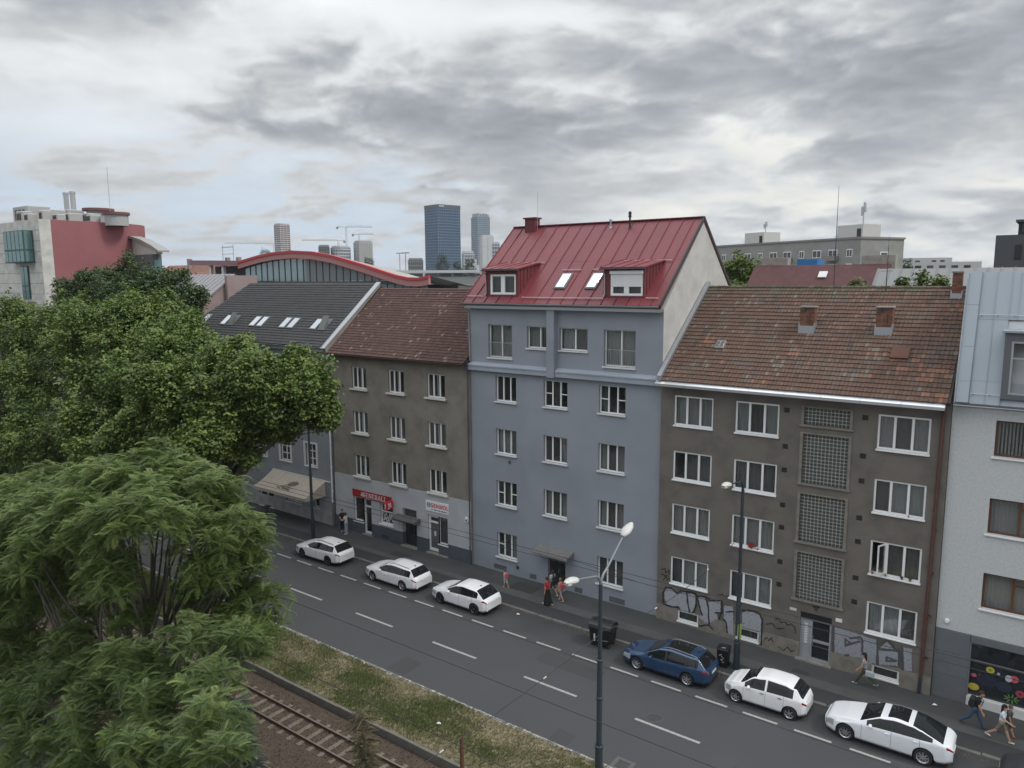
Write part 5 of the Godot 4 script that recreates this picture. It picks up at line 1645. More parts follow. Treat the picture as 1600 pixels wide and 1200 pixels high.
	for i in 18:
		var t0 := TAU * i / 18
		var t1 := TAU * (i + 1) / 18
		am.tri(on.call(-49.4, 0.42), on.call(-49.4 + cos(t1) * 0.55, 0.42 + sin(t1) * 0.13 - cos(t1) * 0.05), on.call(-49.4 + cos(t0) * 0.55, 0.42 + sin(t0) * 0.13 - cos(t0) * 0.05))
	for q in [[-50.7, 0.72, -49.9, 0.5], [-50.4, 0.66, -49.2, 0.72], [-50.1, 0.74, -49.0, 0.78], [-50.9, 0.70, -50.2, 0.78], [-49.9, 0.6, -49.1, 0.64]]:
		am.quad(on.call(q[0], q[1] + 0.025), on.call(q[0], q[1] - 0.025), on.call(q[2], q[3] - 0.025), on.call(q[2], q[3] + 0.025))
	part(a, "printed_motif", am.done(), mat("motif", Color(0.15, 0.115, 0.095), 0.9))
	var tables := Mb.new()
	tables.span(-52.6, -52.0, 0.82, 0.87, -36.6, -36.0)
	tables.span(-52.33, -52.27, 0.12, 0.82, -36.33, -36.27)
	tables.span(-52.5, -52.1, 0.12, 0.15, -36.5, -36.1)
	var ct := part(self, numbered("cafe_table"), tables.done(), mats["dark_door"])
	tag(ct, "small dark square cafe table under the beige awning", "table")

# ---------------------------------------------------------------- the white house with the zinc mansard
func house_white() -> void:
	var z := -37.95
	var x0 := -3.84
	var x1 := 14.0
	var h := thing("apartment_house", "white rendered house with zinc mansard roof, brown windows and grey shop base", "house", Vector3(4, 0.12, -42.7))
	var speck := grain("speck", 0.09, 0.72, 1.18, 3)
	var white := mat("white_render", Color(0.55, 0.572, 0.585), 0.92, grain("render_rough", 0.05, 0.86, 1.06, 5), 4.0, speck, 0.5)
	var grey := mat("grey_clad", Color(0.135, 0.148, 0.165), 0.7, grain("soft", 0.004, 0.86, 1.06, 4), 3.0, speck, 0.8)
	var holes := []
	for r in [[11.71, 13.3], [8.24, 9.85], [4.79, 6.44]]:
		for x in [-2.18, 2.2, 6.6]: holes.append([x, x + 2.7, r[0], r[1]])
	var w := Mb.new()
	wall_face(w, x0, x1, 3.45, 13.95, z, holes, 0.3)
	shell(w, x0, x1, [V(z, 0.1), V(z, 13.95), V(-39.7, 19.5), V(-50.0, 19.5), V(-50.0, 0.1)])
	part(h, "wall", w.done(), white)
	var shop := [-2.4, 3.6, 0.55, 3.08]
	# panels of grey cladding round the shop window
	for q in [[x0, -2.45, 0.12, 1.25], [x0, -2.45, 1.26, 2.35], [x0, -2.45, 2.36, 3.44], [-2.44, 3.6, 3.09, 3.44], [3.62, x1, 0.12, 3.44]]:
		block(h, "cladding_panel", q[0], q[1] - 0.006, q[2], q[3], z - 0.3, z + 0.05, grey)
	block(h, "shop_sill", -2.44, 3.6, 0.1, 0.54, z - 0.3, z + 0.06, mats["white_sill"])
	for q in holes:
		window(h, q[0], q[1], q[2], q[3], z, {"inset": 0.16, "bar": 0.09, "frame": mats["brown_frame"], "lites": [0.42], "transoms": [[0.76, 1, 2]], "curtain": "vs" if q[2] > 11 else "ss", "sill": 0.1, "sill_h": 0.05, "over": 0.08, "sill_mat": mats["white_frame"]})
	var sf := Mb.new()
	sf.span(shop[0] - 0.05, shop[0], shop[2], shop[3], z - 0.2, z + 0.02)
	sf.span(shop[1], shop[1] + 0.05, shop[2], shop[3], z - 0.2, z + 0.02)
	sf.span(shop[0], shop[1], shop[3] - 0.05, shop[3], z - 0.2, z - 0.1)
	sf.span(shop[0], shop[1], 2.2, 2.24, z - 0.2, z - 0.14)
	var sw := part(h, "shop_window", sf.done(), mat("frame_grey", Color(0.16, 0.17, 0.18), 0.5))
	block(sw, "pane", shop[0], shop[1], shop[2], shop[3], z - 0.19, z - 0.18, mats["pane_dark"])
	block(sw, "shop_recess", shop[0], shop[1], shop[2], shop[3], z - 1.5, z - 1.4, mats["room"])
	# printed fruit and flower decals on the pane: x, y, rx, ry, colour
	var n := 0
	for q in [[-1.62, 1.93, 0.17, 0.15, Color(0.42, 0.40, 0.05)], [-1.62, 1.93, 0.08, 0.07, Color(0.20, 0.20, 0.03)], [-2.22, 1.5, 0.11, 0.09, Color(0.48, 0.10, 0.13)], [-1.96, 1.55, 0.09, 0.08, Color(0.45, 0.40, 0.04)], [-1.95, 1.36, 0.10, 0.08, Color(0.45, 0.40, 0.04)], [-2.2, 0.95, 0.22, 0.17, Color(0.46, 0.38, 0.05)], [-1.7, 1.4, 0.42, 0.30, Color(0.018, 0.022, 0.04)], [-0.72, 1.78, 0.18, 0.17, Color(0.48, 0.08, 0.11)], [-0.72, 1.78, 0.05, 0.05, Color(0.03, 0.02, 0.03)], [-0.92, 1.75, 0.13, 0.16, Color(0.42, 0.46, 0.48)], [-0.45, 1.17, 0.17, 0.16, Color(0.34, 0.05, 0.07)], [-0.45, 1.17, 0.07, 0.06, Color(0.10, 0.02, 0.03)], [-0.2, 1.6, 0.14, 0.14, Color(0.45, 0.40, 0.05)], [-1.05, 1.3, 0.3, 0.24, Color(0.02, 0.03, 0.05)], [-1.3, 1.85, 0.06, 0.06, Color(0.4, 0.4, 0.42)]]:
		var dm := Mb.new()
		dm.lathe(PackedVector2Array([V(0, 0.002), V(1, 0.002)]), Vector3.ZERO, Basis(), 16)
		part(sw, "decal", dm.done(), mat("decal_%d" % n, q[4], 0.6), Transform3D(Basis(Vector3.RIGHT * q[2], Vector3(0, 0, 1), Vector3.DOWN * q[3]), Vector3(q[0], q[1], z - 0.178 + n * 0.0006)))
		n += 1
	var lf := Mb.new()
	for i in 9:
		var a := i * 0.7
		lf.box(Vector3(-0.75 + cos(a) * 0.2, 0.85 + sin(a) * 0.13, z - 0.17), Vector3(0.17, 0.05, 0.003), Basis(Vector3.BACK, a))
	part(sw, "leaf_decal", lf.done(), mat("leaf_decal", Color(0.10, 0.20, 0.06), 0.6))
	var wl := Mb.new()
	wl.lathe(PackedVector2Array([V(0, 0.16), V(0.08, 0.15), V(0.11, 0.06), V(0.11, 0)]), Vector3(-3.42, 3.86, z), Basis(Vector3.RIGHT, PI / 2), 14)
	part(h, "wall_lamp", wl.done(), mats["white_frame"])
	# zinc mansard, sheet by sheet
	var zinc := metal("mansard_zinc", Color(0.30, 0.34, 0.38), 0.5, 0.5)
	var e := Vector3(0, 13.98, -37.66)
	var r := Vector3(0, 19.62, -39.6)
	var up := (r - e).normalized()
	var nr := Vector3(0, -up.z, up.y)
	var total := (r - e).length()
	var roof := deck(h, x0 + 0.3, x1, [V(-37.72, 13.94), V(-39.66, 19.56), V(-50.0, 19.6)], 0.1, mats["zinc"])
	var seams := [-3.22, -2.66, -2.1, -1.78, -1.2, -0.6, 0.0, 0.6, 1.2, 1.8, 2.4, 3.0]
	for i in seams.size() - 1:
		for s in [[0.0, 0.17], [0.17, 0.635], [0.635, 1.0]]:
			if seams[i] > -2.2 and seams[i] < 0.9 and s[0] < 0.5 and s[1] > 0.2:
				continue
			var m := Mb.new()
			var p0: Vector3 = e + up * total * s[0] + nr * 0.02
			var p1: Vector3 = e + up * total * s[1] + nr * 0.014
			var l := (p1 - p0).length() * 0.996
			m.box((p0 + p1) / 2 + Vector3((seams[i] + seams[i + 1]) / 2, 0, 0), Vector3(seams[i + 1] - seams[i] - 0.01, 0.012, l), Basis(Vector3.RIGHT, nr, -up))
			m.box((p0 + p1) / 2 + Vector3(seams[i], 0, 0) + nr * 0.025, Vector3(0.022, 0.05, l), Basis(Vector3.RIGHT, nr, -up))
			part(roof, "roof_sheet", m.done(), zinc)
	# wide flange along the party wall, in four lengths
	for s in [[0.0, 0.16], [0.16, 0.42], [0.42, 0.74], [0.74, 1.0]]:
		var m := Mb.new()
		var p0: Vector3 = e + up * total * s[0] + nr * 0.16
		var p1: Vector3 = e + up * total * s[1] + nr * 0.155
		m.box((p0 + p1) / 2 + Vector3(-3.5, 0, 0), Vector3(0.5, 0.02, (p1 - p0).length() * 0.995), Basis(Vector3.RIGHT, nr, -up))
		m.box((p0 + p1) / 2 + Vector3(-3.75, -0.1, 0), Vector3(0.02, 0.3, (p1 - p0).length() * 0.995), Basis(Vector3.RIGHT, nr, -up))
		m.box((p0 + p1) / 2 + Vector3(-3.25, 0, 0) - nr * 0.06, Vector3(0.02, 0.14, (p1 - p0).length() * 0.995), Basis(Vector3.RIGHT, nr, -up))
		part(roof, "party_wall_flashing", m.done(), zinc)
	for k in [0.07, 0.665]:
		var m := Mb.new()
		var p: Vector3 = e + up * total * k + nr * 0.14
		m.rod(p + Vector3(-3.2, 0, 0), p + Vector3(2.0, 0, 0), 0.016)
		for i in 9: m.bar(p + Vector3(-3.1 + i * 0.6, 0, 0) - nr * 0.13, p + Vector3(-3.1 + i * 0.6, 0, 0), 0.03, 0.03, up)
		part(roof, "snow_rail", m.done(), mats["galvanised"])
	# dormer box with a large window
	var dz := -37.55
	var b := Mb.new()
	wall_face(b, -2.1, 0.9, 14.3, 17.1, dz, [[-1.85, 0.7, 14.5, 16.75]], 0.3)
	b.quad(Vector3(-2.1, 14.0, -39.6), Vector3(-2.1, 17.1, -39.6), Vector3(-2.1, 17.1, dz), Vector3(-2.1, 14.0, dz))
	b.quad(Vector3(0.9, 14.0, dz), Vector3(0.9, 17.1, dz), Vector3(0.9, 17.1, -39.6), Vector3(0.9, 14.0, -39.6))
	var dm2 := part(roof, "dormer", b.done(), mat("dormer_grey", Color(0.105, 0.115, 0.13), 0.5))
	block(dm2, "dormer_roof", -2.2, 1.0, 17.1, 17.2, -39.6, dz + 0.15, zinc)
	var df := Mb.new()
	df.span(-1.85, -1.77, 14.5, 16.75, dz - 0.15, dz - 0.05)
	df.span(-1.77, 0.7, 14.5, 14.58, dz - 0.15, dz - 0.05)
	df.span(-1.77, 0.7, 16.67, 16.75, dz - 0.15, dz - 0.05)
	df.span(-1.77, 0.7, 16.0, 16.06, dz - 0.15, dz - 0.05)
	df.span(-0.55, -0.47, 14.58, 16.67, dz - 0.15, dz - 0.05)
	part(dm2, "window_frame", df.done(), mats["galvanised"])
	block(dm2, "pane", -1.77, -0.55, 14.58, 16.0, dz - 0.11, dz - 0.1, mats["pane"])
	block(dm2, "pane", -1.77, -0.55, 16.06, 16.67, dz - 0.11, dz - 0.1, mats["pane"])
	block(dm2, "pane", -0.47, 0.7, 14.58, 16.67, dz - 0.11, dz - 0.1, mats["pane"])
	block(dm2, "window_back", -1.9, 0.75, 14.4, 16.8, dz - 1.5, dz - 1.4, mats["room"])
	block(dm2, "shelf_unit", -1.5, -1.1, 14.5, 15.2, dz - 1.0, dz - 0.7, mats["cloth"])
	gutter(h, x0 + 0.05, x1, 13.9, -37.5, 0.08, mats["zinc"])

# ---------------------------------------------------------------- houses behind and beside the street row
func gable_house(called: String, label: String, x0: float, x1: float, eave: Vector2, ridge: Vector2, wallm: Material, roofm: Material, seam := 0.0) -> Node3D:
	var h := thing(called, label, "house", Vector3((x0 + x1) / 2, 0, ridge.y))
	var back := V(ridge.y * 2.0 - eave.y, eave.x)
	var w := Mb.new()
	shell(w, x0, x1, [V(eave.y - 0.3, 0), V(eave.y - 0.3, eave.x - 0.1), V(ridge.y, ridge.x - 0.2), V(back.x + 0.3, back.y - 0.1), V(back.x + 0.3, 0)], true)
	part(h, "wall", w.done(), wallm)
	var roof := deck(h, x0 - 0.1, x1 + 0.1, [V(eave.y, eave.x), V(ridge.y, ridge.x), back], 0.15, roofm)
	if seam > 0.0:
		var n := int((x1 - x0) / seam)
		for i in n:
			var a := x0 + (x1 - x0) * i / n
			var m := Mb.new()
			m.bar(Vector3(a, eave.x + 0.02, eave.y), Vector3(a, ridge.x + 0.02, ridge.y), 0.05, 0.07)
			part(roof, "standing_seam", m.done(), roofm)
	return h

func houses_beyond() -> void:
	var speck := grain("speck", 0.09, 0.72, 1.18, 3)
	var soft := grain("soft", 0.004, 0.86, 1.06, 4)
	# red-walled building at the far end of the row
	var pink := mat("pink_wall", Color(0.275, 0.105, 0.115), 0.9, soft, 12.0)
	var stone := mat("stone_tile", Color(0.53, 0.525, 0.50), 0.7, grain("blotch", 0.006, 0.72, 1.08), 5.0)
	var teal := mat("teal_frame", Color(0.035, 0.085, 0.085), 0.5)
	var tealglass := metal("teal_glass", Color(0.13, 0.22, 0.22), 0.08, 0.5)
	var h := thing("office_building", "building with blank red wall, pale tiled front and rooftop machinery", "building", Vector3(-104, 0, -43))
	var x1 := -94.3
	var m := Mb.new()
	m.span(-118, x1, 0, 26.4, -47.4, -37.9)
	part(h, "red_wall", m.done(), pink)
	m = Mb.new()
	m.lathe(PackedVector2Array([V(0, 26.38), V(4.4, 26.38), V(4.4, 0)]), Vector3(x1 - 4.4, 0, -47.3), Basis(), 28)
	part(h, "rounded_corner", m.done(), pink)
	for i in 17:
		for j in 22:
			var a := -118.0 + i * 1.4
			if a > x1 - 0.2: continue
			block(h, "facade_tile", a, minf(a + 1.37, x1 + 0.05), 26.4 - (j + 1) * 1.2, 26.37 - j * 1.2, -37.9, -37.75, stone)
	m = Mb.new()
	m.span(x1, x1 + 0.06, 0, 26.4, -39.0, -37.78)
	part(h, "corner_strip", m.done(), stone)
	for q in [[-101.5, -96.0, 21.6, 25.2, 1], [-99.9, -97.9, 17.4, 21.2, 0], [-104.5, -101.6, 14.0, 16.9, 0], [-99.9, -97.4, 13.4, 16.9, 0]]:
		var o: float = 0.9 if q[4] == 1 else 0.0
		var f := Mb.new()
		f.span(q[0], q[1], q[2], q[3], -37.72, -37.6 + o)
		var win := part(h, "window", f.done(), teal)
		var n := 5 if q[4] == 1 else 2
		for i in n:
			for r in 2:
				var a := lerpf(q[0], q[1], float(i) / n) + 0.08
				var b := lerpf(q[0], q[1], float(i + 1) / n) - 0.08
				block(win, "pane", a, b, lerpf(q[2], q[3], 0.38 * r) + 0.1, lerpf(q[2], q[3], 0.38 + 0.62 * r) - 0.08, -37.6 + o, -37.56 + o, tealglass)
		if q[4] == 1:
			for r in 2: block(win, "pane", q[1], q[1] + 0.03, lerpf(q[2], q[3], 0.38 * r) + 0.1, lerpf(q[2], q[3], 0.38 + 0.62 * r) - 0.08, -37.6, -36.8, tealglass)
	for y in [13.3, 17.2]:
		var bl := block(h, "balcony", -106, -97.5, y - 0.2, y, -37.7, -36.4, stone)
		var rl := Mb.new()
		for i in 22: rl.rod(Vector3(-106 + i * 0.4, y, -36.45), Vector3(-106 + i * 0.4, y + 1.0, -36.45), 0.02, 4)
		rl.span(-106, -97.5, y + 1.0, y + 1.06, -36.5, -36.4)
		part(bl, "railing", rl.done(), mats["galvanised"])
	# rooftop: plant units, flues, glass rail, round red canopies
	var grey := mat("plant_grey", Color(0.33, 0.34, 0.34), 0.6)
	for q in [[-104, 26.4, -41, 4.2, 2.1, 2.6], [-99.5, 26.4, -41.5, 2.6, 1.5, 2.0], [-96.6, 26.4, -42.5, 1.6, 1.0, 1.6], [-97.5, 26.4, -45.0, 2.2, 1.2, 1.6], [-101.5, 26.4, -44.5, 2.6, 1.8, 2.0], [-108, 26.4, -42.0, 3.0, 1.6, 2.0], [-102.6, 26.4, -39.6, 1.8, 1.4, 1.2], [-100.4, 26.4, -39.4, 1.2, 1.0, 1.0], [-98.4, 26.4, -40.2, 1.0, 1.3, 1.0], [-96.2, 26.4, -40.8, 1.3, 0.8, 1.0], [-99.0, 26.4, -46.0, 1.6, 1.1, 1.2], [-95.6, 26.4, -44.4, 1.2, 0.9, 1.2]]:
		var u := Mb.new()
		bevel_box(u, Vector3(q[0], q[1] + q[4] / 2, q[2]), Vector3(q[3], q[4], q[5]), 0.08)
		var un := part(h, "roof_unit", u.done(), grey)
		for k in 3: block(un, "louvre", q[0] - q[3] * 0.35 + k * q[3] * 0.25, q[0] - q[3] * 0.35 + k * q[3] * 0.25 + q[3] * 0.18, q[1] + q[4] * 0.25, q[1] + q[4] * 0.8, q[2] + q[5] / 2, q[2] + q[5] / 2 + 0.02, mats["hole_dark_paint"])
	for x in [-103.2, -101.4]:
		var u := Mb.new()
		u.lathe(PackedVector2Array([V(0.3, 26.3), V(0.3, 30.2), V(0.36, 30.2), V(0.36, 30.5), V(0, 30.5)]), Vector3(x, 0, -44.8), Basis(), 12)
		part(h, "flue", u.done(), mats["galvanised"])
	for q in [[-98.0, 28.0, -46.2, 1.8, 0.3], [-93.6, 27.3, -46.2, 1.5, 0.3]]:
		var u := Mb.new()
		u.lathe(PackedVector2Array([V(0, q[1] + q[4]), V(q[3], q[1] + q[4]), V(q[3], q[1]), V(0, q[1])]), Vector3(q[0], 0, q[2]), Basis(), 20)
		var rc := part(h, "round_canopy", u.done(), mat("canopy_mauve", Color(0.155, 0.065, 0.07), 0.7))
		u = Mb.new()
		u.lathe(PackedVector2Array([V(1.3, q[1]), V(1.3, 26.0)]), Vector3(q[0], 0, q[2]), Basis(), 16)
		part(rc, "drum", u.done(), grey)
	var gr := Mb.new()
	for i in 8: gr.rod(Vector3(-117 + i * 1.4, 26.4, -38.3), Vector3(-117 + i * 1.4, 27.7, -38.3), 0.03, 4)
	gr.span(-117, -107, 27.65, 27.72, -38.34, -38.26)
	part(h, "roof_rail", gr.done(), mats["galvanised"])
	var rod := Mb.new()
	rod.rod(Vector3(-94.6, 26.4, -46), Vector3(-94.6, 33, -46), 0.03, 4)
	part(h, "mast", rod.done(), mats["galvanised"])
	# curved-roof wing behind it
	h = thing("office_wing", "grey office wing with a curved pale roof behind the red wall", "building", Vector3(-90, 0, -52))
	m = Mb.new()
	m.span(-96.5, -89.6, 0, 22.6, -49.3, -48.2)
	part(h, "wall", m.done(), mat("wing_grey", Color(0.105, 0.11, 0.115), 0.8))
	m = Mb.new()
	var arc := PackedVector2Array([V(-97, 24.7), V(-94, 24.6), V(-91.5, 24.1), V(-89, 23.3), V(-87.6, 22.8), V(-87.6, 23.0), V(-89, 23.6), V(-91.5, 24.4), V(-94, 24.9), V(-97, 25.0)])
	m.prism(arc, Vector3(0, 0, -49.2), Vector3.RIGHT, Vector3.UP, Vector3(0, 0, 1.4))
	part(h, "roof", m.done(), mat("wing_roof", Color(0.25, 0.25, 0.245), 0.7))
	m = Mb.new()
	m.prism(PackedVector2Array([V(-96.5, 22.6), V(-89.0, 22.6), V(-88.8, 23.2), V(-91.5, 24.05), V(-94, 24.55), V(-96.5, 24.65)]), Vector3(0, 0, -49.1), Vector3.RIGHT, Vector3.UP, Vector3(0, 0, 0.8))
	part(h, "upper_wall", m.done(), stone)
	block(h, "window", -89.6, -89.5, 18.5, 21.9, -49.2, -48.3, tealglass)
	# two lower street houses
	var dark := mat("dark_roof", Color(0.055, 0.042, 0.040), 0.85, grain("blotch", 0.006, 0.72, 1.08), 2.0)
	h = gable_house("street_house", "house with dark brown roof beside the red-walled building", -93.9, -84.2, V(15.0, -37.4), V(19.9, -44.0), stone, dark)
	for x in [-91.4, -90.2]:
		part(h, "skylight", bm(Vector3(0.7, 0.1, 1.2)), metal("sky_glass", Color(0.62, 0.66, 0.70), 0.06, 0.9), Transform3D(Basis(Vector3.RIGHT, 0.64), Vector3(x, 16.6, -39.4)))
	var greymetal := metal("grey_metal", Color(0.26, 0.255, 0.27), 0.5, 0.4)
	var mauve := mat("mauve_wall", Color(0.275, 0.215, 0.208), 0.9, soft, 5.0)
	gable_house("street_house", "house with grey standing-seam metal roof and pinkish gable", -84.0, -66.6, V(15.4, -37.4), V(20.05, -44.0), mauve, greymetal, 0.75)
	m = Mb.new()
	m.prism(PackedVector2Array([V(-42.8, 14), V(-42.8, 19.9), V(-46.2, 19.9), V(-46.2, 14)]), Vector3(-66.5, 0, 0), Vector3(0, 0, 1), Vector3.UP, Vector3(0.4, 0, 0))
	var fw := part(self, numbered("fire_wall"), m.done(), mauve)
	tag(fw, "bare pinkish fire wall behind the charcoal roof", "wall")
	h = gable_house("yard_house", "low brick-red roofed house seen past the dark tree", -150, -120, V(18.0, -78), V(22.4, -84), mauve, mat("red_tile_far", Color(0.19, 0.095, 0.072), 0.9, grain("blotch", 0.006, 0.72, 1.08), 3.0))
	for x in [-128.0, -124.5, -141.0]: block(h, "chimney", x, x + 0.7, 21.5, 23.6, -83.4, -82.7, mauve)
	# hall with the wave-shaped red roof edge
	h = thing("glass_hall", "glass hall under a wave-shaped red roof edge", "building", Vector3(-88, 0, -74))
	var z := -70.0
	var wave := [V(-104.4, 21.9), V(-102.0, 22.3), V(-99.0, 22.75), V(-95.4, 23.1), V(-91.0, 23.25), V(-86.6, 23.0), V(-82.6, 22.45), V(-80.0, 21.9), V(-77.5, 21.35), V(-75.0, 20.8), V(-72.6, 20.2), V(-70.0, 19.6), V(-68.0, 19.28), V(-66.0, 19.25), V(-64.4, 19.5)]
	var redband := mat("hall_red", Color(0.40, 0.045, 0.055), 0.5)
	var palered := mat("hall_pale_red", Color(0.36, 0.17, 0.165), 0.6)
	for part_of in [["roof_edge", 0.0, 0.36, redband, 0.5], ["roof_soffit_band", -0.75, -0.005, palered, 0.38]]:
		var poly := PackedVector2Array()
		for p in wave: poly.append(p + Vector2(0, part_of[2]))
		for i in wave.size(): poly.append(wave[wave.size() - 1 - i] + Vector2(0, part_of[1]))
		m = Mb.new()
		m.prism(poly, Vector3(0, 0, z), Vector3.RIGHT, Vector3.UP, Vector3(0, 0, part_of[4]))
		part(h, part_of[0], m.done(), part_of[3])
	m = Mb.new()
	for i in wave.size() - 1:
		var a: Vector2 = wave[i] + Vector2(0, 0.3)
		var b: Vector2 = wave[i + 1] + Vector2(0, 0.3)
		m.quad(Vector3(a.x, a.y, z), Vector3(a.x - 1, a.y - 2.6, z - 16), Vector3(b.x - 1, b.y - 2.6, z - 16), Vector3(b.x, b.y, z))
	part(h, "roof", m.done(), mat("hall_roof", Color(0.30, 0.285, 0.265), 0.8))
	var hg := metal("hall_glass", Color(0.27, 0.35, 0.36), 0.06, 0.45)
	var hd := mat("hall_mullion", Color(0.04, 0.065, 0.07), 0.5)
	for i in 27:
		var a := -103.6 + i * 1.42
		var top := along([[-104.4, 21.1], [-102.0, 21.5], [-99.0, 21.95], [-95.4, 22.3], [-91.0, 22.45], [-86.6, 22.2], [-82.6, 21.65], [-77.5, 20.55], [-72.6, 19.4], [-68, 18.5], [-64, 18.5]], a + 0.7)
		for r in [[13.0, 19.2], [19.25, top]]:
			if r[1] - r[0] > 0.25: block(h, "glass_panel", a + 0.05, a + 1.37, r[0], r[1], z - 0.4, z - 0.3, hg)
		block(h, "mullion", a - 0.05, a + 0.05, 13.0, top, z - 0.4, z - 0.2, hd)
	block(h, "floor_band", -104, -65, 18.85, 19.2, z - 0.3, z - 0.12, hd)
	block(h, "back_wall", -104, -65, 0, 18.6, z - 15, z - 6, mat("wing_grey", Color(0.105, 0.11, 0.115), 0.8))
	# square end of the hall
	m = Mb.new()
	m.prism(PackedVector2Array([V(-118, 21.9), V(-104.3, 21.6), V(-104.3, 22.4), V(-118, 22.7)]), Vector3(0, 0, z - 4), Vector3.RIGHT, Vector3.UP, Vector3(0, 0, 4.4))
	part(h, "flat_roof_edge", m.done(), mat("mauve_band", Color(0.22, 0.13, 0.15), 0.6))
	block(h, "recessed_wall", -116, -104, 0, 21.7, z - 6, z - 3, mat("wing_grey", Color(0.105, 0.11, 0.115), 0.8))
	for x in [-112.8, -109.3]: block(h, "column", x, x + 0.5, 13, 21.8, z - 0.4, z + 0.1, mats["white_sill"])
	var sc := Mb.new()
	for x in [-113.5, -110.5]:
		sc.rod(Vector3(x, 22.4, z - 3), Vector3(x, 25.2, z - 3), 0.06, 4)
	sc.span(-113.6, -110.4, 24.7, 24.85, z - 3.05, z - 2.95)
	sc.span(-113.6, -110.4, 23.6, 23.7, z - 3.05, z - 2.95)
	part(h, "roof_frame", sc.done(), mats["galvanised"])
	# --- behind the brown house
	var maroon := mat("maroon_felt", Color(0.090, 0.036, 0.038), 0.85, grain("blotch", 0.006, 0.72, 1.08), 3.0)
	var oldwall := mat("old_wall", Color(0.30, 0.28, 0.255), 0.92, grain("render_stain", 0.008, 0.70, 1.16, 6), 2.2, speck, 0.6)
	h = gable_house("yard_house", "yard house with a plain maroon roof between two worn wall stacks", -20.6, -10.9, V(16.4, -56.0), V(20.35, -61.0), oldwall, maroon)
	block(h, "wall_stack", -20.2, -18.2, 18.6, 20.95, -62.0, -61.1, oldwall)
	block(h, "wall_stack", -12.8, -10.5, 18.6, 21.0, -62.0, -61.1, oldwall)
	part(h, "roof_hatch", bm(Vector3(0.6, 0.12, 0.7)), mats["white_sill"], Transform3D(Basis(Vector3.RIGHT, 0.67), Vector3(-15.2, 19.6, -59.9)))
	m = Mb.new()
	m.span(-18.3, -16.7, 18.5, 20.85, -66.0, -64.0)
	var bb := part(self, numbered("site_container"), m.done(), mat("container_blue", Color(0.02, 0.15, 0.38), 0.6))
	tag(bb, "bright blue container box behind the maroon roof", "container")
	h = gable_house("yard_house", "yard house with a long grey standing-seam roof behind the brick chimney", -10.6, 9.0, V(16.6, -51.5), V(19.95, -56.0), oldwall, metal("pale_metal", Color(0.20, 0.205, 0.21), 0.55, 0.3), 0.7)
	# dark modern block
	var char := mat("charcoal_wall", Color(0.062, 0.066, 0.076), 0.75)
	h = thing("apartment_block", "charcoal modern apartment block with white balcony and glazed penthouse", "building", Vector3(2, 0, -118))
	m = Mb.new()
	m.span(-8.2, 14, 0, 24.4, -124, -113)
	part(h, "wall", m.done(), char)
	m = Mb.new()
	m.span(-6.0, 12, 24.4, 26.0, -122, -114.5)
	var pent := part(h, "penthouse", m.done(), mats["black"])
	block(pent, "penthouse_roof", -6.3, 12.3, 26.0, 26.3, -122.4, -114.0, char)
	for i in 4: block(pent, "pane", -5.6 + i * 2.4, -3.5 + i * 2.4, 24.7, 25.8, -114.5, -114.42, mats["pane_dark"])
	block(h, "window", -6.1, -5.4, 21.4, 23.2, -113, -112.9, mats["black"])
	block(h, "loggia", -2.6, 8, 20.9, 23.6, -113, -112.95, mats["pane_dark"])
	block(h, "balcony", -3.2, 9, 20.4, 21.2, -113, -111.6, mats["white_sill"])
	block(h, "balcony", -3.2, 9, 17.2, 18.0, -113, -111.6, mats["white_sill"])

# ---------------------------------------------------------------- the city beyond
# a tower with floor bands and mullions standing proud of its glass
func tower(called: String, label: String, at: Vector3, w: float, d: float, h: float, turn: float, wallm: Material, band: Material, floors: int, cols: int, taper := 1.0, round := 0.0) -> Node3D:
	var t := thing(called, label, "tower", at, "", turn)
	var m := Mb.new()
	var pl := PackedVector2Array([V(-w / 2, -d / 2), V(w / 2, -d / 2), V(w / 2, d / 2), V(-w / 2, d / 2)])
	m.prism(pl, Vector3.ZERO, Vector3.RIGHT, Vector3(0, 0, 1), Vector3(0, h, 0))
	local(t, "wall", m.done(), wallm)
	m = Mb.new()
	for i in floors:
		m.box(Vector3(0, h * (i + 0.5) / floors, 0), Vector3(w + 0.5, h / floors * taper * 0.35, d + 0.5))
	for i in cols + 1:
		for s in [-0.5, 0.5]:
			m.box(Vector3(-w / 2 + w * i / cols, h / 2, d * s), Vector3(0.35, h, 0.7))
			m.box(Vector3(w * s, h / 2, -d / 2 + d * i / cols), Vector3(0.7, h, 0.35))
	var b := local(t, "floor_bands", m.done(), band)
	b.set_meta("kind", "stuff")
	m = Mb.new()
	m.box(Vector3(0, h + 1.0, 0), Vector3(w * 0.92, 2.0, d * 0.92))
	local(t, "roof_plant", m.done(), band)
	return t

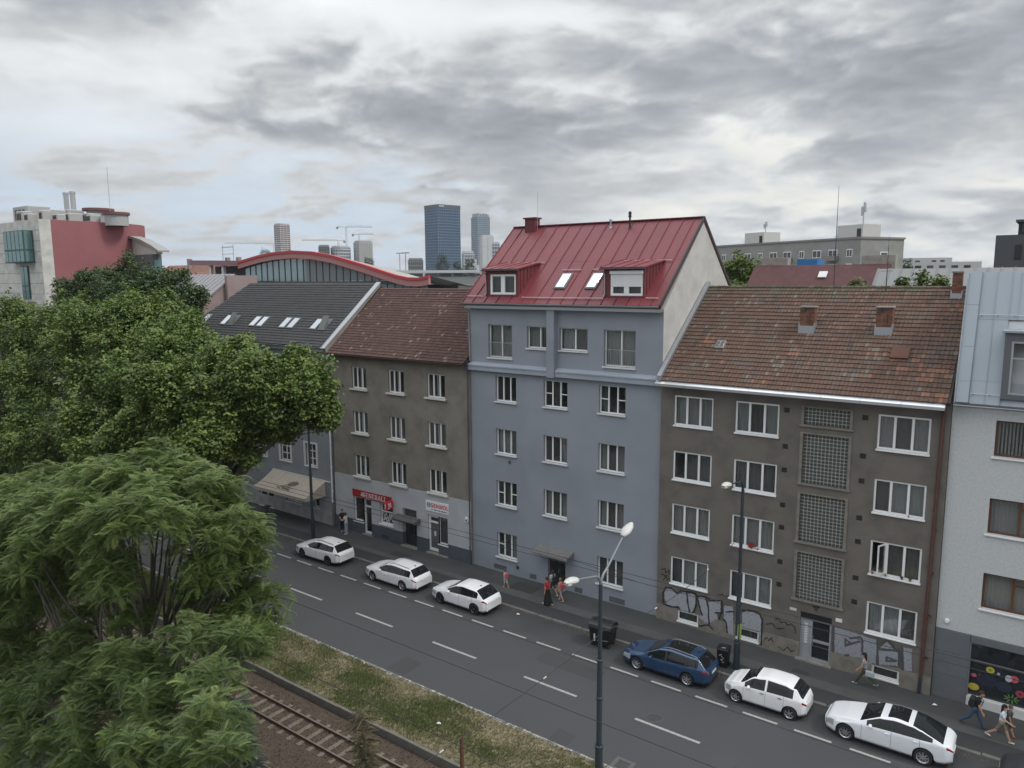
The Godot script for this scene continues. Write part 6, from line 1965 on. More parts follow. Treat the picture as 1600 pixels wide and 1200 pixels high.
func crane(label: String, at: Vector3, h: float, jib: float, tail: float, turn: float, c: Material) -> void:
	var t := thing("tower_crane", label, "crane", at, "tower cranes on the skyline", turn)
	var m := Mb.new()
	for s in [[-1, -1], [-1, 1], [1, -1], [1, 1]]: m.box(Vector3(s[0] * 0.8, h / 2, s[1] * 0.8), Vector3(0.35, h, 0.35))
	for k in int(h / 3.0): m.bar(Vector3(-0.8, k * 3.0, 0.8), Vector3(0.8, k * 3.0 + 3.0, 0.8), 0.25, 0.25)
	local(t, "mast", m.done(), c)
	m = Mb.new()
	m.box(Vector3(jib / 2 - tail / 2, h + 0.4, 0), Vector3(jib + tail, 0.5, 1.0))
	m.box(Vector3(jib / 2, h + 1.8, 0), Vector3(jib * 0.96, 0.3, 0.3))
	for k in int(jib / 3.0): m.bar(Vector3(k * 3.0, h + 0.4, 0), Vector3(k * 3.0 + 1.5, h + 1.8, 0), 0.2, 0.2)
	local(t, "jib", m.done(), c)
	m = Mb.new()
	m.bar(Vector3(0, h, 0), Vector3(0, h + 5.0, 0), 0.6, 0.6)
	m.bar(Vector3(0, h + 5.0, 0), Vector3(jib * 0.6, h + 1.8, 0), 0.15, 0.15)
	m.bar(Vector3(0, h + 5.0, 0), Vector3(-tail, h + 0.6, 0), 0.15, 0.15)
	local(t, "apex", m.done(), c)
	local(t, "counterweight", bm(Vector3(2.4, 2.6, 1.6)), mats["concrete"], Transform3D(Basis(), Vector3(-tail + 1.2, h - 0.6, 0)))

func city_far() -> void:
	var face := func(x: float, z: float) -> float: return atan2(-x, -z)
	var blue := metal("tower_glass", Color(0.035, 0.070, 0.125), 0.12, 0.35)
	var blueband := mat("tower_band", Color(0.11, 0.165, 0.24), 0.5)
	var t := tower("glass_tower", "tall blue glass office tower with flat top", Vector3(-722, 0, -812), 38, 32, 116, face.call(-722, -812) + 0.62, blue, blueband, 30, 12, 0.55)
	local(t, "parapet", bm(Vector3(39, 5, 33)), mat("tower_cap", Color(0.055, 0.075, 0.10), 0.5), Transform3D(Basis(), Vector3(0, 118.0, 0)))
	var lg := Mb.new()
	for k in 5: lg.box(Vector3(-16.0 + k * 1.6, 118.3, 16.6), Vector3(1.2, 1.6 if k == 0 else 1.1, 0.2))
	local(t, "lettering", lg.done(), mats["white_frame"])
	var pale := mat("far_pale", Color(0.44, 0.45, 0.46), 0.7)
	var greyg := metal("far_glass", Color(0.17, 0.21, 0.25), 0.15, 0.5)
	t = tower("glass_tower", "slender pale glass tower with a notched crown beside white slab", Vector3(-815, 0, -1013), 23, 23, 121, face.call(-815, -1013) + 0.5, greyg, mat("far_band", Color(0.25, 0.29, 0.33), 0.6), 34, 10, 0.6)
	for q in [[-8, 5], [-3, 3], [3, 5], [8, 4]]: local(t, "crown_fin", bm(Vector3(3.5, q[1], 22)), mat("far_band", Color(0.25, 0.29, 0.33), 0.6), Transform3D(Basis(), Vector3(q[0], 122 + q[1] / 2.0, 0)))
	tower("office_slab", "plain white slab block before the slender tower", Vector3(-621, 0, -784), 15, 12, 73, face.call(-621, -784) + 0.3, pale, pale, 3, 2, 0.1)
	tower("striped_tower", "apartment tower with red and white striped balconies", Vector3(-1041, 0, -779), 18, 17, 107, face.call(-1041, -779) + 0.6, mat("stripe_red", Color(0.15, 0.085, 0.075), 0.8), pale, 32, 3, 0.95)
	tower("office_block", "dark square office block with pale edges", Vector3(-693, 0, -575), 12, 12, 56, face.call(-693, -575), mat("far_dark", Color(0.075, 0.08, 0.075), 0.7), mat("far_mid", Color(0.20, 0.21, 0.205), 0.7), 14, 4, 0.3)
	tower("office_block", "white gridded block beside the unfinished tower", Vector3(-682, 0, -590), 18, 14, 55, face.call(-682, -590) + 0.4, greyg, pale, 15, 6, 1.1)
	tower("unfinished_tower", "unfinished grey concrete tower under the cranes", Vector3(-664, 0, -608), 16, 16, 61, face.call(-664, -608) + 0.4, mat("far_concrete", Color(0.33, 0.33, 0.33), 0.9), mat("far_concrete", Color(0.33, 0.33, 0.33), 0.9), 16, 5, 0.9)
	tower("office_block", "low dark gridded block at the foot of the blue tower", Vector3(-622, 0, -651), 17, 14, 41, face.call(-622, -651), mat("far_dark", Color(0.075, 0.08, 0.075), 0.7), mat("far_mid", Color(0.20, 0.21, 0.205), 0.7), 9, 7, 0.6)
	t = tower("office_block", "stepped pale office block beside the blue tower", Vector3(-544, 0, -653), 11, 14, 47, face.call(-544, -653) + 0.2, greyg, pale, 13, 6, 0.8)
	for k in 4: local(t, "lower_step", bm(Vector3(3, 40 - k * 6, 14)), pale, Transform3D(Basis(), Vector3(7 + k * 3.0, 20 - k * 3.0, 0)))
	tower("office_block", "narrow grey block beside the red roof verge", Vector3(-428, 0, -554), 7, 7, 50, face.call(-428, -554), greyg, pale, 14, 3, 0.6)
	var steel := mat("crane_paint", Color(0.30, 0.29, 0.25), 0.7)
	crane("tower crane beside the striped tower", Vector3(-1009, 0, -738), 74, 72, 12, face.call(-1009, -738) + PI, steel)
	crane("tall tower crane above the unfinished tower", Vector3(-676, 0, -594), 78, 30, 11, face.call(-676, -594), steel)
	crane("shorter tower crane behind the unfinished tower", Vector3(-668, 0, -606), 70, 17, 8, face.call(-668, -606), steel)
	crane("tower crane with a low long jib before the white gridded block", Vector3(-674, 0, -580), 62, 40, 8, face.call(-674, -580) + PI, steel)
	for q in [[-423, -425, 39, "floodlight mast far beyond the low pale hall"], [-350, -357, 36, "slim floodlight mast near the low pale hall"]]:
		var lt := thing("light_mast", q[3], "mast", Vector3(q[0], 0, q[1]), "", face.call(q[0], q[1]))
		var m := Mb.new()
		m.rod(Vector3.ZERO, Vector3(0, q[2], 0), 0.35, 6)
		local(lt, "pole", m.done(), steel)
		local(lt, "lamp_bar", bm(Vector3(5.0, 0.8, 0.6)), steel, Transform3D(Basis(), Vector3(0, q[2], 0)))
	# long flat hall
	t = thing("flat_hall", "long low hall with pale flat roof at the foot of the towers", "building", Vector3(-175, 0, -192), "", face.call(-175, -192))
	var m2 := Mb.new()
	m2.box(Vector3(4, 10.0, 0), Vector3(46, 20.0, 14))
	local(t, "wall", m2.done(), mat("far_mid", Color(0.20, 0.21, 0.205), 0.7))
	local(t, "roof_edge", bm(Vector3(47, 0.9, 15)), pale, Transform3D(Basis(), Vector3(4, 21.7, 0)))
	for k in 9: local(t, "window_bay", bm(Vector3(4.2, 0.9, 0.2)), mats["pane_dark"], Transform3D(Basis(), Vector3(-15.5 + k * 4.8, 20.6, 7.1)))
	local(t, "stair_box", bm(Vector3(4, 4, 4)), pale, Transform3D(Basis(), Vector3(22, 22.5, 0)))
	# long panel block of flats
	var along_dir := Vector3(-0.871, 0, -0.4915)
	var turn := atan2(along_dir.z, -along_dir.x)
	t = thing("panel_block", "long grey panel block of flats with lift houses on its roof", "building", Vector3(-34, 0, -161), "", turn)
	var panel := mat("panel_grey", Color(0.27, 0.27, 0.255), 0.9, grain("blotch", 0.006, 0.72, 1.08), 9.0)
	m2 = Mb.new()
	m2.span(-75, 0, 0, 26.7, -12, 0)
	local(t, "wall", m2.done(), panel)
	m2 = Mb.new()
	m2.span(-75.2, 0.2, 26.7, 27.1, -12.2, 0.2)
	local(t, "parapet", m2.done(), mat("panel_edge", Color(0.20, 0.195, 0.185), 0.9))
	var frame: Material = mats["white_frame"]
	for i in 17:
		for r in 3:
			var x := -2.6 - i * 4.2
			var y := 23.6 - r * 2.9
			var wn := local(t, "window", bm(Vector3(2.3 if i % 3 else 1.4, 1.6, 0.12)), frame, Transform3D(Basis(), Vector3(x, y + 0.4, 0.02)))
			for k in [-1, 1]: local(wn, "pane", bm(Vector3(0.95 if i % 3 else 0.5, 1.3, 0.04)), mats["pane_dark"], Transform3D(Basis(), Vector3(k * (0.55 if i % 3 else 0.32), 0, 0.07)))
			if i % 3 == 1:
				var bl := local(t, "balcony", bm(Vector3(3.0, 1.0, 1.1)), mat("panel_edge", Color(0.20, 0.195, 0.185), 0.9), Transform3D(Basis(), Vector3(x, y - 0.6, 0.6)))
				bl.set_meta("label", "shallow grey balcony")
	for r in 2:
		var wn := local(t, "window", bm(Vector3(0.12, 1.6, 2.2)), frame, Transform3D(Basis(), Vector3(0.02, 23.4 - r * 2.9, -6.5)))
		local(wn, "pane", bm(Vector3(0.04, 1.3, 1.8)), mats["pane_dark"], Transform3D(Basis(), Vector3(0.07, 0, 0)))
	for q in [-6.0, -34.0, -62.0]:
		var lh := local(t, "lift_house", bm(Vector3(6.5, 2.8, 5.0)), mat("panel_pale", Color(0.46, 0.46, 0.45), 0.85), Transform3D(Basis(), Vector3(q, 28.4, -6)))
		local(lh, "door", bm(Vector3(1.0, 1.9, 0.08)), mats["hole_dark_paint"], Transform3D(Basis(), Vector3(2.3, -0.4, 2.52)))
	for q in [[-5.0, 4.6], [-33.0, 2.6], [-66.0, 5.2], [-70.0, 3.2]]:
		m2 = Mb.new()
		m2.rod(Vector3(q[0], 29.8, -6), Vector3(q[0], 29.8 + q[1], -6), 0.12, 5)
		m2.box(Vector3(q[0] + 0.35, 29.8 + q[1] * 0.75, -6), Vector3(0.35, q[1] * 0.4, 0.3), Basis(Vector3.BACK, 0.1))
		m2.box(Vector3(q[0] - 0.4, 29.8 + q[1] * 0.6, -6), Vector3(0.35, q[1] * 0.4, 0.3))
		local(t, "antenna", m2.done(), mats["galvanised"])
	# small white blocks in the gap beyond the grey metal roof
	for q in [[-49, -326, 8, 26, "white far block with a dark penthouse window"], [-46, -357, 11, 26.6, "white far block, wide and plain"], [-31, -248, 20, 23.2, "long white far block with a row of windows"]]:
		t = thing("far_block", q[4], "building", Vector3(q[0], 0, q[1]), "", face.call(q[0], q[1]))
		m2 = Mb.new()
		m2.box(Vector3(0, q[3] / 2.0, 0), Vector3(q[2], q[3], 8))
		local(t, "wall", m2.done(), mat("panel_pale", Color(0.46, 0.46, 0.45), 0.85))
		for k in int(q[2] / 3.0): local(t, "window", bm(Vector3(1.6, 1.1, 0.1)), mats["pane_dark"], Transform3D(Basis(), Vector3(-q[2] / 2.0 + 1.6 + k * 3.0, q[3] - 1.5, 4.02)))
	# rooftops that fill the middle distance
	var roofc := [mat("red_tile_far", Color(0.24, 0.095, 0.065), 0.9), mat("far_mid", Color(0.20, 0.21, 0.205), 0.7), pale]
	var rest := [[-125, -84, 17.5, 0, "red-roofed house just beyond the grey metal roof"], [-154, -111, 18.5, 1, "grey-roofed house between metal roof and glass hall"], [-131, -100, 17.0, 0, "red-roofed house behind the mauve end of the glass hall"], [-248, -168, 21.5, 2, "pale-roofed house on the horizon past the curved wing"], [-84, -112, 14.0, 1, "grey-roofed house below the low pale hall"], [-98, -139, 14.5, 0, "red-roofed house before the low pale hall"], [-80, -127, 13.5, 2, "pale-roofed house at the red roof verge"]]
	for q in rest:
		var o := thing("far_house", q[4], "house", Vector3(q[0], 0, q[1]), "distant rooftops", face.call(q[0], q[1]) + rng.randf_range(-0.4, 0.4))
		var hh: float = q[2]
		m2 = Mb.new()
		m2.box(Vector3(0, hh / 2, 0), Vector3(16, hh, 10))
		local(o, "wall", m2.done(), mat("far_wall", Color(0.33, 0.30, 0.27), 0.9))
		m2 = Mb.new()
		m2.prism(PackedVector2Array([V(-5.5, hh), V(5.5, hh), V(0, hh + 3.4)]), Vector3(-8.2, 0, 0), Vector3(0, 0, 1), Vector3.UP, Vector3(16.4, 0, 0))
		local(o, "roof", m2.done(), roofc[q[3]])
		for k in 3: local(o, "chimney", bm(Vector3(0.8, 1.6, 0.8)), mat("far_wall", Color(0.33, 0.30, 0.27), 0.9), Transform3D(Basis(), Vector3(-5 + k * 4.5, hh + 2.6, -1.6 + k)))

# ---------------------------------------------------------------- trees
func leaf_mat(key: String, c: Color) -> StandardMaterial3D:
	var m := mat(key, Color.WHITE, 0.6)
	m.vertex_color_use_as_albedo = true
	m.backlight_enabled = true
	m.backlight = Color(0.62, 0.68, 0.40)
	return m

# a twig with leaves of the given size spread along it
func twig(n: int, size: float, spread: float) -> ArrayMesh:
	var m := Mb.new()
	for i in n:
		var d := Vector3(rng.randfn(), rng.randfn() * 0.7 + 0.25, rng.randfn()).normalized()
		var c := d * spread * pow(rng.randf(), 0.5)
		var nrm := (d * 0.5 + Vector3(rng.randfn() * 0.5, 1.0, rng.randfn() * 0.5)).normalized()
		var a := nrm.cross(Vector3(rng.randfn(), rng.randfn(), rng.randfn())).normalized()
		var b := nrm.cross(a)
		var s := size * rng.randf_range(0.7, 1.2)
		# a broad leaf folded a little along its middle
		var tip := c + a * s
		var foot := c - a * s * 0.45
		var l := c + b * s * 0.55 + nrm * s * 0.14
		var r := c - b * s * 0.55 + nrm * s * 0.14
		m.tri(foot, l, tip)
		m.tri(foot, tip, r)
	return m.done()

func limb(m: Mb, a: Vector3, b: Vector3, r0: float, r1: float, bow: float) -> void:
	var p := PackedVector3Array()
	var r := PackedFloat32Array()
	var side := (b - a).cross(Vector3(rng.randfn(), rng.randfn(), rng.randfn())).normalized()
	for i in 7:
		var u := i / 6.0
		p.append(a.lerp(b, u) + side * sin(u * PI) * bow + Vector3(0, sin(u * PI) * bow * 0.6, 0))
		r.append(lerpf(r0, r1, u))
	m.tube(p, r, 7, false)

# lobes: x, y, z, radius. Leaf twigs fill the outer shell of each lobe and of smaller lumps on it.
func tree(called: String, label: String, base: Vector3, lobes: Array, m: Mesh, mt: Material, per_m2: float, tint: Color, young: Color, trunk_r: float, group := "") -> Node3D:
	var t := thing(called, label, "tree", base, group)
	var bark := mat("bark", Color(0.11, 0.095, 0.078), 0.95, grain("blotch", 0.006, 0.72, 1.08), 1.2)
	var b := Mb.new()
	var fork := base + Vector3(0, minf(6.0, lobes[0][1] * 0.5), 0)
	var mid := Vector3.ZERO
	for q in lobes: mid += Vector3(q[0], q[1], q[2]) / lobes.size()
	fork = fork.lerp(Vector3(mid.x, fork.y, mid.z), 0.2)
	limb(b, base - Vector3(0, 0.3, 0), fork, trunk_r, trunk_r * 0.75, 0.1)
	for q in lobes:
		var c := Vector3(q[0], q[1], q[2])
		var via := fork.lerp(c, 0.45) + Vector3(0, 0.8, 0)
		limb(b, fork, via, trunk_r * 0.5, trunk_r * 0.3, 0.2)
		limb(b, via, c, trunk_r * 0.3, 0.05, 0.25)
		for k in 5:
			var d := Vector3(rng.randfn(), rng.randfn(), rng.randfn()).normalized()
			limb(b, c - d * 0.1, c + d * q[3] * 0.9, 0.045, 0.012, 0.1)
	part(t, "trunk", b.done(), bark)
	var all := []
	for q in lobes:
		all.append([Vector3(q[0], q[1], q[2]), Vector3(q[3], q[3] * 0.85, q[3]) * 0.9])
		for k in 9:
			var d := Vector3(rng.randfn(), rng.randfn() * 0.8 + 0.15, rng.randfn()).normalized()
			var r: float = q[3] * rng.randf_range(0.24, 0.42)
			all.append([Vector3(q[0], q[1], q[2]) + d * q[3] * rng.randf_range(0.62, 0.98), Vector3(r, r * 0.75, r)])
		# upright shoots that break the outline
		for k in 5:
			var d := Vector3(rng.randfn(), absf(rng.randfn()) * 0.9 + 0.25, rng.randfn()).normalized()
			var r: float = q[3] * rng.randf_range(0.11, 0.17)
			all.append([Vector3(q[0], q[1], q[2]) + d * q[3] * rng.randf_range(1.0, 1.2), Vector3(r, r * rng.randf_range(1.8, 2.8), r)])
	var at: Array[Transform3D] = []
	var cl := PackedColorArray()
	var rough := FastNoiseLite.new()
	rough.seed = 17
	rough.frequency = 0.55
	rough.fractal_octaves = 3
	for a in all:
		var c: Vector3 = a[0]
		var rad: Vector3 = a[1]
		for i in int(4.0 * PI * rad.x * rad.x * per_m2):
			var d := Vector3(rng.randfn(), rng.randfn(), rng.randfn()).normalized()
			var p := c + d * rad * pow(rng.randf_range(0.25, 1.0), 0.4) * (rng.randf_range(0.90, 1.12) if rng.randf() < 0.93 else rng.randf_range(1.1, 1.4))
			# the shell is broken up: leaf masses lean out in places and leave hollows in others
			var lump := rough.get_noise_3dv(p)
			if lump < -0.16 and rng.randf() < 0.75:
				continue
			p += d * lump * minf(0.9, rad.x * 0.5)
			var deep := false
			for o in all:
				if o[0] != c and ((p - o[0]) / o[1]).length_squared() < 0.42:
					deep = true
					break
			if deep and rng.randf() < 0.85:
				continue
			at.append(Transform3D(Basis.from_euler(Vector3(rng.randf_range(-0.6, 0.6), rng.randf() * TAU, rng.randf_range(-0.6, 0.6))).scaled(Vector3.ONE * rng.randf_range(0.75, 1.2)), p - base))
			var col := tint.lerp(young, pow(rng.randf(), 2.2) * 0.75)
			cl.append(col * rng.randf_range(0.72, 1.22))
	scatter(t, "crown", m, mt, at, cl)
	return t

# a feathered leaf of a tree of heaven, drooping along its length
func frond() -> ArrayMesh:
	var m := Mb.new()
	var n := 10
	var at := func(u: float) -> Vector3: return Vector3(u * 0.62, 0.10 * sin(u * 2.2) - 0.26 * u * u, 0)
	for i in n:
		var u := 0.12 + 0.88 * i / (n - 1.0)
		var p: Vector3 = at.call(u)
		var l := 0.16 * sin(0.35 + u * 2.3)
		for s in [-1.0, 1.0]:
			var d := Vector3(0.45, -0.28, s).normalized()
			var w := Vector3(0.021, 0.005, 0)
			m.tri(p, p + d * l * 0.45 + w, p + d * l)
			m.tri(p, p + d * l, p + d * l * 0.4 - w)
	m.bar(at.call(0.0), at.call(0.5), 0.008, 0.008)
	m.bar(at.call(0.5), at.call(1.0), 0.006, 0.006)
	return m.done()

func heaven_tree(called: String, label: String, base: Vector3, lobes: Array, m: Mesh, mt: Material, per_m2: float, tint: Color, trunk_r: float, group := "") -> void:
	var t := thing(called, label, "tree", base, group)
	var bark := mat("bark_grey", Color(0.085, 0.075, 0.066), 0.95)
	var b := Mb.new()
	var fork := base + Vector3(0, 2.2, 0)
	limb(b, base - Vector3(0, 0.3, 0), fork, trunk_r, trunk_r * 0.8, 0.1)
	var at: Array[Transform3D] = []
	var cl := PackedColorArray()
	var all := []
	for q in lobes:
		var c := Vector3(q[0], q[1], q[2])
		var via := fork.lerp(c, 0.5) + Vector3(rng.randf_range(-0.6, 0.6), -0.4, rng.randf_range(-0.6, 0.6))
		limb(b, fork, via, trunk_r * 0.5, trunk_r * 0.32, 0.35)
		for k in 3:
			limb(b, via, c + Vector3(rng.randf_range(-1, 1), rng.randf_range(-0.7, 0.1), rng.randf_range(-1, 1)) * q[3] * 0.7, trunk_r * 0.26, 0.02, 0.3)
		all.append([c, q[3] * 0.85])
		for k in 6:
			var d := Vector3(rng.randfn(), rng.randfn() * 0.7 + 0.1, rng.randfn()).normalized()
			all.append([c + d * q[3] * rng.randf_range(0.6, 1.0), q[3] * rng.randf_range(0.3, 0.5)])
	for q in all:
		var c: Vector3 = q[0]
		for i in int(4.0 * PI * q[1] * q[1] * per_m2):
			var d := Vector3(rng.randfn(), rng.randfn(), rng.randfn()).normalized()
			if d.y < -0.55: d.y = -d.y
			var p: Vector3 = c + d * Vector3(q[1] * 1.1, q[1] * 0.85, q[1] * 1.1) * rng.randf_range(0.6, 1.12)
			# a shoot with leaves set round its end
			var shoot := (d + Vector3(rng.randf_range(-0.5, 0.5), 0.7, rng.randf_range(-0.5, 0.5))).normalized()
			if i % 4 == 0: limb(b, p - shoot * 0.5, p, 0.012, 0.007, 0.02)
			var g := rng.randf_range(0.75, 1.25)
			var n := rng.randi_range(5, 8)
			var yellow := rng.randf() * 0.6
			var side := shoot.cross(Vector3(0.3, 0.2, 1.0)).normalized()
			var fore := shoot.cross(side)
			for k in n:
				var a := TAU * k / n + rng.randf_range(-0.4, 0.4)
				var out := (side * cos(a) + fore * sin(a) + shoot * rng.randf_range(-0.15, 0.6)).normalized()
				out.y = clampf(out.y * 0.6 + 0.08, -0.28, 0.5)
				out = out.normalized()
				var up := (Vector3.UP - out * out.y).normalized()
				var bs := Basis(out, up, out.cross(up)).scaled_local(Vector3(1, rng.randf_range(0.5, 1.2), 1) * rng.randf_range(0.5, 0.92))
				at.append(Transform3D(bs * Basis(Vector3.RIGHT, rng.randf_range(-0.35, 0.35)), p + shoot * rng.randf_range(-0.15, 0.05) - base))
				cl.append(tint.lerp(Color(0.17, 0.20, 0.045), yellow * rng.randf()) * g * rng.randf_range(0.85, 1.15))
	part(t, "trunk", b.done(), bark)
	scatter(t, "crown", m, mt, at, cl)

func spruce(called: String, label: String, base: Vector3, height: float, spread: float, tint: Color, tip: Color) -> void:
	var t := thing(called, label, "tree", base)
	var b := Mb.new()
	b.tube(PackedVector3Array([base - Vector3(0, 0.2, 0), base + Vector3(0, height * 0.98, 0)]), PackedFloat32Array([0.11, 0.012]), 8)
	var spray := Mb.new()
	for k in 34:
		var u := k / 33.0
		var s := 1.0 if k % 2 == 0 else -1.0
		var p := Vector3(u * 0.42, -0.02 * u, 0)
		spray.tri(p, p + Vector3(0.05, 0.02, s * 0.085 * (1.1 - u)), p + Vector3(0.022, 0.0, 0.0))
		spray.tri(p, p + Vector3(0.05, 0.055, s * 0.03), p + Vector3(0.02, 0.0, 0.004))
	var at: Array[Transform3D] = []
	var cl := PackedColorArray()
	var y := height * 0.12
	while y < height:
		var reach := spread * pow(1.0 - y / height, 0.85) + 0.06
		var n := int(5 + reach * 5)
		for k in n:
			var a := TAU * k / n + rng.randf()
			var out := Vector3(cos(a), -0.12, sin(a))
			b.rod(base + Vector3(0, y, 0), base + Vector3(0, y, 0) + out * reach * 0.9, 0.012, 4)
			for i in int(3 + reach * 9):
				var u := rng.randf_range(0.1, 1.0)
				var dir := (out + Vector3(rng.randf_range(-0.7, 0.7), rng.randf_range(-0.35, 0.2), rng.randf_range(-0.7, 0.7))).normalized()
				var up := (Vector3.UP - dir * dir.y).normalized()
				at.append(Transform3D(Basis(dir, up, dir.cross(up)).scaled_local(Vector3.ONE * rng.randf_range(0.5, 0.95)), Vector3(0, y, 0) + out * reach * u * 0.8))
				cl.append((tip if rng.randf() < 0.25 else tint) * rng.randf_range(0.65, 1.3))
		y += 0.2
	part(t, "trunk", b.done(), mat("bark_grey", Color(0.085, 0.075, 0.066), 0.95))
	scatter(t, "crown", spray.done(), leaf_mat("needles", Color.WHITE), at, cl)

func street_trees() -> void:
	var tw := twig(15, 0.135, 0.36)
	var lm := leaf_mat("leaves", Color.WHITE)
	var green := Color(0.080, 0.128, 0.030)
	var young := Color(0.190, 0.235, 0.042)
	tree("plane_tree", "tall dense plane tree reaching a limb across to the cafe lamp", Vector3(-39.5, 0.05, -23.2), [[-34.5, 13.2, -27.0, 1.6], [-36.2, 12.1, -26.0, 1.8], [-34.1, 11.7, -27.5, 1.1], [-36.3, 14.2, -28.0, 1.2], [-36.6, 10.6, -27.0, 0.8], [-36.7, 13.7, -25.0, 1.8], [-42.6, 14.1, -27.0, 1.9], [-46.2, 14.4, -27.0, 2.3], [-38.4, 12.0, -24.0, 2.1], [-37.6, 10.2, -25.0, 1.3], [-40.8, 10.1, -23.5, 2.3], [-42.0, 8.8, -25.6, 1.1], [-40.7, 12.9, -22.5, 2.0], [-37.4, 10.3, -22.0, 1.3], [-42.5, 11.6, -25.5, 2.0], [-41.0, 8.6, -24.4, 1.3]], tw, lm, 15.0, green, young, 0.36)
	tree("plane_tree", "tall dense plane tree in the middle of the verge row, before the townhouse", Vector3(-50.5, 0.05, -23.3), [[-53.6, 16.0, -29.0, 2.3], [-56.7, 16.3, -28.0, 2.6], [-48.7, 13.1, -25.0, 2.5], [-57.2, 14.8, -26.0, 2.7], [-44.9, 10.1, -23.0, 2.2], [-51.3, 11.0, -23.0, 2.5], [-46.9, 8.5, -21.5, 2.0], [-50.5, 14.8, -27.5, 2.3], [-52.5, 13.3, -25.5, 2.4]], tw, lm, 13.0, green, young, 0.36)
	tree("plane_tree", "broad plane tree before the red-walled building, last of the verge row", Vector3(-70, 0.05, -23.4), [[-70.4, 15.8, -30.0, 2.5], [-75.9, 14.8, -29.0, 3.2], [-83.3, 13.9, -29.0, 3.4], [-93.7, 12.8, -29.0, 4.0], [-65.3, 11.3, -26.0, 3.1], [-73.1, 9.7, -25.0, 3.6], [-84.0, 8.1, -25.0, 3.6], [-59.8, 7.8, -23.0, 2.8], [-68.5, 5.7, -23.0, 3.1], [-82.0, 4.2, -24.0, 3.6], [-63.5, 14.6, -28.0, 2.6], [-66.0, 14.2, -29.0, 2.4]], tw, lm, 8.0, green, young, 0.4)
	tree("street_tree", "dark rounded tree on the far pavement before the grey metal roof", Vector3(-66, 0.12, -33.4), [[-76.2, 18.1, -33.0, 1.7], [-72.5, 18.9, -34.0, 2.0], [-66.0, 19.4, -34.0, 2.0], [-60.9, 18.8, -34.0, 1.8], [-56.7, 17.9, -33.5, 1.2], [-65.1, 17.5, -32.0, 2.2], [-69.5, 17.8, -33.5, 2.2], [-62.5, 17.0, -33.0, 2.0], [-74, 16.5, -33.0, 2.2]], tw, lm, 9.0, Color(0.050, 0.082, 0.030), Color(0.07, 0.105, 0.035), 0.3)
	var fr := frond()
	var fm := leaf_mat("fronds", Color.WHITE)
	var hg := Color(0.080, 0.126, 0.030)
	heaven_tree("heaven_tree", "feathery tree of heaven with umbrella crown beside the tram tracks", Vector3(-27.5, 0.05, -12.9), [[-27.6, 12.1, -14.0, 1.5], [-29.6, 11.5, -13.0, 1.5], [-25.6, 11.7, -15.0, 1.3], [-23.3, 10.5, -15.0, 1.1], [-24.0, 11.7, -12.0, 1.2], [-23.0, 9.6, -14.8, 0.8], [-23.5, 10.5, -13.5, 1.0], [-27.0, 10.4, -11.5, 1.0], [-23.4, 8.2, -15.3, 0.6], [-26.0, 11.6, -13.2, 1.2], [-30.2, 10.2, -11.6, 1.1], [-24.6, 9.4, -15.6, 0.8], [-31.5, 10.9, -14.2, 1.4], [-28.3, 10.9, -12.2, 1.3], [-25.4, 10.9, -11.9, 1.1], [-24.6, 11.1, -14.6, 1.2], [-29.8, 9.6, -10.9, 1.0], [-25.2, 9.7, -11.2, 0.9], [-23.0, 9.4, -13.6, 0.9], [-27.4, 11.4, -15.6, 1.2], [-33.0, 9.9, -12.4, 1.3], [-24.6, 8.2, -14.5, 1.0], [-28.5, 8.0, -12.4, 0.9], [-25.8, 7.6, -12.2, 0.8], [-31.0, 7.6, -12.4, 1.0], [-29.6, 6.6, -12.0, 0.7], [-22.6, 7.7, -15.0, 1.1], [-22.4, 7.2, -14.6, 0.7], [-23.6, 9.2, -15.4, 0.6]], fr, fm, 4.6, hg, 0.2)
	heaven_tree("heaven_tree", "feathery tree of heaven partly hidden behind the umbrella-crowned one", Vector3(-37.5, 0.05, -12.8), [[-34.4, 9.7, -13.0, 1.7], [-39.7, 7.8, -13.0, 2.0], [-45.0, 6.1, -13.0, 2.0], [-31.5, 8.6, -11.5, 1.1], [-37.3, 5.9, -12.0, 1.3], [-36.5, 9.0, -14.5, 1.7], [-41.5, 8.5, -14.5, 2.0], [-33.8, 7.2, -11.3, 1.0], [-36.2, 8.2, -12.0, 1.5], [-42.0, 6.9, -12.2, 1.7], [-38.5, 9.2, -13.6, 1.7], [-34.8, 8.6, -11.4, 1.2], [-33.3, 6.3, -12.0, 1.1], [-34.9, 4.4, -11.5, 1.1], [-42.6, 3.6, -12.5, 1.4], [-36.5, 5.2, -12.6, 1.2], [-39.0, 4.8, -12.6, 1.3]], fr, fm, 4.2, hg, 0.18)
	heaven_tree("young_heaven_tree", "young feathery tree beside the blue-green conifer", Vector3(-20.6, 0.05, -11.0), [[-20.7, 8.1, -13.0, 0.6], [-21.9, 6.8, -11.0, 1.0], [-19.8, 7.5, -11.5, 0.8], [-18.2, 7.4, -10.5, 0.8], [-20.5, 6.0, -9.8, 0.9], [-16.8, 7.2, -10.0, 0.6], [-19.0, 6.2, -10.2, 0.8], [-22.4, 5.6, -10.4, 0.8], [-21.0, 5.0, -10.0, 0.8], [-19.6, 5.2, -9.6, 0.7], [-23.4, 6.4, -11.4, 0.9], [-21.0, 7.5, -13.5, 0.7], [-21.6, 8.1, -12.0, 0.7], [-23.8, 7.3, -11.0, 0.8], [-19.4, 4.3, -9.6, 0.8], [-21.8, 4.2, -9.8, 0.8]], fr, fm, 5.0, Color(0.066, 0.108, 0.030), 0.1, "young trees by the near pavement")  # leaf tint darkened to paint in shade from the taller crowns
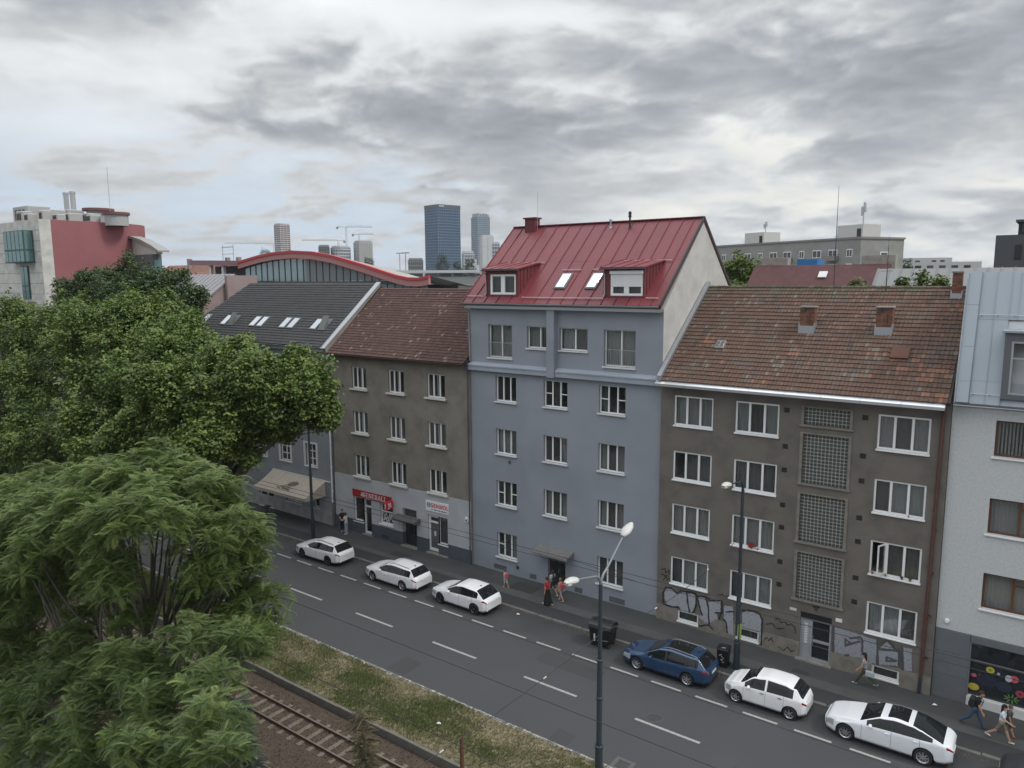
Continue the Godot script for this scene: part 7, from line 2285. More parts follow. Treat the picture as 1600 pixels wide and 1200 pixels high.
	heaven_tree("young_heaven_tree", "low sprawling feathery young tree under the hidden tree of heaven", Vector3(-30.0, 0.05, -10.2), [[-25.3, 5.2, -10.5, 1.1], [-31.3, 3.6, -11.0, 1.3], [-34.1, 1.9, -10.5, 1.4], [-26.8, 3.3, -9.8, 1.1], [-38.4, 2.0, -11.0, 1.4], [-28.6, 4.6, -10.8, 1.1], [-24.6, 3.9, -9.8, 1.0], [-29.6, 2.9, -10.0, 1.1], [-36.2, 2.6, -11.4, 1.4], [-33.0, 3.4, -11.6, 1.2], [-28.5, 6.3, -11.2, 0.8], [-26.8, 5.9, -10.9, 0.9]], fr, fm, 4.6, Color(0.066, 0.108, 0.030), 0.1, "young trees by the near pavement")  # same darker tint, shade of the crown above put into the leaf colour
	spruce("spruce_tree", "slim olive spruce top standing before the tram rails", Vector3(-14.95, 0.05, -13.1), 7.65, 0.75, Color(0.085, 0.080, 0.040), Color(0.16, 0.135, 0.075))
	spruce("conifer_tree", "blue-green conifer beside the young feathery tree", Vector3(-18.7, 0.05, -11.6), 7.4, 1.5, Color(0.045, 0.070, 0.055), Color(0.075, 0.105, 0.085))
	# trees behind the houses
	var back := Color(0.062, 0.098, 0.026)
	tree("yard_tree", "light green tree in the yard beside the pale gable", Vector3(-23.5, 0.0, -67), [[-24.4, 20.0, -68.0, 1.4], [-22.8, 19.3, -68.5, 1.3], [-24.0, 17.6, -67.0, 1.8]], tw, lm, 9.0, Color(0.085, 0.125, 0.030), young, 0.2)
	tree("yard_tree", "green treetop poking over the tile ridge before the maroon roof", Vector3(-10.9, 0.0, -51), [[-10.7, 18.9, -50.5, 0.32], [-10.0, 18.5, -50.5, 0.3], [-11.3, 18.1, -51.0, 0.5]], tw, lm, 14.0, back, young, 0.14)
	tree("yard_tree", "green treetop poking over the tile ridge beside the grey metal roof", Vector3(-7.3, 0.0, -51), [[-8.2, 18.9, -50.5, 0.34], [-7.3, 19.2, -50.5, 0.36], [-6.2, 19.0, -50.5, 0.3], [-6.9, 18.2, -51.0, 0.6]], tw, lm, 14.0, back, young, 0.14)
	for q in [[-308, -286, 31, 5, "columnar dark tree before the unfinished tower"], [-333, -373, 35, 6, "pointed dark tree at the foot of the blue glass tower"], [-319, -385, 33, 6, "dark tree beside the stepped pale office block"], [-300, -350, 30, 5, "dark tree between blue tower and low pale hall"], [-407, -291, 38, 7, "dark treetop over the wave-shaped roof"], [-32, -197, 23.4, 3, "dark round tree beyond the grey metal roof"]]:
		tree("distant_tree", q[4], Vector3(q[0], 0, q[1]), [[q[0], q[2] - q[3] * 0.5, q[1], q[3] * 0.55], [q[0] + 0.5, q[2] - q[3] * 1.3, q[1], q[3] * 0.75], [q[0], q[2] - q[3] * 2.4, q[1], q[3] * 0.9]], tw, lm, 2.6, Color(0.035, 0.058, 0.024), Color(0.05, 0.08, 0.03), 0.4)

# ---------------------------------------------------------------- cars
func along(p: Array, x: float) -> float:
	for i in p.size() - 1:
		if x <= p[i + 1][0]:
			var t: float = clampf((x - p[i][0]) / maxf(p[i + 1][0] - p[i][0], 0.0001), 0, 1)
			if p[i].size() > 2: t = t * t * (3.0 - 2.0 * t)
			return lerpf(p[i][1], p[i + 1][1], t)
	return p[p.size() - 1][1]

# half of a car's cross-section at x metres behind its nose, from the keel to the roof's middle line
func car_ring(d: Dictionary, x: float) -> PackedVector3Array:
	var w: float = along(d.plan, x)
	var belt: float = along(d.belt, x)
	var top: float = maxf(along(d.top, x), belt + 0.015)
	var sill: float = along(d.sill, x)
	var bot := sill
	for wx in [d.axle, d.axle + d.base]:
		var q: float = absf(x - wx)
		var ra: float = d.wheel + 0.045
		if q < ra:
			bot = maxf(bot, d.wheel + sqrt(ra * ra - q * q))
	var hg := top - belt
	var zr := w * 0.93 - hg * 0.40
	var y3 := maxf(bot + 0.05, lerpf(sill, belt, 0.52))
	var r := PackedVector3Array()
	r.append(Vector3(x, maxf(bot, 0.2), 0))
	r.append(Vector3(x, bot, w * 0.955))
	r.append(Vector3(x, maxf(bot + 0.025, sill + 0.11), w * 0.99))
	r.append(Vector3(x, y3, w))
	r.append(Vector3(x, lerpf(y3, belt, 0.72), w * 0.985))
	r.append(Vector3(x, belt, w * 0.955))
	r.append(Vector3(x, belt + hg * 0.06, w * 0.935))
	r.append(Vector3(x, belt + hg * 0.82, lerpf(w * 0.93, zr, 0.86)))
	r.append(Vector3(x, belt + hg * 0.925, zr * 0.975))
	r.append(Vector3(x, belt + hg * 0.975, zr * 0.86))
	r.append(Vector3(x, belt + hg * 0.996, zr * 0.5))
	r.append(Vector3(x, top, 0))
	return r

func car(d: Dictionary, called: String, label: String, at: Vector3, turn: float) -> Node3D:
	var c := thing(called, label, "car", at, "cars parked along the kerb", turn)
	var L: float = d.length
	var xs := []
	for i in 61: xs.append(L * i / 60.0)
	for v in [0.02, 0.05, 0.09, 0.14, L - 0.02, L - 0.05, L - 0.09, L - 0.14]: xs.append(v)
	var seams: Array = d.seams
	for v in seams: xs.append_array([v - 0.006, v + 0.006])
	for v in d.pillars: xs.append_array([v[0], v[1]])
	xs.append_array([d.cowl, d.roof0, d.roof1, d.hatch, d.glass0, d.glass1])
	if d.has("pano"): xs.append_array(d.pano)
	for wx in [d.axle, d.axle + d.base]:
		for k in 15:
			xs.append(wx + (d.wheel + 0.045) * cos(PI * k / 14.0))
	xs.sort()
	var ring := []
	var clean := []
	for v in xs:
		if clean.is_empty() or v - clean[clean.size() - 1] > 0.003:
			clean.append(v)
	for v in clean: ring.append(car_ring(d, v))
	# smooth normals over the whole skin
	var nm := []
	for i in ring.size():
		var row := PackedVector3Array()
		for k in 12:
			var a: Vector3 = ring[mini(i + 1, ring.size() - 1)][k] - ring[maxi(i - 1, 0)][k]
			var b: Vector3 = ring[i][mini(k + 1, 11)] - ring[i][maxi(k - 1, 0)]
			if k == 11: b = Vector3(0, 0, -1)
			if k == 0: b = Vector3(0, 0, 1)
			row.append(b.cross(a).normalized() * -1.0)
		nm.append(row)
	var bins := {}
	for i in ring.size() - 1:
		var xm: float = (clean[i] + clean[i + 1]) / 2
		for k in 11:
			for s in [-1, 1]:
				var key := car_region(d, xm, k, s)
				if not bins.has(key): bins[key] = Mb.new()
				var m: Mb = bins[key]
				var q := []
				var n := []
				for e in [[0, 0], [1, 0], [1, 1], [0, 1]]:
					var p: Vector3 = ring[i + e[0]][k + e[1]]
					var o: Vector3 = nm[i + e[0]][k + e[1]]
					q.append(Vector3(p.x - L / 2, p.y, p.z * s))
					n.append(Vector3(o.x, o.y, o.z * s))
				var g: Vector3 = (q[2] - q[0]).cross(q[1] - q[0])
				if g.dot(n[0] + n[2]) >= 0:
					m.stri(q[0], q[1], q[2], n[0], n[1], n[2])
					m.stri(q[0], q[2], q[3], n[0], n[2], n[3])
				else:
					m.stri(q[0], q[2], q[1], n[0], n[2], n[1])
					m.stri(q[0], q[3], q[2], n[0], n[3], n[2])
	# nose and tail
	var body: Mb = bins["body"]
	for e in [0, ring.size() - 1]:
		var r: PackedVector3Array = ring[e]
		var o := Vector3(-1 if e == 0 else 1, 0, 0)
		for k in range(1, 11):
			for s in [-1, 1]:
				var p0 := Vector3(r[k].x - L / 2, r[k].y, r[k].z * s)
				var p1 := Vector3(r[k + 1].x - L / 2, r[k + 1].y, r[k + 1].z * s)
				body.out_tri(p0, p1, Vector3(p1.x, p1.y, 0), o)
				body.out_tri(p0, Vector3(p1.x, p1.y, 0), Vector3(p0.x, p0.y, 0), o)
	var glass := mat("car_glass", Color(0.012, 0.014, 0.016), 0.03)
	var lampw := mat("car_headlight", Color(0.30, 0.31, 0.33), 0.08)
	var lampr := mat("car_taillight", Color(0.22, 0.008, 0.012), 0.12)
	var dark := mat("car_trim", Color(0.014, 0.014, 0.015), 0.5)
	var look := {"side_window": glass, "windscreen": glass, "rear_window": glass, "sunroof": glass, "headlight": lampw, "taillight": lampr, "underbody": dark, "seam": dark, "pillar_trim": dark}
	var doors := {}
	for key in bins:
		var nmx: String = key.split(":")[0]
		var mt: Material = look.get(nmx, d.paint)
		var o := local(c, nmx, bins[key].done(), mt)
		if nmx == "door": doors[key] = o
	# door handles
	for key in doors:
		var bits: PackedStringArray = key.split(":")
		var di := int(bits[1])
		var s := int(bits[2])
		var hx: float = seams[di + 1] - 0.16
		var hy: float = along(d.belt, hx) - 0.09
		local(doors[key], "handle", bm(Vector3(0.17, 0.028, 0.03)), d.get("handles", d.paint), Transform3D(Basis(), Vector3(hx - L / 2, hy, s * (along(d.plan, hx) * 0.985 + 0.012))))
	# wheels
	var tyre := Mb.new()
	var R: float = d.wheel
	tyre.lathe(PackedVector2Array([Vector2(R * 0.68, -0.1), Vector2(R * 0.9, -0.105), Vector2(R * 0.985, -0.085), Vector2(R, -0.05), Vector2(R, 0.05), Vector2(R * 0.985, 0.085), Vector2(R * 0.9, 0.105), Vector2(R * 0.68, 0.1)]), Vector3.ZERO, Basis(), 28)
	tyre.lathe(PackedVector2Array([Vector2(0, 0.0), Vector2(R * 0.68, 0.0)]), Vector3.ZERO, Basis(), 20)
	var tm := tyre.done()
	var rim := Mb.new()
	rim.lathe(PackedVector2Array([Vector2(R * 0.60, 0.07), Vector2(R * 0.69, 0.1), Vector2(R * 0.71, 0.1), Vector2(R * 0.72, 0.08)]), Vector3.ZERO, Basis(), 28)
	rim.lathe(PackedVector2Array([Vector2(0, 0.088), Vector2(0.06, 0.085), Vector2(0.075, 0.06)]), Vector3.ZERO, Basis(), 12)
	var spokes: int = d.get("spokes", 5)
	for i in spokes:
		for j in [-0.13, 0.13]:
			var a: float = TAU * i / spokes + j
			var dir := Vector3(cos(a), 0, sin(a))
			rim.bar(dir * 0.05 + Vector3(0, 0.075, 0), dir * R * 0.66 + Vector3(0, 0.088, 0), 0.026, 0.02)
	var rmesh := rim.done()
	for wx in [d.axle, d.axle + d.base]:
		for s in [-1, 1]:
			var t := Transform3D(Basis(Vector3.RIGHT, PI / 2 * s) * Basis(Vector3.UP, rng.randf() * 2.0), Vector3(wx - L / 2, R, s * (along(d.plan, wx) - 0.105)))
			var w := local(c, "wheel", tm, mat("tyre", Color(0.016, 0.016, 0.017), 0.85), t)
			local(w, "rim", rmesh, d.rims)
	# mirrors
	for s in [-1, 1]:
		var m := Mb.new()
		var mx: float = d.cowl + 0.42
		var mz: float = along(d.plan, mx) * 0.96
		bevel_box(m, Vector3(mx - L / 2, along(d.belt, mx) + 0.09, s * (mz + 0.11)), Vector3(0.13, 0.13, 0.2), 0.035)
		m.box(Vector3(mx - L / 2, along(d.belt, mx) + 0.02, s * (mz + 0.01)), Vector3(0.08, 0.04, 0.09))
		local(c, "mirror", m.done(), d.paint)
	# grille, bumper mouth, plates, bumper strip
	var g0: float = along(d.top, 0.0)
	local(c, "grille", bm(Vector3(0.05, 0.14, along(d.plan, 0.0) * 1.25)), dark, Transform3D(Basis(Vector3.BACK, -0.1), Vector3(-L / 2 - 0.005, lerpf(0.3, g0, 0.78), 0)))
	local(c, "lower_grille", bm(Vector3(0.05, 0.13, along(d.plan, 0.0) * 1.5)), dark, Transform3D(Basis(), Vector3(-L / 2 - 0.005, 0.34, 0)))
	var plate := mat("number_plate", Color(0.68, 0.68, 0.66), 0.5)
	local(c, "number_plate", bm(Vector3(0.015, 0.11, 0.52)), plate, Transform3D(Basis(), Vector3(-L / 2 - 0.035, 0.47, 0)))
	local(c, "number_plate", bm(Vector3(0.015, 0.11, 0.52)), plate, Transform3D(Basis(), Vector3(L / 2 + 0.008, d.get("plate_y", 0.72), 0)))
	local(c, "rear_bumper_strip", bm(Vector3(0.06, 0.13, along(d.plan, L) * 1.7)), dark, Transform3D(Basis(), Vector3(L / 2 - 0.02, 0.3, 0)))
	if d.has("rails"):
		for s in [-1, 1]:
			var m := Mb.new()
			var pts := PackedVector3Array()
			var rr := PackedFloat32Array()
			for i in 9:
				var x := lerpf(d.roof0 + 0.15, d.roof1 - 0.05, i / 8.0)
				var rg := car_ring(d, x)
				pts.append(Vector3(x - L / 2, rg[9].y + (0.05 if i > 0 and i < 8 else 0.0), rg[9].z * s))
				rr.append(0.018)
			m.tube(pts, rr, 6)
			local(c, "roof_rail", m.done(), d.rails)
	if d.get("fin", true):
		var m := Mb.new()
		var fx: float = d.roof1 - 0.2
		var fy := along(d.top, fx)
		m.prism(PackedVector2Array([Vector2(-0.09, -0.01), Vector2(0.09, -0.01), Vector2(0.07, 0.06), Vector2(0.03, 0.06)]), Vector3(fx - L / 2, fy, -0.015), Vector3.RIGHT, Vector3.UP, Vector3(0, 0, 0.03))
		local(c, "antenna_fin", m.done(), dark)
	# wiper on the rear glass
	return c

func car_region(d: Dictionary, x: float, k: int, s: int) -> String:
	if k == 0: return "underbody"
	var L: float = d.length
	if k >= 2 and k <= 5:
		for v in d.seams:
			if absf(x - v) < 0.007: return "seam"
	if k >= 3 and k <= 4 and x > d.head[0] and x < d.head[1]: return "headlight:%d" % s
	if k >= d.tail_k[0] and k <= d.tail_k[1] and x > L - d.tail: return "taillight:%d" % s
	if k == 6 and x > d.glass0 and x < d.glass1:
		for i in d.pillars.size():
			if x > d.pillars[i][0] and x < d.pillars[i][1]:
				return "pillar_trim" if d.get("dark_pillars", true) else "body"
		var pane := 0
		for v in d.pillars:
			if x > v[1]: pane += 1
		return "side_window:%d:%d" % [pane, s]
	if k >= 8 and x > d.cowl and x < d.roof0: return "windscreen"
	if k >= 8 and x > d.roof1 and x < d.hatch: return "rear_window"
	if k >= 9 and d.has("pano") and x > d.pano[0] and x < d.pano[1]: return "sunroof"
	if k >= 2 and k <= 5:
		for i in d.seams.size() - 1:
			if x > d.seams[i] and x < d.seams[i + 1]: return "door:%d:%d" % [i, s]
	if k >= 6 and x < d.cowl and x > 0.1: return "bonnet"
	return "body"

func cars() -> void:
	var white := mat("paint_white", Color(0.74, 0.75, 0.765), 0.28)
	white.clearcoat_enabled = true
	white.clearcoat = 0.7
	white.clearcoat_roughness = 0.05
	var pearl := mat("paint_pearl", Color(0.70, 0.72, 0.76), 0.25)
	pearl.clearcoat_enabled = true
	pearl.clearcoat_roughness = 0.05
	var blue := mat("paint_blue", Color(0.020, 0.058, 0.135), 0.25)
	blue.metallic = 0.35
	blue.clearcoat_enabled = true
	blue.clearcoat_roughness = 0.04
	var navy := mat("paint_black", Color(0.018, 0.020, 0.026), 0.25)
	navy.clearcoat_enabled = true
	var silver := metal("rim_silver", Color(0.55, 0.56, 0.58), 0.35, 0.9)
	var darkrim := metal("rim_dark", Color(0.10, 0.10, 0.11), 0.35, 0.8)
	var black := mat("car_trim", Color(0.014, 0.014, 0.015), 0.5)
	var wagon := {
		"length": 4.60, "axle": 0.93, "base": 2.65, "wheel": 0.325, "paint": white, "rims": darkrim,
		"plan": [[0.0, 0.52, 1], [0.12, 0.70, 1], [0.5, 0.84, 1], [1.2, 0.895], [3.6, 0.895, 1], [4.35, 0.83, 1], [4.6, 0.68]],
		"belt": [[0.0, 0.58, 1], [0.2, 0.68, 1], [1.2, 0.86], [3.9, 0.97, 1], [4.45, 0.93], [4.6, 0.80]],
		"top": [[0.0, 0.62, 1], [0.15, 0.74], [0.6, 0.88], [1.28, 1.0], [2.05, 1.40, 1], [2.6, 1.475, 1], [3.9, 1.42], [4.05, 1.38], [4.45, 0.98], [4.54, 0.92], [4.6, 0.82]],
		"sill": [[0.0, 0.26], [0.4, 0.2], [0.8, 0.22], [3.7, 0.22], [4.2, 0.25], [4.6, 0.32]],
		"seams": [1.35, 2.42, 3.42], "pillars": [[2.38, 2.48], [3.42, 3.5]], "cowl": 1.28, "roof0": 2.08, "roof1": 4.0, "hatch": 4.43, "glass0": 1.5, "glass1": 4.05, "head": [0.1, 0.55], "tail": 0.30, "tail_k": [4, 4], "rails": black}
	car(wagon, "parked_car", "white estate car with dark wheels, parked near the lamp post by the awning", Vector3(-40.98, 0, -32.95), 0.03)
	var oct: Dictionary = wagon.duplicate(true)
	oct.merge({"length": 4.69, "axle": 0.91, "base": 2.69, "rims": silver, "rails": metal("rail_silver", Color(0.35, 0.35, 0.36), 0.4, 0.8), "spokes": 6,
		"top": [[0.0, 0.64, 1], [0.15, 0.76], [0.6, 0.90], [1.25, 1.0], [2.05, 1.40, 1], [2.6, 1.47, 1], [4.0, 1.43], [4.15, 1.39], [4.52, 1.0], [4.63, 0.92], [4.69, 0.8]], "plan": [[0.0, 0.55, 1], [0.12, 0.72, 1], [0.5, 0.85, 1], [1.2, 0.91], [3.7, 0.91, 1], [4.45, 0.85, 1], [4.69, 0.72]],
		"roof1": 4.1, "hatch": 4.5, "glass1": 4.18, "tail": 0.30, "seams": [1.33, 2.42, 3.45], "pillars": [[2.38, 2.47], [3.46, 3.54]]}, true)
	car(oct, "parked_car", "white estate car with silver wheels and roof rails, beside the white-signed shop", Vector3(-33.72, 0, -32.93), 0.0)
	var hatch: Dictionary = wagon.duplicate(true)
	hatch.erase("rails")
	hatch.merge({"length": 4.36, "axle": 0.87, "base": 2.65, "rims": darkrim, "plan": [[0.0, 0.54, 1], [0.12, 0.72, 1], [0.5, 0.85, 1], [1.2, 0.895], [3.4, 0.895, 1], [4.1, 0.84, 1], [4.36, 0.70]],
		"belt": [[0.0, 0.58, 1], [0.2, 0.70, 1], [1.2, 0.87], [3.7, 0.99, 1], [4.2, 0.95], [4.36, 0.82]], "top": [[0.0, 0.64, 1], [0.15, 0.76], [0.6, 0.90], [1.2, 1.0], [2.0, 1.40, 1], [2.5, 1.475, 1], [3.45, 1.43], [3.62, 1.40], [4.15, 1.0], [4.28, 0.93], [4.36, 0.82]],
		"sill": [[0.0, 0.26], [0.4, 0.2], [0.8, 0.22], [3.5, 0.22], [4.0, 0.25], [4.36, 0.32]], "seams": [1.3, 2.38, 3.35], "pillars": [[2.34, 2.43], [3.4, 3.47]], "cowl": 1.22, "roof0": 2.02, "roof1": 3.56, "hatch": 4.14, "glass0": 1.45, "glass1": 3.72, "tail": 0.32, "tail_k": [4, 4]}, true)
	car(hatch, "parked_car", "white hatchback with black wheels and large dark rear window, before blue house", Vector3(-28.0, 0, -32.95), 0.0)
	var est: Dictionary = wagon.duplicate(true)
	est.merge({"length": 4.58, "axle": 0.9, "base": 2.66, "paint": blue, "rims": silver, "rails": metal("rail_silver", Color(0.35, 0.35, 0.36), 0.4, 0.8), "pano": [2.3, 3.5], "spokes": 7}, true)
	est.erase("fin")
	car(est, "parked_car", "dark blue estate car with panoramic glass roof and silver wheels", Vector3(-14.72, 0, -32.92), 0.02)
	var tiny := {
		"length": 3.72, "axle": 0.62, "base": 2.43, "wheel": 0.295, "paint": white, "rims": silver, "spokes": 6, "fin": false, "dark_pillars": false, "handles": black,
		"plan": [[0.0, 0.48, 1], [0.1, 0.64, 1], [0.45, 0.80, 1], [1.0, 0.83], [2.9, 0.83, 1], [3.5, 0.74, 1], [3.72, 0.58]],
		"belt": [[0.0, 0.60, 1], [0.2, 0.74, 1], [0.9, 0.90], [2.9, 0.98, 1], [3.5, 0.95], [3.72, 0.80]],
		"top": [[0.0, 0.64, 1], [0.15, 0.84, 1], [0.5, 0.97, 1], [0.82, 1.05, 1], [1.5, 1.46, 1], [2.05, 1.54, 1], [2.75, 1.52, 1], [3.2, 1.42, 1], [3.58, 1.06], [3.68, 0.94], [3.72, 0.80]],
		"sill": [[0.0, 0.26], [0.3, 0.2], [0.6, 0.22], [3.0, 0.22], [3.4, 0.26], [3.72, 0.34]],
		"seams": [0.98, 1.98, 2.78], "pillars": [[1.93, 2.02]], "cowl": 0.82, "roof0": 1.5, "roof1": 3.12, "hatch": 3.57, "glass0": 1.02, "glass1": 3.16, "head": [0.12, 0.42], "tail": 0.17, "tail_k": [4, 5]}
	car(tiny, "parked_car", "small rounded white hatchback with black door handles, by the wheeled bin", Vector3(-9.82, 0, -32.88), 0.015)
	var gt := {
		"length": 4.82, "axle": 0.88, "base": 2.92, "wheel": 0.345, "paint": pearl, "rims": silver, "spokes": 8, "fin": false, "pano": [2.42, 3.18],
		"plan": [[0.0, 0.55, 1], [0.12, 0.74, 1], [0.5, 0.87, 1], [1.3, 0.915], [3.7, 0.915, 1], [4.5, 0.84, 1], [4.82, 0.68]],
		"belt": [[0.0, 0.60, 1], [0.25, 0.72, 1], [1.4, 0.92], [4.1, 1.03, 1], [4.6, 1.0], [4.82, 0.86]],
		"top": [[0.0, 0.66, 1], [0.2, 0.80], [0.8, 0.95], [1.45, 1.06], [2.15, 1.42, 1], [2.75, 1.50, 1], [3.35, 1.46, 1], [3.7, 1.38], [4.48, 1.06], [4.68, 1.04], [4.77, 0.98], [4.82, 0.86]],
		"sill": [[0.0, 0.26], [0.4, 0.2], [0.8, 0.22], [4.0, 0.22], [4.4, 0.26], [4.82, 0.34]],
		"seams": [1.5, 2.62, 3.66], "pillars": [[2.58, 2.66]], "cowl": 1.42, "roof0": 2.16, "roof1": 3.36, "hatch": 4.46, "glass0": 1.68, "glass1": 4.1, "head": [0.06, 0.42], "tail": 0.24, "tail_k": [4, 4], "plate_y": 0.62}
	car(gt, "parked_car", "pearl white fastback car with long bonnet and dark sunroof", Vector3(-4.76, 0, -32.92), 0.015)
	var last: Dictionary = oct.duplicate(true)
	last["paint"] = navy
	car(last, "parked_car", "black car parked behind the pearl white fastback", Vector3(1.55, 0, -33.0), 0.0)

# ---------------------------------------------------------------- lamps, wires, bins
func lamp_head(t: Node3D, at: Vector3, dir: Vector3, tilt: float) -> void:
	var m := Mb.new()
	var b := Basis(dir.cross(Vector3.UP).normalized(), Vector3.UP, -dir) * Basis(Vector3.RIGHT, tilt)
	var prev := []
	for i in 11:
		var u := i / 10.0
		var w := 0.07 + 0.14 * sin(PI * pow(u, 0.8)) * (1.0 if u < 0.98 else 0.4)
		var h := 0.05 + 0.085 * sin(PI * pow(u, 0.75))
		if i == 10:
			w = 0.05
			h = 0.03
		var ringp := []
		for k in 12:
			var a := TAU * k / 12
			ringp.append(at + b * Vector3(cos(a) * w, sin(a) * h * (1.0 if sin(a) > 0 else 0.55), -u * 0.85))
		if prev:
			for k in 12:
				m.out_tri(prev[k], ringp[k], ringp[(k + 1) % 12], prev[k] + ringp[k] - 2 * (at + b * Vector3(0, 0, -u * 0.85)))
				m.out_tri(prev[k], ringp[(k + 1) % 12], prev[(k + 1) % 12], prev[k] + ringp[k] - 2 * (at + b * Vector3(0, 0, -u * 0.72)))
		prev = ringp
	var hd := part(t, "lamp_head", m.done(), mat("lamp_shell", Color(0.50, 0.50, 0.48), 0.5, grain("blotch", 0.006, 0.72, 1.08), 0.5))
	m = Mb.new()
	bevel_box(m, at + b * Vector3(0, -0.06, -0.5), Vector3(0.26, 0.12, 0.5), 0.04, b)
	part(hd, "diffuser", m.done(), mat("lamp_bowl", Color(0.55, 0.55, 0.50), 0.25))

func lamp_post(label: String, at: Vector3, arms: Array, top: float) -> Node3D:
	var t := thing("street_lamp", label, "street lamp", at, "street lamps")
	var m := Mb.new()
	m.tube(PackedVector3Array([at, at + Vector3(0, 1.35, 0), at + Vector3(0, 1.42, 0), at + Vector3(0, 4.9, 0), at + Vector3(0, 5.0, 0), at + Vector3(0, top - 0.6, 0)]), PackedFloat32Array([0.155, 0.15, 0.11, 0.105, 0.085, 0.075]), 14)
	var pole := part(t, "pole", m.done(), mats["pole_paint"])
	for y in [1.38, 4.95, 3.4]:
		m = Mb.new()
		var r := 0.15 if y < 2 else 0.118
		m.lathe(PackedVector2Array([Vector2(r, y - 0.05), Vector2(r + 0.02, y - 0.04), Vector2(r + 0.02, y + 0.04), Vector2(r - 0.02, y + 0.06)]), at, Basis(), 14)
		part(pole, "collar", m.done(), mats["pole_paint"])
	for a in arms:
		var d: Vector3 = a[0]
		var reach: float = a[1]
		var rise: float = a[2]
		m = Mb.new()
		var p0 := at + Vector3(0, top - 0.7, 0)
		var pts := PackedVector3Array()
		var rr := PackedFloat32Array()
		for i in 13:
			var u := i / 12.0
			# a quarter bend, then a straight arm
			var bend := minf(u / 0.45, 1.0) * PI / 2 * 0.86
			var x := 0.55 * (1.0 - cos(bend)) + maxf(u - 0.45, 0.0) / 0.55 * (reach - 0.55)
			var y := 0.55 * sin(bend) + maxf(u - 0.45, 0.0) / 0.55 * rise
			pts.append(p0 + d * x + Vector3(0, y, 0))
			rr.append(lerpf(0.055, 0.034, u))
		m.tube(pts, rr, 9)
		part(t, "arm", m.done(), mat("arm_steel", Color(0.16, 0.18, 0.20), 0.45) if arms.size() > 1 else mats["pole_paint"])
		lamp_head(t, pts[12] - d * 0.05, d, a[3])
	return t

func wire(called: String, label: String, pts: PackedVector3Array, r: float, group := "") -> Node3D:
	var m := Mb.new()
	var rr := PackedFloat32Array()
	for p in pts: rr.append(r)
	m.tube(pts, rr, 5)
	var o := part(self, numbered(called), m.done(), mat("wire", Color(0.022, 0.022, 0.024), 0.6))
	tag(o, label, "wire", group)
	return o

func sag(a: Vector3, b: Vector3, s: float, n := 14) -> PackedVector3Array:
	var p := PackedVector3Array()
	for i in n + 1:
		var u := float(i) / n
		p.append(a.lerp(b, u) - Vector3(0, s * 4.0 * u * (1.0 - u), 0))
	return p

func lamps_and_wires() -> void:
	lamp_post("dark double-armed street lamp standing on the grass verge", Vector3(-13.42, 0.05, -23.65), [[Vector3(0, 0, 1), 1.85, 0.32, 0.16], [Vector3(0, 0, -1), 1.85, 0.95, 0.42]], 8.6)
	var r := lamp_post("dark single-armed street lamp beside the black wheeled bin", Vector3(-12.0, 0.12, -34.83), [[Vector3(0, 0, 1), 2.0, 0.22, 0.1]], 9.85)
	lamp_post("dark single-armed street lamp before the cafe awning, top among the leaves", Vector3(-44.7, 0.12, -34.95), [[Vector3(0, 0, 1), 2.0, 0.22, 0.1]], 9.85)
	block(r, "sticker", -11.93, -11.89, 1.7, 2.5, -34.95, -34.71, mat("green_sticker", Color(0.26, 0.36, 0.10), 0.6)).rotation.y = -0.5
	block(r, "sticker", -12.05, -11.97, 1.75, 1.9, -34.712, -34.70, mats["white_sill"])
	# contact wires over the road and over the tracks
	for q in [[-30.49, 5.62, "contact wire above the parking lane side of the road"], [-29.91, 5.6, "contact wire above the road beside its twin"], [-19.27, 5.6, "tram contact wire above the track by the wall"], [-15.75, 5.6, "tram contact wire above the track by the spruce"]]:
		wire("contact_wire", "thin dark " + q[2], PackedVector3Array([Vector3(-110, q[1], q[0]), Vector3(-60, q[1], q[0]), Vector3(-12.6, q[1], q[0]), Vector3(30, q[1], q[0])]), 0.013, "overhead contact wires")
	var pa := Vector3(-13.42, 6.35, -23.65)
	var span := wire("span_wire", "sagging span wire from verge lamp to the lamp by the bin", sag(Vector3(-12.0, 7.1, -34.83), pa + Vector3(0, -0.2, 0), 0.75, 18), 0.013)
	var ins := mat("insulator", Color(0.42, 0.41, 0.38), 0.5)
	for u in [0.28, 0.66]:
		var p: Vector3 = sag(Vector3(-12.0, 7.1, -34.83), pa + Vector3(0, -0.2, 0), 0.75, 50)[int(u * 50)]
		var m := Mb.new()
		m.lathe(PackedVector2Array([Vector2(0, -0.1), Vector2(0.03, -0.08), Vector2(0.018, -0.03), Vector2(0.035, 0.0), Vector2(0.018, 0.03), Vector2(0.03, 0.08), Vector2(0, 0.1)]), p, Basis(Vector3.RIGHT, PI / 2), 8)
		part(span, "insulator", m.done(), ins)
	var near := wire("span_wire", "span wire from verge lamp out over the tram tracks", sag(pa + Vector3(0, -0.3, 0), Vector3(-14.4, 5.9, -8.0), 0.35, 18), 0.014)
	for u in [0.22, 0.55]:
		var p: Vector3 = sag(pa + Vector3(0, -0.3, 0), Vector3(-14.4, 5.9, -8.0), 0.35, 50)[int(u * 50)]
		var m := Mb.new()
		m.lathe(PackedVector2Array([Vector2(0, -0.1), Vector2(0.03, -0.08), Vector2(0.018, -0.03), Vector2(0.035, 0.0), Vector2(0.018, 0.03), Vector2(0.03, 0.08), Vector2(0, 0.1)]), p, Basis(Vector3.RIGHT, PI / 2), 8)
		part(near, "insulator", m.done(), ins)
	wire("pull_off_wire", "short slanting pull-off wire between the two road contact wires", PackedVector3Array([Vector3(-20.4, 5.62, -30.49), Vector3(-18.6, 5.72, -30.2), Vector3(-15.0, 5.6, -29.91)]), 0.012)

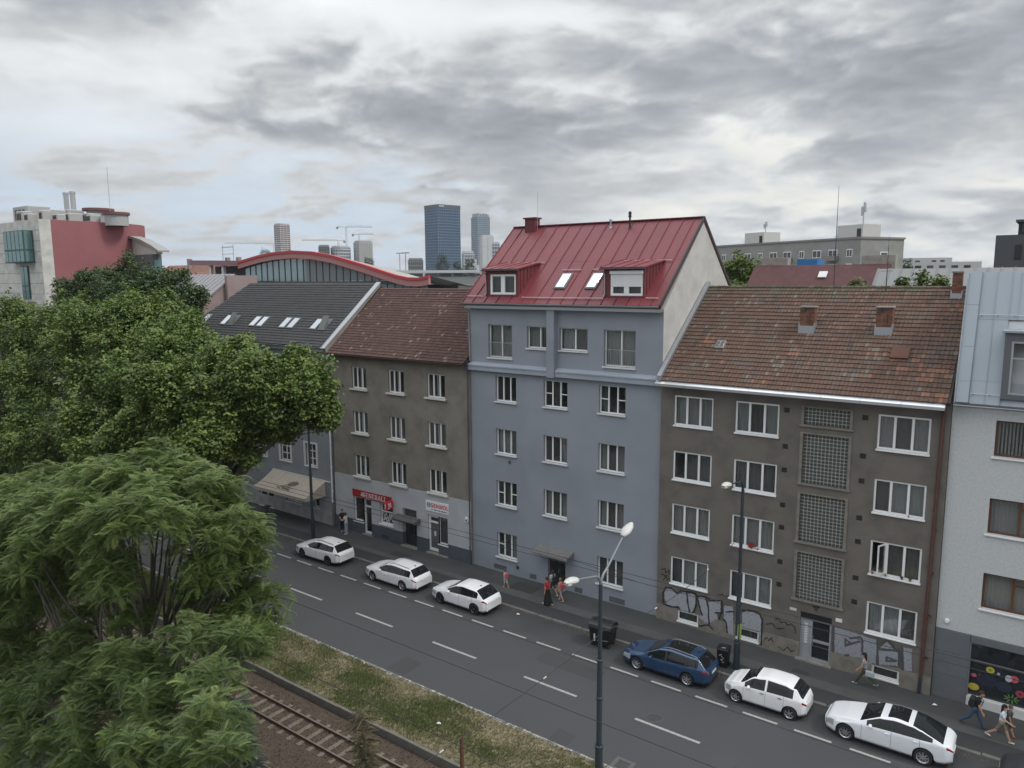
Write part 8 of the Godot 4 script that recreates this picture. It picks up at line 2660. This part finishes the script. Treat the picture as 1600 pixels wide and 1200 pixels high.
func bins() -> void:
	var black := mat("bin_plastic", Color(0.010, 0.0105, 0.011), 0.5)
	var edge := mat("bin_edge", Color(0.016, 0.0165, 0.0175), 0.45)
	# four-wheeled container
	var t := thing("waste_container", "large black four-wheeled waste container with domed lid at the kerb", "bin", Vector3(-18.75, 0, -33.35), "", 0.06)
	var m := Mb.new()
	var p := PackedVector2Array([Vector2(-0.52, 0.22), Vector2(0.52, 0.22), Vector2(0.62, 1.08), Vector2(-0.62, 1.08)])
	m.prism(p, Vector3(0, 0, -0.45), Vector3.RIGHT, Vector3.UP, Vector3(0, 0, 0.9))
	for i in 6:
		m.box(Vector3(-0.42 + i * 0.168, 0.6, 0.46), Vector3(0.05, 0.66, 0.035))
	local(t, "body", m.done(), black)
	m = Mb.new()
	bevel_box(m, Vector3(0, 1.09, 0), Vector3(1.34, 0.07, 1.02), 0.02)
	local(t, "rim", m.done(), edge)
	m = Mb.new()
	for k in 8:
		var a0 := PI * k / 8
		var a1 := PI * (k + 1) / 8
		m.quad(Vector3(-0.66, 1.12 + sin(a0) * 0.26, cos(a0) * 0.5), Vector3(-0.66, 1.12 + sin(a1) * 0.26, cos(a1) * 0.5), Vector3(0.66, 1.12 + sin(a1) * 0.26, cos(a1) * 0.5), Vector3(0.66, 1.12 + sin(a0) * 0.26, cos(a0) * 0.5))
		for x in [-0.66, 0.66]:
			m.tri(Vector3(x, 1.12, 0), Vector3(x, 1.12 + sin(a0) * 0.26, cos(a0) * 0.5), Vector3(x, 1.12 + sin(a1) * 0.26, cos(a1) * 0.5))
	for x in [-0.4, 0.0, 0.4]:
		m.box(Vector3(x, 1.385, 0), Vector3(0.05, 0.02, 0.4))
	local(t, "lid", m.done(), edge)
	for s in [-1, 1]:
		m = Mb.new()
		m.rod(Vector3(s * 0.68, 0.95, -0.3), Vector3(s * 0.68, 0.95, 0.3), 0.03)
		m.box(Vector3(s * 0.65, 0.95, 0.3), Vector3(0.08, 0.07, 0.05))
		m.box(Vector3(s * 0.65, 0.95, -0.3), Vector3(0.08, 0.07, 0.05))
		local(t, "lifting_handle", m.done(), edge)
		for z in [-0.34, 0.34]:
			m = Mb.new()
			m.lathe(PackedVector2Array([Vector2(0, -0.025), Vector2(0.09, -0.025), Vector2(0.1, 0), Vector2(0.09, 0.025), Vector2(0, 0.025)]), Vector3(s * 0.44, 0.1, z), Basis(Vector3.RIGHT, PI / 2), 12)
			m.box(Vector3(s * 0.44, 0.19, z), Vector3(0.08, 0.08, 0.08))
			local(t, "castor", m.done(), edge)
	m = Mb.new()
	m.bar(Vector3(-0.1, 0.42, 0.5), Vector3(0.5, 0.52, 0.5), 0.035, 0.035)
	local(t, "brake_bar", m.done(), mats["galvanised"])
	local(t, "label_sheet", bm(Vector3(0.09, 0.4, 0.006)), mats["white_sill"], Transform3D(Basis(), Vector3(-0.27, 0.55, 0.482)))
	# two-wheeled bin
	t = thing("wheeled_bin", "black two-wheeled bin with white sprayed writing beside the street lamp", "bin", Vector3(-12.62, 0.12, -34.72), "", 0.1)
	m = Mb.new()
	var c := [Vector3(-0.22, 0.06, 0.2), Vector3(0.22, 0.06, 0.2), Vector3(0.22, 0.06, -0.24), Vector3(-0.22, 0.06, -0.24), Vector3(-0.28, 0.95, 0.29), Vector3(0.28, 0.95, 0.29), Vector3(0.28, 0.95, -0.3), Vector3(-0.28, 0.95, -0.3)]
	for f in [[0, 4, 5, 1], [1, 5, 6, 2], [2, 6, 7, 3], [3, 7, 4, 0], [0, 1, 2, 3], [4, 7, 6, 5]]:
		m.quad(c[f[0]], c[f[1]], c[f[2]], c[f[3]])
	local(t, "body", m.done(), black)
	m = Mb.new()
	bevel_box(m, Vector3(0, 0.985, 0.0), Vector3(0.6, 0.06, 0.64), 0.02, Basis(Vector3.RIGHT, 0.06))
	m.rod(Vector3(-0.25, 0.98, -0.36), Vector3(0.25, 0.98, -0.36), 0.018)
	local(t, "lid", m.done(), edge)
	for s in [-1, 1]:
		m = Mb.new()
		m.lathe(PackedVector2Array([Vector2(0, -0.025), Vector2(0.09, -0.025), Vector2(0.1, 0), Vector2(0.09, 0.025), Vector2(0, 0.025)]), Vector3(s * 0.25, 0.1, -0.26), Basis(Vector3.BACK, PI / 2), 12)
		local(t, "wheel", m.done(), edge)
	m = Mb.new()
	for q in [[-0.1, 0.7, 0.16, 0.6], [-0.02, 0.62, 0.12, -0.8], [0.02, 0.5, 0.16, 0.7], [-0.04, 0.42, 0.12, -0.6], [0.04, 0.32, 0.13, 0.6]]:
		m.box(Vector3(q[0], q[1], 0.205 + q[1] * 0.1 + 0.003), Vector3(q[2], 0.03, 0.004), Basis(Vector3.RIGHT, 0.1) * Basis(Vector3.BACK, q[3]))
	m.box(Vector3(0.02, 1.02, 0.1), Vector3(0.2, 0.004, 0.05), Basis(Vector3.UP, 0.3))
	local(t, "sprayed_writing", m.done(), mats["white_sill"])

# ---------------------------------------------------------------- people
# bones: [from, to, radius, radius, colour, colour past split, split]; the skin is one closed surface round all of them
func body_mesh(bones: Array, cell: float) -> ArrayMesh:
	var lo := Vector3(9, 9, 9)
	var hi := -lo
	for b in bones:
		for e in [0, 1]:
			var p: Vector3 = b[e]
			var r: float = b[2 + e] + 0.06
			lo = lo.min(p - Vector3.ONE * r)
			hi = hi.max(p + Vector3.ONE * r)
	var nx := int((hi.x - lo.x) / cell) + 2
	var ny := int((hi.y - lo.y) / cell) + 2
	var nz := int((hi.z - lo.z) / cell) + 2
	var f := PackedFloat32Array()
	f.resize(nx * ny * nz)
	f.fill(1.0)
	var own := PackedByteArray()
	own.resize(nx * ny * nz)
	var best := f.duplicate()
	for bi in bones.size():
		var b: Array = bones[bi]
		var p0: Vector3 = b[0]
		var p1: Vector3 = b[1]
		var r0: float = b[2]
		var r1: float = b[3]
		var rm := maxf(r0, r1) + 0.05
		var a0 := ((p0.min(p1) - Vector3.ONE * rm - lo) / cell).floor()
		var a1 := ((p0.max(p1) + Vector3.ONE * rm - lo) / cell).ceil()
		var d := p1 - p0
		var dd := maxf(d.length_squared(), 0.00001)
		for k in range(maxi(0, int(a0.z)), mini(nz, int(a1.z))):
			for j in range(maxi(0, int(a0.y)), mini(ny, int(a1.y))):
				var row := (k * ny + j) * nx
				for i in range(maxi(0, int(a0.x)), mini(nx, int(a1.x))):
					var p := lo + Vector3(i, j, k) * cell
					var t := clampf((p - p0).dot(d) / dd, 0.0, 1.0)
					var v := (p - p0 - d * t).length() - lerpf(r0, r1, t)
					var at := row + i
					if v < best[at]:
						best[at] = v
						own[at] = bi
					var o := f[at]
					var h := maxf(0.03 - absf(o - v), 0.0) / 0.03
					f[at] = minf(o, v) - h * h * 0.0075
	var index := {}
	var vs := PackedVector3Array()
	var cs := PackedColorArray()
	var step := [0, 1, nx, nx + 1, nx * ny, nx * ny + 1, nx * ny + nx, nx * ny + nx + 1]
	var edges := [[0, 1], [0, 2], [0, 4], [1, 3], [1, 5], [2, 3], [2, 6], [3, 7], [4, 5], [4, 6], [5, 7], [6, 7]]
	for k in nz - 1:
		for j in ny - 1:
			for i in nx - 1:
				var at := (k * ny + j) * nx + i
				var neg := 0
				for s in 8:
					if f[at + step[s]] < 0.0: neg += 1
				if neg == 0 or neg == 8: continue
				var sum := Vector3.ZERO
				var n := 0
				for e in edges:
					var v0 := f[at + step[e[0]]]
					var v1 := f[at + step[e[1]]]
					if (v0 < 0.0) != (v1 < 0.0):
						var t := v0 / (v0 - v1)
						var c0 := Vector3(e[0] & 1, (e[0] >> 1) & 1, e[0] >> 2)
						var c1 := Vector3(e[1] & 1, (e[1] >> 1) & 1, e[1] >> 2)
						sum += c0.lerp(c1, t)
						n += 1
				var p := lo + (Vector3(i, j, k) + sum / n) * cell
				index[at] = vs.size()
				vs.append(p)
				var b: Array = bones[own[at]]
				var d: Vector3 = b[1] - b[0]
				var u := clampf((p - b[0]).dot(d) / maxf(d.length_squared(), 0.00001), 0.0, 1.0)
				cs.append(b[5] if u > b[6] else b[4])
	var st := SurfaceTool.new()
	st.begin(Mesh.PRIMITIVE_TRIANGLES)
	st.set_smooth_group(0)
	for i in vs.size():
		st.set_color(cs[i])
		st.add_vertex(vs[i])
	for k in range(1, nz - 1):
		for j in range(1, ny - 1):
			for i in range(1, nx - 1):
				var at := (k * ny + j) * nx + i
				for ax in 3:
					var o: int = [1, nx, nx * ny][ax]
					var s0 := f[at] < 0.0
					if s0 == (f[at + o] < 0.0): continue
					var u: int = [nx, nx * ny, 1][ax]
					var w: int = [nx * ny, 1, nx][ax]
					var q := [index[at], index[at - u], index[at - u - w], index[at - w]]
					if s0: q = [q[0], q[3], q[2], q[1]]
					for t in [0, 2, 1, 0, 3, 2]: st.add_index(q[t])
	st.generate_normals()
	return st.commit()

# o: h (height), top, bottom, skin, hair, shoe colours; stride (leg swing), arms [[forward, out, elbow], ...], sleeve and leg cover 0..1, skirt (radius), long_hair
func person(label: String, at: Vector3, turn: float, o: Dictionary, group := "") -> Node3D:
	var t := thing("person", label, "person", at, group, turn)
	var s: float = o.h / 1.72
	var skin: Color = o.get("skin", Color(0.46, 0.27, 0.19))
	var top: Color = o.top
	var bot: Color = o.bottom
	var shoe: Color = o.get("shoe", Color(0.5, 0.5, 0.5))
	var bones := []
	var lean: float = o.get("lean", 0.03)
	var child: bool = o.h < 1.4
	var hip := Vector3(0, 0.93, 0)
	var stride: float = o.get("stride", 0.0)
	var drop := (1.0 - cos(stride)) * 0.42
	hip.y -= drop
	var chest := hip + Vector3(0, 0.36, lean)
	var neck := hip + Vector3(0, 0.53, lean * 1.5)
	var head := hip + Vector3(0, 0.70, lean * 2.0 + 0.02)
	bones.append([hip + Vector3(-0.075, 0, 0), hip + Vector3(0.075, 0, 0), 0.108, 0.108, bot, bot, 2.0])
	bones.append([hip + Vector3(0, 0.06, 0), chest, 0.108, 0.118, top, top, 2.0])
	bones.append([chest + Vector3(-0.07, 0, 0), chest + Vector3(0.07, 0, 0), 0.105, 0.105, top, top, 2.0])
	bones.append([neck + Vector3(-0.14, -0.05, 0), neck + Vector3(0.14, -0.05, 0), 0.062, 0.062, top, top, 2.0])
	bones.append([neck, neck + Vector3(0, 0.1, 0.015), 0.05, 0.048, skin, skin, 2.0])
	var hr := 0.088 if not child else 0.105
	bones.append([head + Vector3(0, -0.03, 0.015), head + Vector3(0, 0.05, -0.01), hr * 0.82, hr * 1.08, skin, skin, 2.0])
	bones.append([head + Vector3(0, -0.01, hr * 0.8), head + Vector3(0, -0.035, hr * 1.08), 0.014, 0.02, skin, skin, 2.0])
	for e in [-1, 1]:
		bones.append([head + Vector3(e * hr * 0.92, 0.0, -0.01), head + Vector3(e * hr * 1.0, -0.03, -0.01), 0.016, 0.014, skin, skin, 2.0])
	# legs: one forward, one back
	for e in [-1, 1]:
		var sw: float = stride * e
		var h0 := hip + Vector3(e * 0.085, -0.03, 0)
		var knee := h0 + Vector3(0, -0.42 * cos(sw), 0.42 * sin(sw))
		var bend := maxf(-sw, 0.0) * 0.9 + 0.05
		var ank := knee + Vector3(0, -0.41 * cos(sw - bend), 0.41 * sin(sw - bend))
		var cover: float = o.get("leg_cover", 1.0)
		var c1 := bot if cover > 0.5 else skin
		bones.append([h0, knee, 0.088, 0.060, bot, bot if cover >= 0.5 else skin, cover * 2.0])
		bones.append([knee, ank, 0.057 if cover < 0.9 else 0.068, 0.038 if cover < 0.9 else 0.052, bot if cover > 0.5 else skin, bot if cover >= 1.0 else skin, (cover - 0.5) * 2.0])
		var lift := clampf(-sw * 0.8, -0.3, 0.6)
		var toe := ank + Vector3(e * 0.015, -0.045 - 0.1 * sin(lift), 0.15 * cos(lift))
		bones.append([ank + Vector3(0, -0.035, -0.03), toe, 0.042, 0.032, shoe, shoe, 2.0])
	# arms with palms
	var arms: Array = o.get("arms", [[0.1, 0.1, 0.2], [-0.1, 0.1, 0.2]])
	var hands := []
	for n in 2:
		var e := -1 if n == 0 else 1
		var a: Array = arms[n]
		var sh := neck + Vector3(e * 0.175, -0.06, 0)
		var el := sh + Vector3(e * sin(a[1]) * 0.28, -cos(a[0]) * cos(a[1]) * 0.28, sin(a[0]) * 0.28)
		var fa: float = a[0] + a[2]
		var wr := el + Vector3(e * sin(a[1]) * 0.1 - (a[3] if a.size() > 3 else 0.0) * e, -cos(fa) * 0.24, sin(fa) * 0.24)
		var cover: float = o.get("sleeve", 0.3)
		bones.append([sh, el, 0.052, 0.040, top, skin if cover < 0.5 else top, cover * 2.0])
		bones.append([el, wr, 0.038, 0.027, top if cover > 0.5 else skin, skin if cover < 1.0 else top, (cover - 0.5) * 2.0])
		var dir := (wr - el).normalized()
		bones.append([wr, wr + dir * 0.075, 0.026, 0.03, skin, skin, 2.0])
		hands.append([wr + dir * 0.07, dir, e])
	if o.has("skirt"):
		var len: float = o.get("skirt_len", 0.8)
		bones.append([hip + Vector3(0, 0.02, 0), hip + Vector3(0, -len * 0.5, 0), 0.12, lerpf(0.12, o.skirt, 0.6), bot, bot, 2.0])
		bones.append([hip + Vector3(0, -len * 0.5, 0), hip + Vector3(0, -len, 0), lerpf(0.12, o.skirt, 0.6), o.skirt, bot, bot, 2.0])
	var sc := Transform3D(Basis().scaled(Vector3.ONE * s), Vector3.ZERO)
	var cloth := mat("person_skin", Color.WHITE, 0.85)
	cloth.vertex_color_use_as_albedo = true
	var body := local(t, "body", body_mesh(bones, 0.019), cloth, sc)
	# fingers: four of unequal length and a thumb from the side of the palm, all slightly curled
	var fm := Mb.new()
	fm.has_color = true
	fm.tint = skin
	for h in hands:
		var d: Vector3 = h[1]
		var side := Vector3(0, 0, 1) if absf(d.z) < 0.8 else Vector3(0, -1, 0)
		side = (side - d * side.dot(d)).normalized()
		var inw: Vector3 = d.cross(side).normalized() * h[2]
		for k in 4:
			var r0: Vector3 = h[0] + side * (0.026 - k * 0.017)
			var ln: float = [0.07, 0.08, 0.075, 0.058][k]
			fm.tube(PackedVector3Array([r0 - d * 0.02, r0 + d * ln * 0.5, r0 + d * ln * 0.85 - inw * 0.018, r0 + d * ln - inw * 0.04]), PackedFloat32Array([0.0095, 0.009, 0.008, 0.006]), 5)
		var th: Vector3 = h[0] - d * 0.05 + side * 0.025
		fm.tube(PackedVector3Array([th, th + side * 0.028 + d * 0.025, th + side * 0.03 + d * 0.055]), PackedFloat32Array([0.012, 0.0105, 0.008]), 5)
	local(body, "fingers", fm.done(), cloth)
	# eyes and mouth
	fm = Mb.new()
	for e in [-1, 1]:
		fm.box(head + Vector3(e * 0.033, 0.015, hr * 0.93), Vector3(0.024, 0.01, 0.012))
	fm.box(head + Vector3(0, -0.065, hr * 0.80), Vector3(0.036, 0.008, 0.012))
	local(body, "face_marks", fm.done(), mat("face_dark", Color(0.09, 0.045, 0.035), 0.7))
	# hair
	var hair: Color = o.get("hair", Color(0.03, 0.02, 0.015))
	var hb := [[head + Vector3(0, 0.05, -0.028), head + Vector3(0, 0.06, -0.01), hr * 1.12, hr * 1.08, hair, hair, 2.0], [head + Vector3(0, 0.02, -0.05), head + Vector3(0, -0.05, -0.05), hr * 0.95, hr * 0.6, hair, hair, 2.0]]
	if o.get("long_hair", 0.0) > 0.0:
		hb.append([head + Vector3(0, -0.02, -0.075), head + Vector3(0, -o.long_hair, -0.12), 0.07, 0.035, hair, hair, 2.0])
	if o.get("bun", false):
		hb.append([head + Vector3(0, 0.07, -0.11), head + Vector3(0, 0.02, -0.15), 0.04, 0.035, hair, hair, 2.0])
	local(body, "hair", body_mesh(hb, 0.016), cloth, Transform3D.IDENTITY)
	t.set_meta("neck", t.transform * (sc * neck))
	t.set_meta("size", s)
	return t

func backpack(p: Node3D, label: String, c: Color, size: Vector3) -> void:
	var nk: Vector3 = p.get_meta("neck")
	var s: float = p.get_meta("size")
	var back := Basis(Vector3.UP, p.rotation.y)
	var t := thing("backpack", label, "backpack", nk + back * Vector3(0, -0.28 * s, (-0.125 - size.z / 2) * s), "", p.rotation.y)
	var m := Mb.new()
	bevel_box(m, Vector3.ZERO, size * s, 0.05 * s)
	local(t, "bag", m.done(), mat("bag_%.2f_%.2f" % [c.r, c.g], c, 0.8))
	m = Mb.new()
	bevel_box(m, Vector3(0, -size.y * 0.18 * s, -size.z * 0.55 * s), Vector3(size.x * 0.75, size.y * 0.42, 0.06) * s, 0.02)
	local(t, "front_pocket", m.done(), mat("bag_%.2f_%.2f" % [c.r, c.g], c, 0.8))
	for e in [-1, 1]:
		m = Mb.new()
		m.tube(PackedVector3Array([Vector3(e * 0.09, 0.16, size.z * 0.3) * s, Vector3(e * 0.1, 0.275, 0.13 + size.z / 2) * s, Vector3(e * 0.1, 0.12, 0.26 + size.z / 2) * s, Vector3(e * 0.13, -0.1, 0.2 + size.z / 2) * s, Vector3(e * 0.13, -0.18, size.z * 0.45) * s]), PackedFloat32Array([0.018, 0.018, 0.018, 0.014, 0.012]), 5)
		local(t, "strap", m.done(), mat("bag_strap", Color(0.03, 0.03, 0.035), 0.8))

func people() -> void:
	var y := 0.126
	person("person all in black, standing by the shop window", Vector3(-44.05, y, -37.25), 1.2, {"h": 1.74, "top": Color(0.015, 0.015, 0.017), "bottom": Color(0.018, 0.018, 0.02), "shoe": Color(0.6, 0.6, 0.6), "hair": Color(0.12, 0.07, 0.04), "arms": [[0.2, 0.1, 0.9, 0.05], [0.15, 0.12, 0.7, 0.05]]}, "people standing by the shop")
	person("person in white top and pale jeans, standing by the shop window", Vector3(-43.25, y, -36.95), -1.4, {"h": 1.66, "top": Color(0.62, 0.58, 0.54), "bottom": Color(0.30, 0.36, 0.43), "shoe": Color(0.65, 0.65, 0.65), "hair": Color(0.04, 0.025, 0.02), "bun": true, "arms": [[0.3, 0.1, 1.2, 0.08], [0.3, 0.1, 1.2, 0.08]]}, "people standing by the shop")
	person("person in dark clothes and red apron standing inside the shop door", Vector3(-41.75, 0.2, -38.7), 0.2, {"h": 1.66, "top": Color(0.10, 0.02, 0.02), "bottom": Color(0.03, 0.03, 0.035), "hair": Color(0.08, 0.05, 0.03), "arms": [[0.2, 0.1, 1.0, 0.05], [0.1, 0.1, 0.2]]})
	var p := person("small child with a red backpack walking before the cellar grille", Vector3(-27.3, y, -36.05), -1.7, {"h": 1.18, "top": Color(0.55, 0.42, 0.40), "bottom": Color(0.50, 0.50, 0.53), "leg_cover": 0.5, "stride": 0.22, "shoe": Color(0.55, 0.40, 0.38), "hair": Color(0.10, 0.07, 0.05), "sleeve": 0.5})
	backpack(p, "small coral red backpack on the small child", Color(0.50, 0.09, 0.08), Vector3(0.34, 0.4, 0.2))
	p = person("person with dark hair, black backpack and white shirt near the house door", Vector3(-24.2, y, -36.75), -1.9, {"h": 1.62, "top": Color(0.42, 0.43, 0.46), "bottom": Color(0.05, 0.05, 0.06), "leg_cover": 0.45, "stride": 0.3, "long_hair": 0.25, "shoe": Color(0.55, 0.5, 0.48)})
	backpack(p, "black backpack on the person in the white shirt", Color(0.02, 0.02, 0.024), Vector3(0.32, 0.44, 0.2))
	p = person("child in pink top and shorts with a red backpack near the house door", Vector3(-23.4, y, -36.4), -1.8, {"h": 1.42, "top": Color(0.52, 0.24, 0.24), "bottom": Color(0.28, 0.30, 0.36), "leg_cover": 0.4, "stride": -0.3, "hair": Color(0.20, 0.13, 0.07), "shoe": Color(0.5, 0.42, 0.4)})
	backpack(p, "bright red backpack on the child in pink", Color(0.50, 0.05, 0.06), Vector3(0.3, 0.4, 0.19))
	person("person in red top and long black skirt walking past the house door", Vector3(-23.75, y, -35.5), -1.7, {"h": 1.7, "top": Color(0.36, 0.03, 0.04), "bottom": Color(0.012, 0.012, 0.014), "skirt": 0.24, "skirt_len": 0.82, "stride": 0.25, "hair": Color(0.04, 0.025, 0.02), "bun": true, "shoe": Color(0.65, 0.63, 0.6)})
	p = person("person with ponytail, grey top and olive trousers striding past the graffiti", Vector3(-6.5, y, -36.8), -1.65, {"h": 1.68, "top": Color(0.32, 0.31, 0.34), "bottom": Color(0.055, 0.065, 0.035), "stride": 0.5, "hair": Color(0.02, 0.015, 0.013), "long_hair": 0.24, "shoe": Color(0.45, 0.45, 0.45), "arms": [[-0.15, 0.1, 0.5], [0.2, 0.08, 0.5]]})
	var b := thing("shoulder_bag", "pale blue-grey shoulder bag at the hip of the striding person", "bag", Vector3(-6.25, y + 0.78, -36.62), "", -1.65)
	var m := Mb.new()
	bevel_box(m, Vector3.ZERO, Vector3(0.14, 0.3, 0.4), 0.04)
	local(b, "pouch", m.done(), mat("bag_pale", Color(0.36, 0.42, 0.45), 0.8))
	m = Mb.new()
	m.tube(PackedVector3Array([Vector3(0, 0.13, -0.16), Vector3(0.06, 0.45, -0.12), Vector3(0.13, 0.66, -0.02), Vector3(0.06, 0.45, 0.1), Vector3(0, 0.13, 0.16)]), PackedFloat32Array([0.012, 0.012, 0.012, 0.012, 0.012]), 5)
	local(b, "strap", m.done(), mat("bag_pale", Color(0.36, 0.42, 0.45), 0.8))
	p = person("person in black t-shirt and blue jeans walking before the shop window", Vector3(-1.95, y, -36.0), 1.45, {"h": 1.76, "top": Color(0.014, 0.014, 0.016), "bottom": Color(0.04, 0.075, 0.14), "stride": 0.42, "hair": Color(0.05, 0.03, 0.02), "lean": 0.09, "shoe": Color(0.05, 0.05, 0.055), "arms": [[0.2, 0.06, 0.3], [-0.25, 0.06, 0.3]]})
	backpack(p, "black backpack on the person in blue jeans", Color(0.016, 0.016, 0.018), Vector3(0.33, 0.46, 0.22))
	person("person with long dark hair, white shirt and khaki shorts before the shop window", Vector3(-0.95, y, -35.5), 1.35, {"h": 1.68, "top": Color(0.60, 0.62, 0.70), "bottom": Color(0.20, 0.165, 0.12), "leg_cover": 0.42, "stride": 0.45, "long_hair": 0.42, "hair": Color(0.012, 0.010, 0.010), "shoe": Color(0.6, 0.57, 0.54), "arms": [[0.5, 0.1, 0.8], [-0.3, 0.06, 0.2]]})
	p = person("child in dark clothes with a green backpack before the shop window", Vector3(-0.75, y, -36.15), 1.5, {"h": 1.4, "top": Color(0.10, 0.10, 0.11), "bottom": Color(0.05, 0.055, 0.06), "leg_cover": 0.45, "stride": -0.4, "hair": Color(0.12, 0.08, 0.05), "shoe": Color(0.25, 0.07, 0.07)})
	backpack(p, "green backpack on the child in dark clothes", Color(0.06, 0.14, 0.085), Vector3(0.32, 0.44, 0.22))
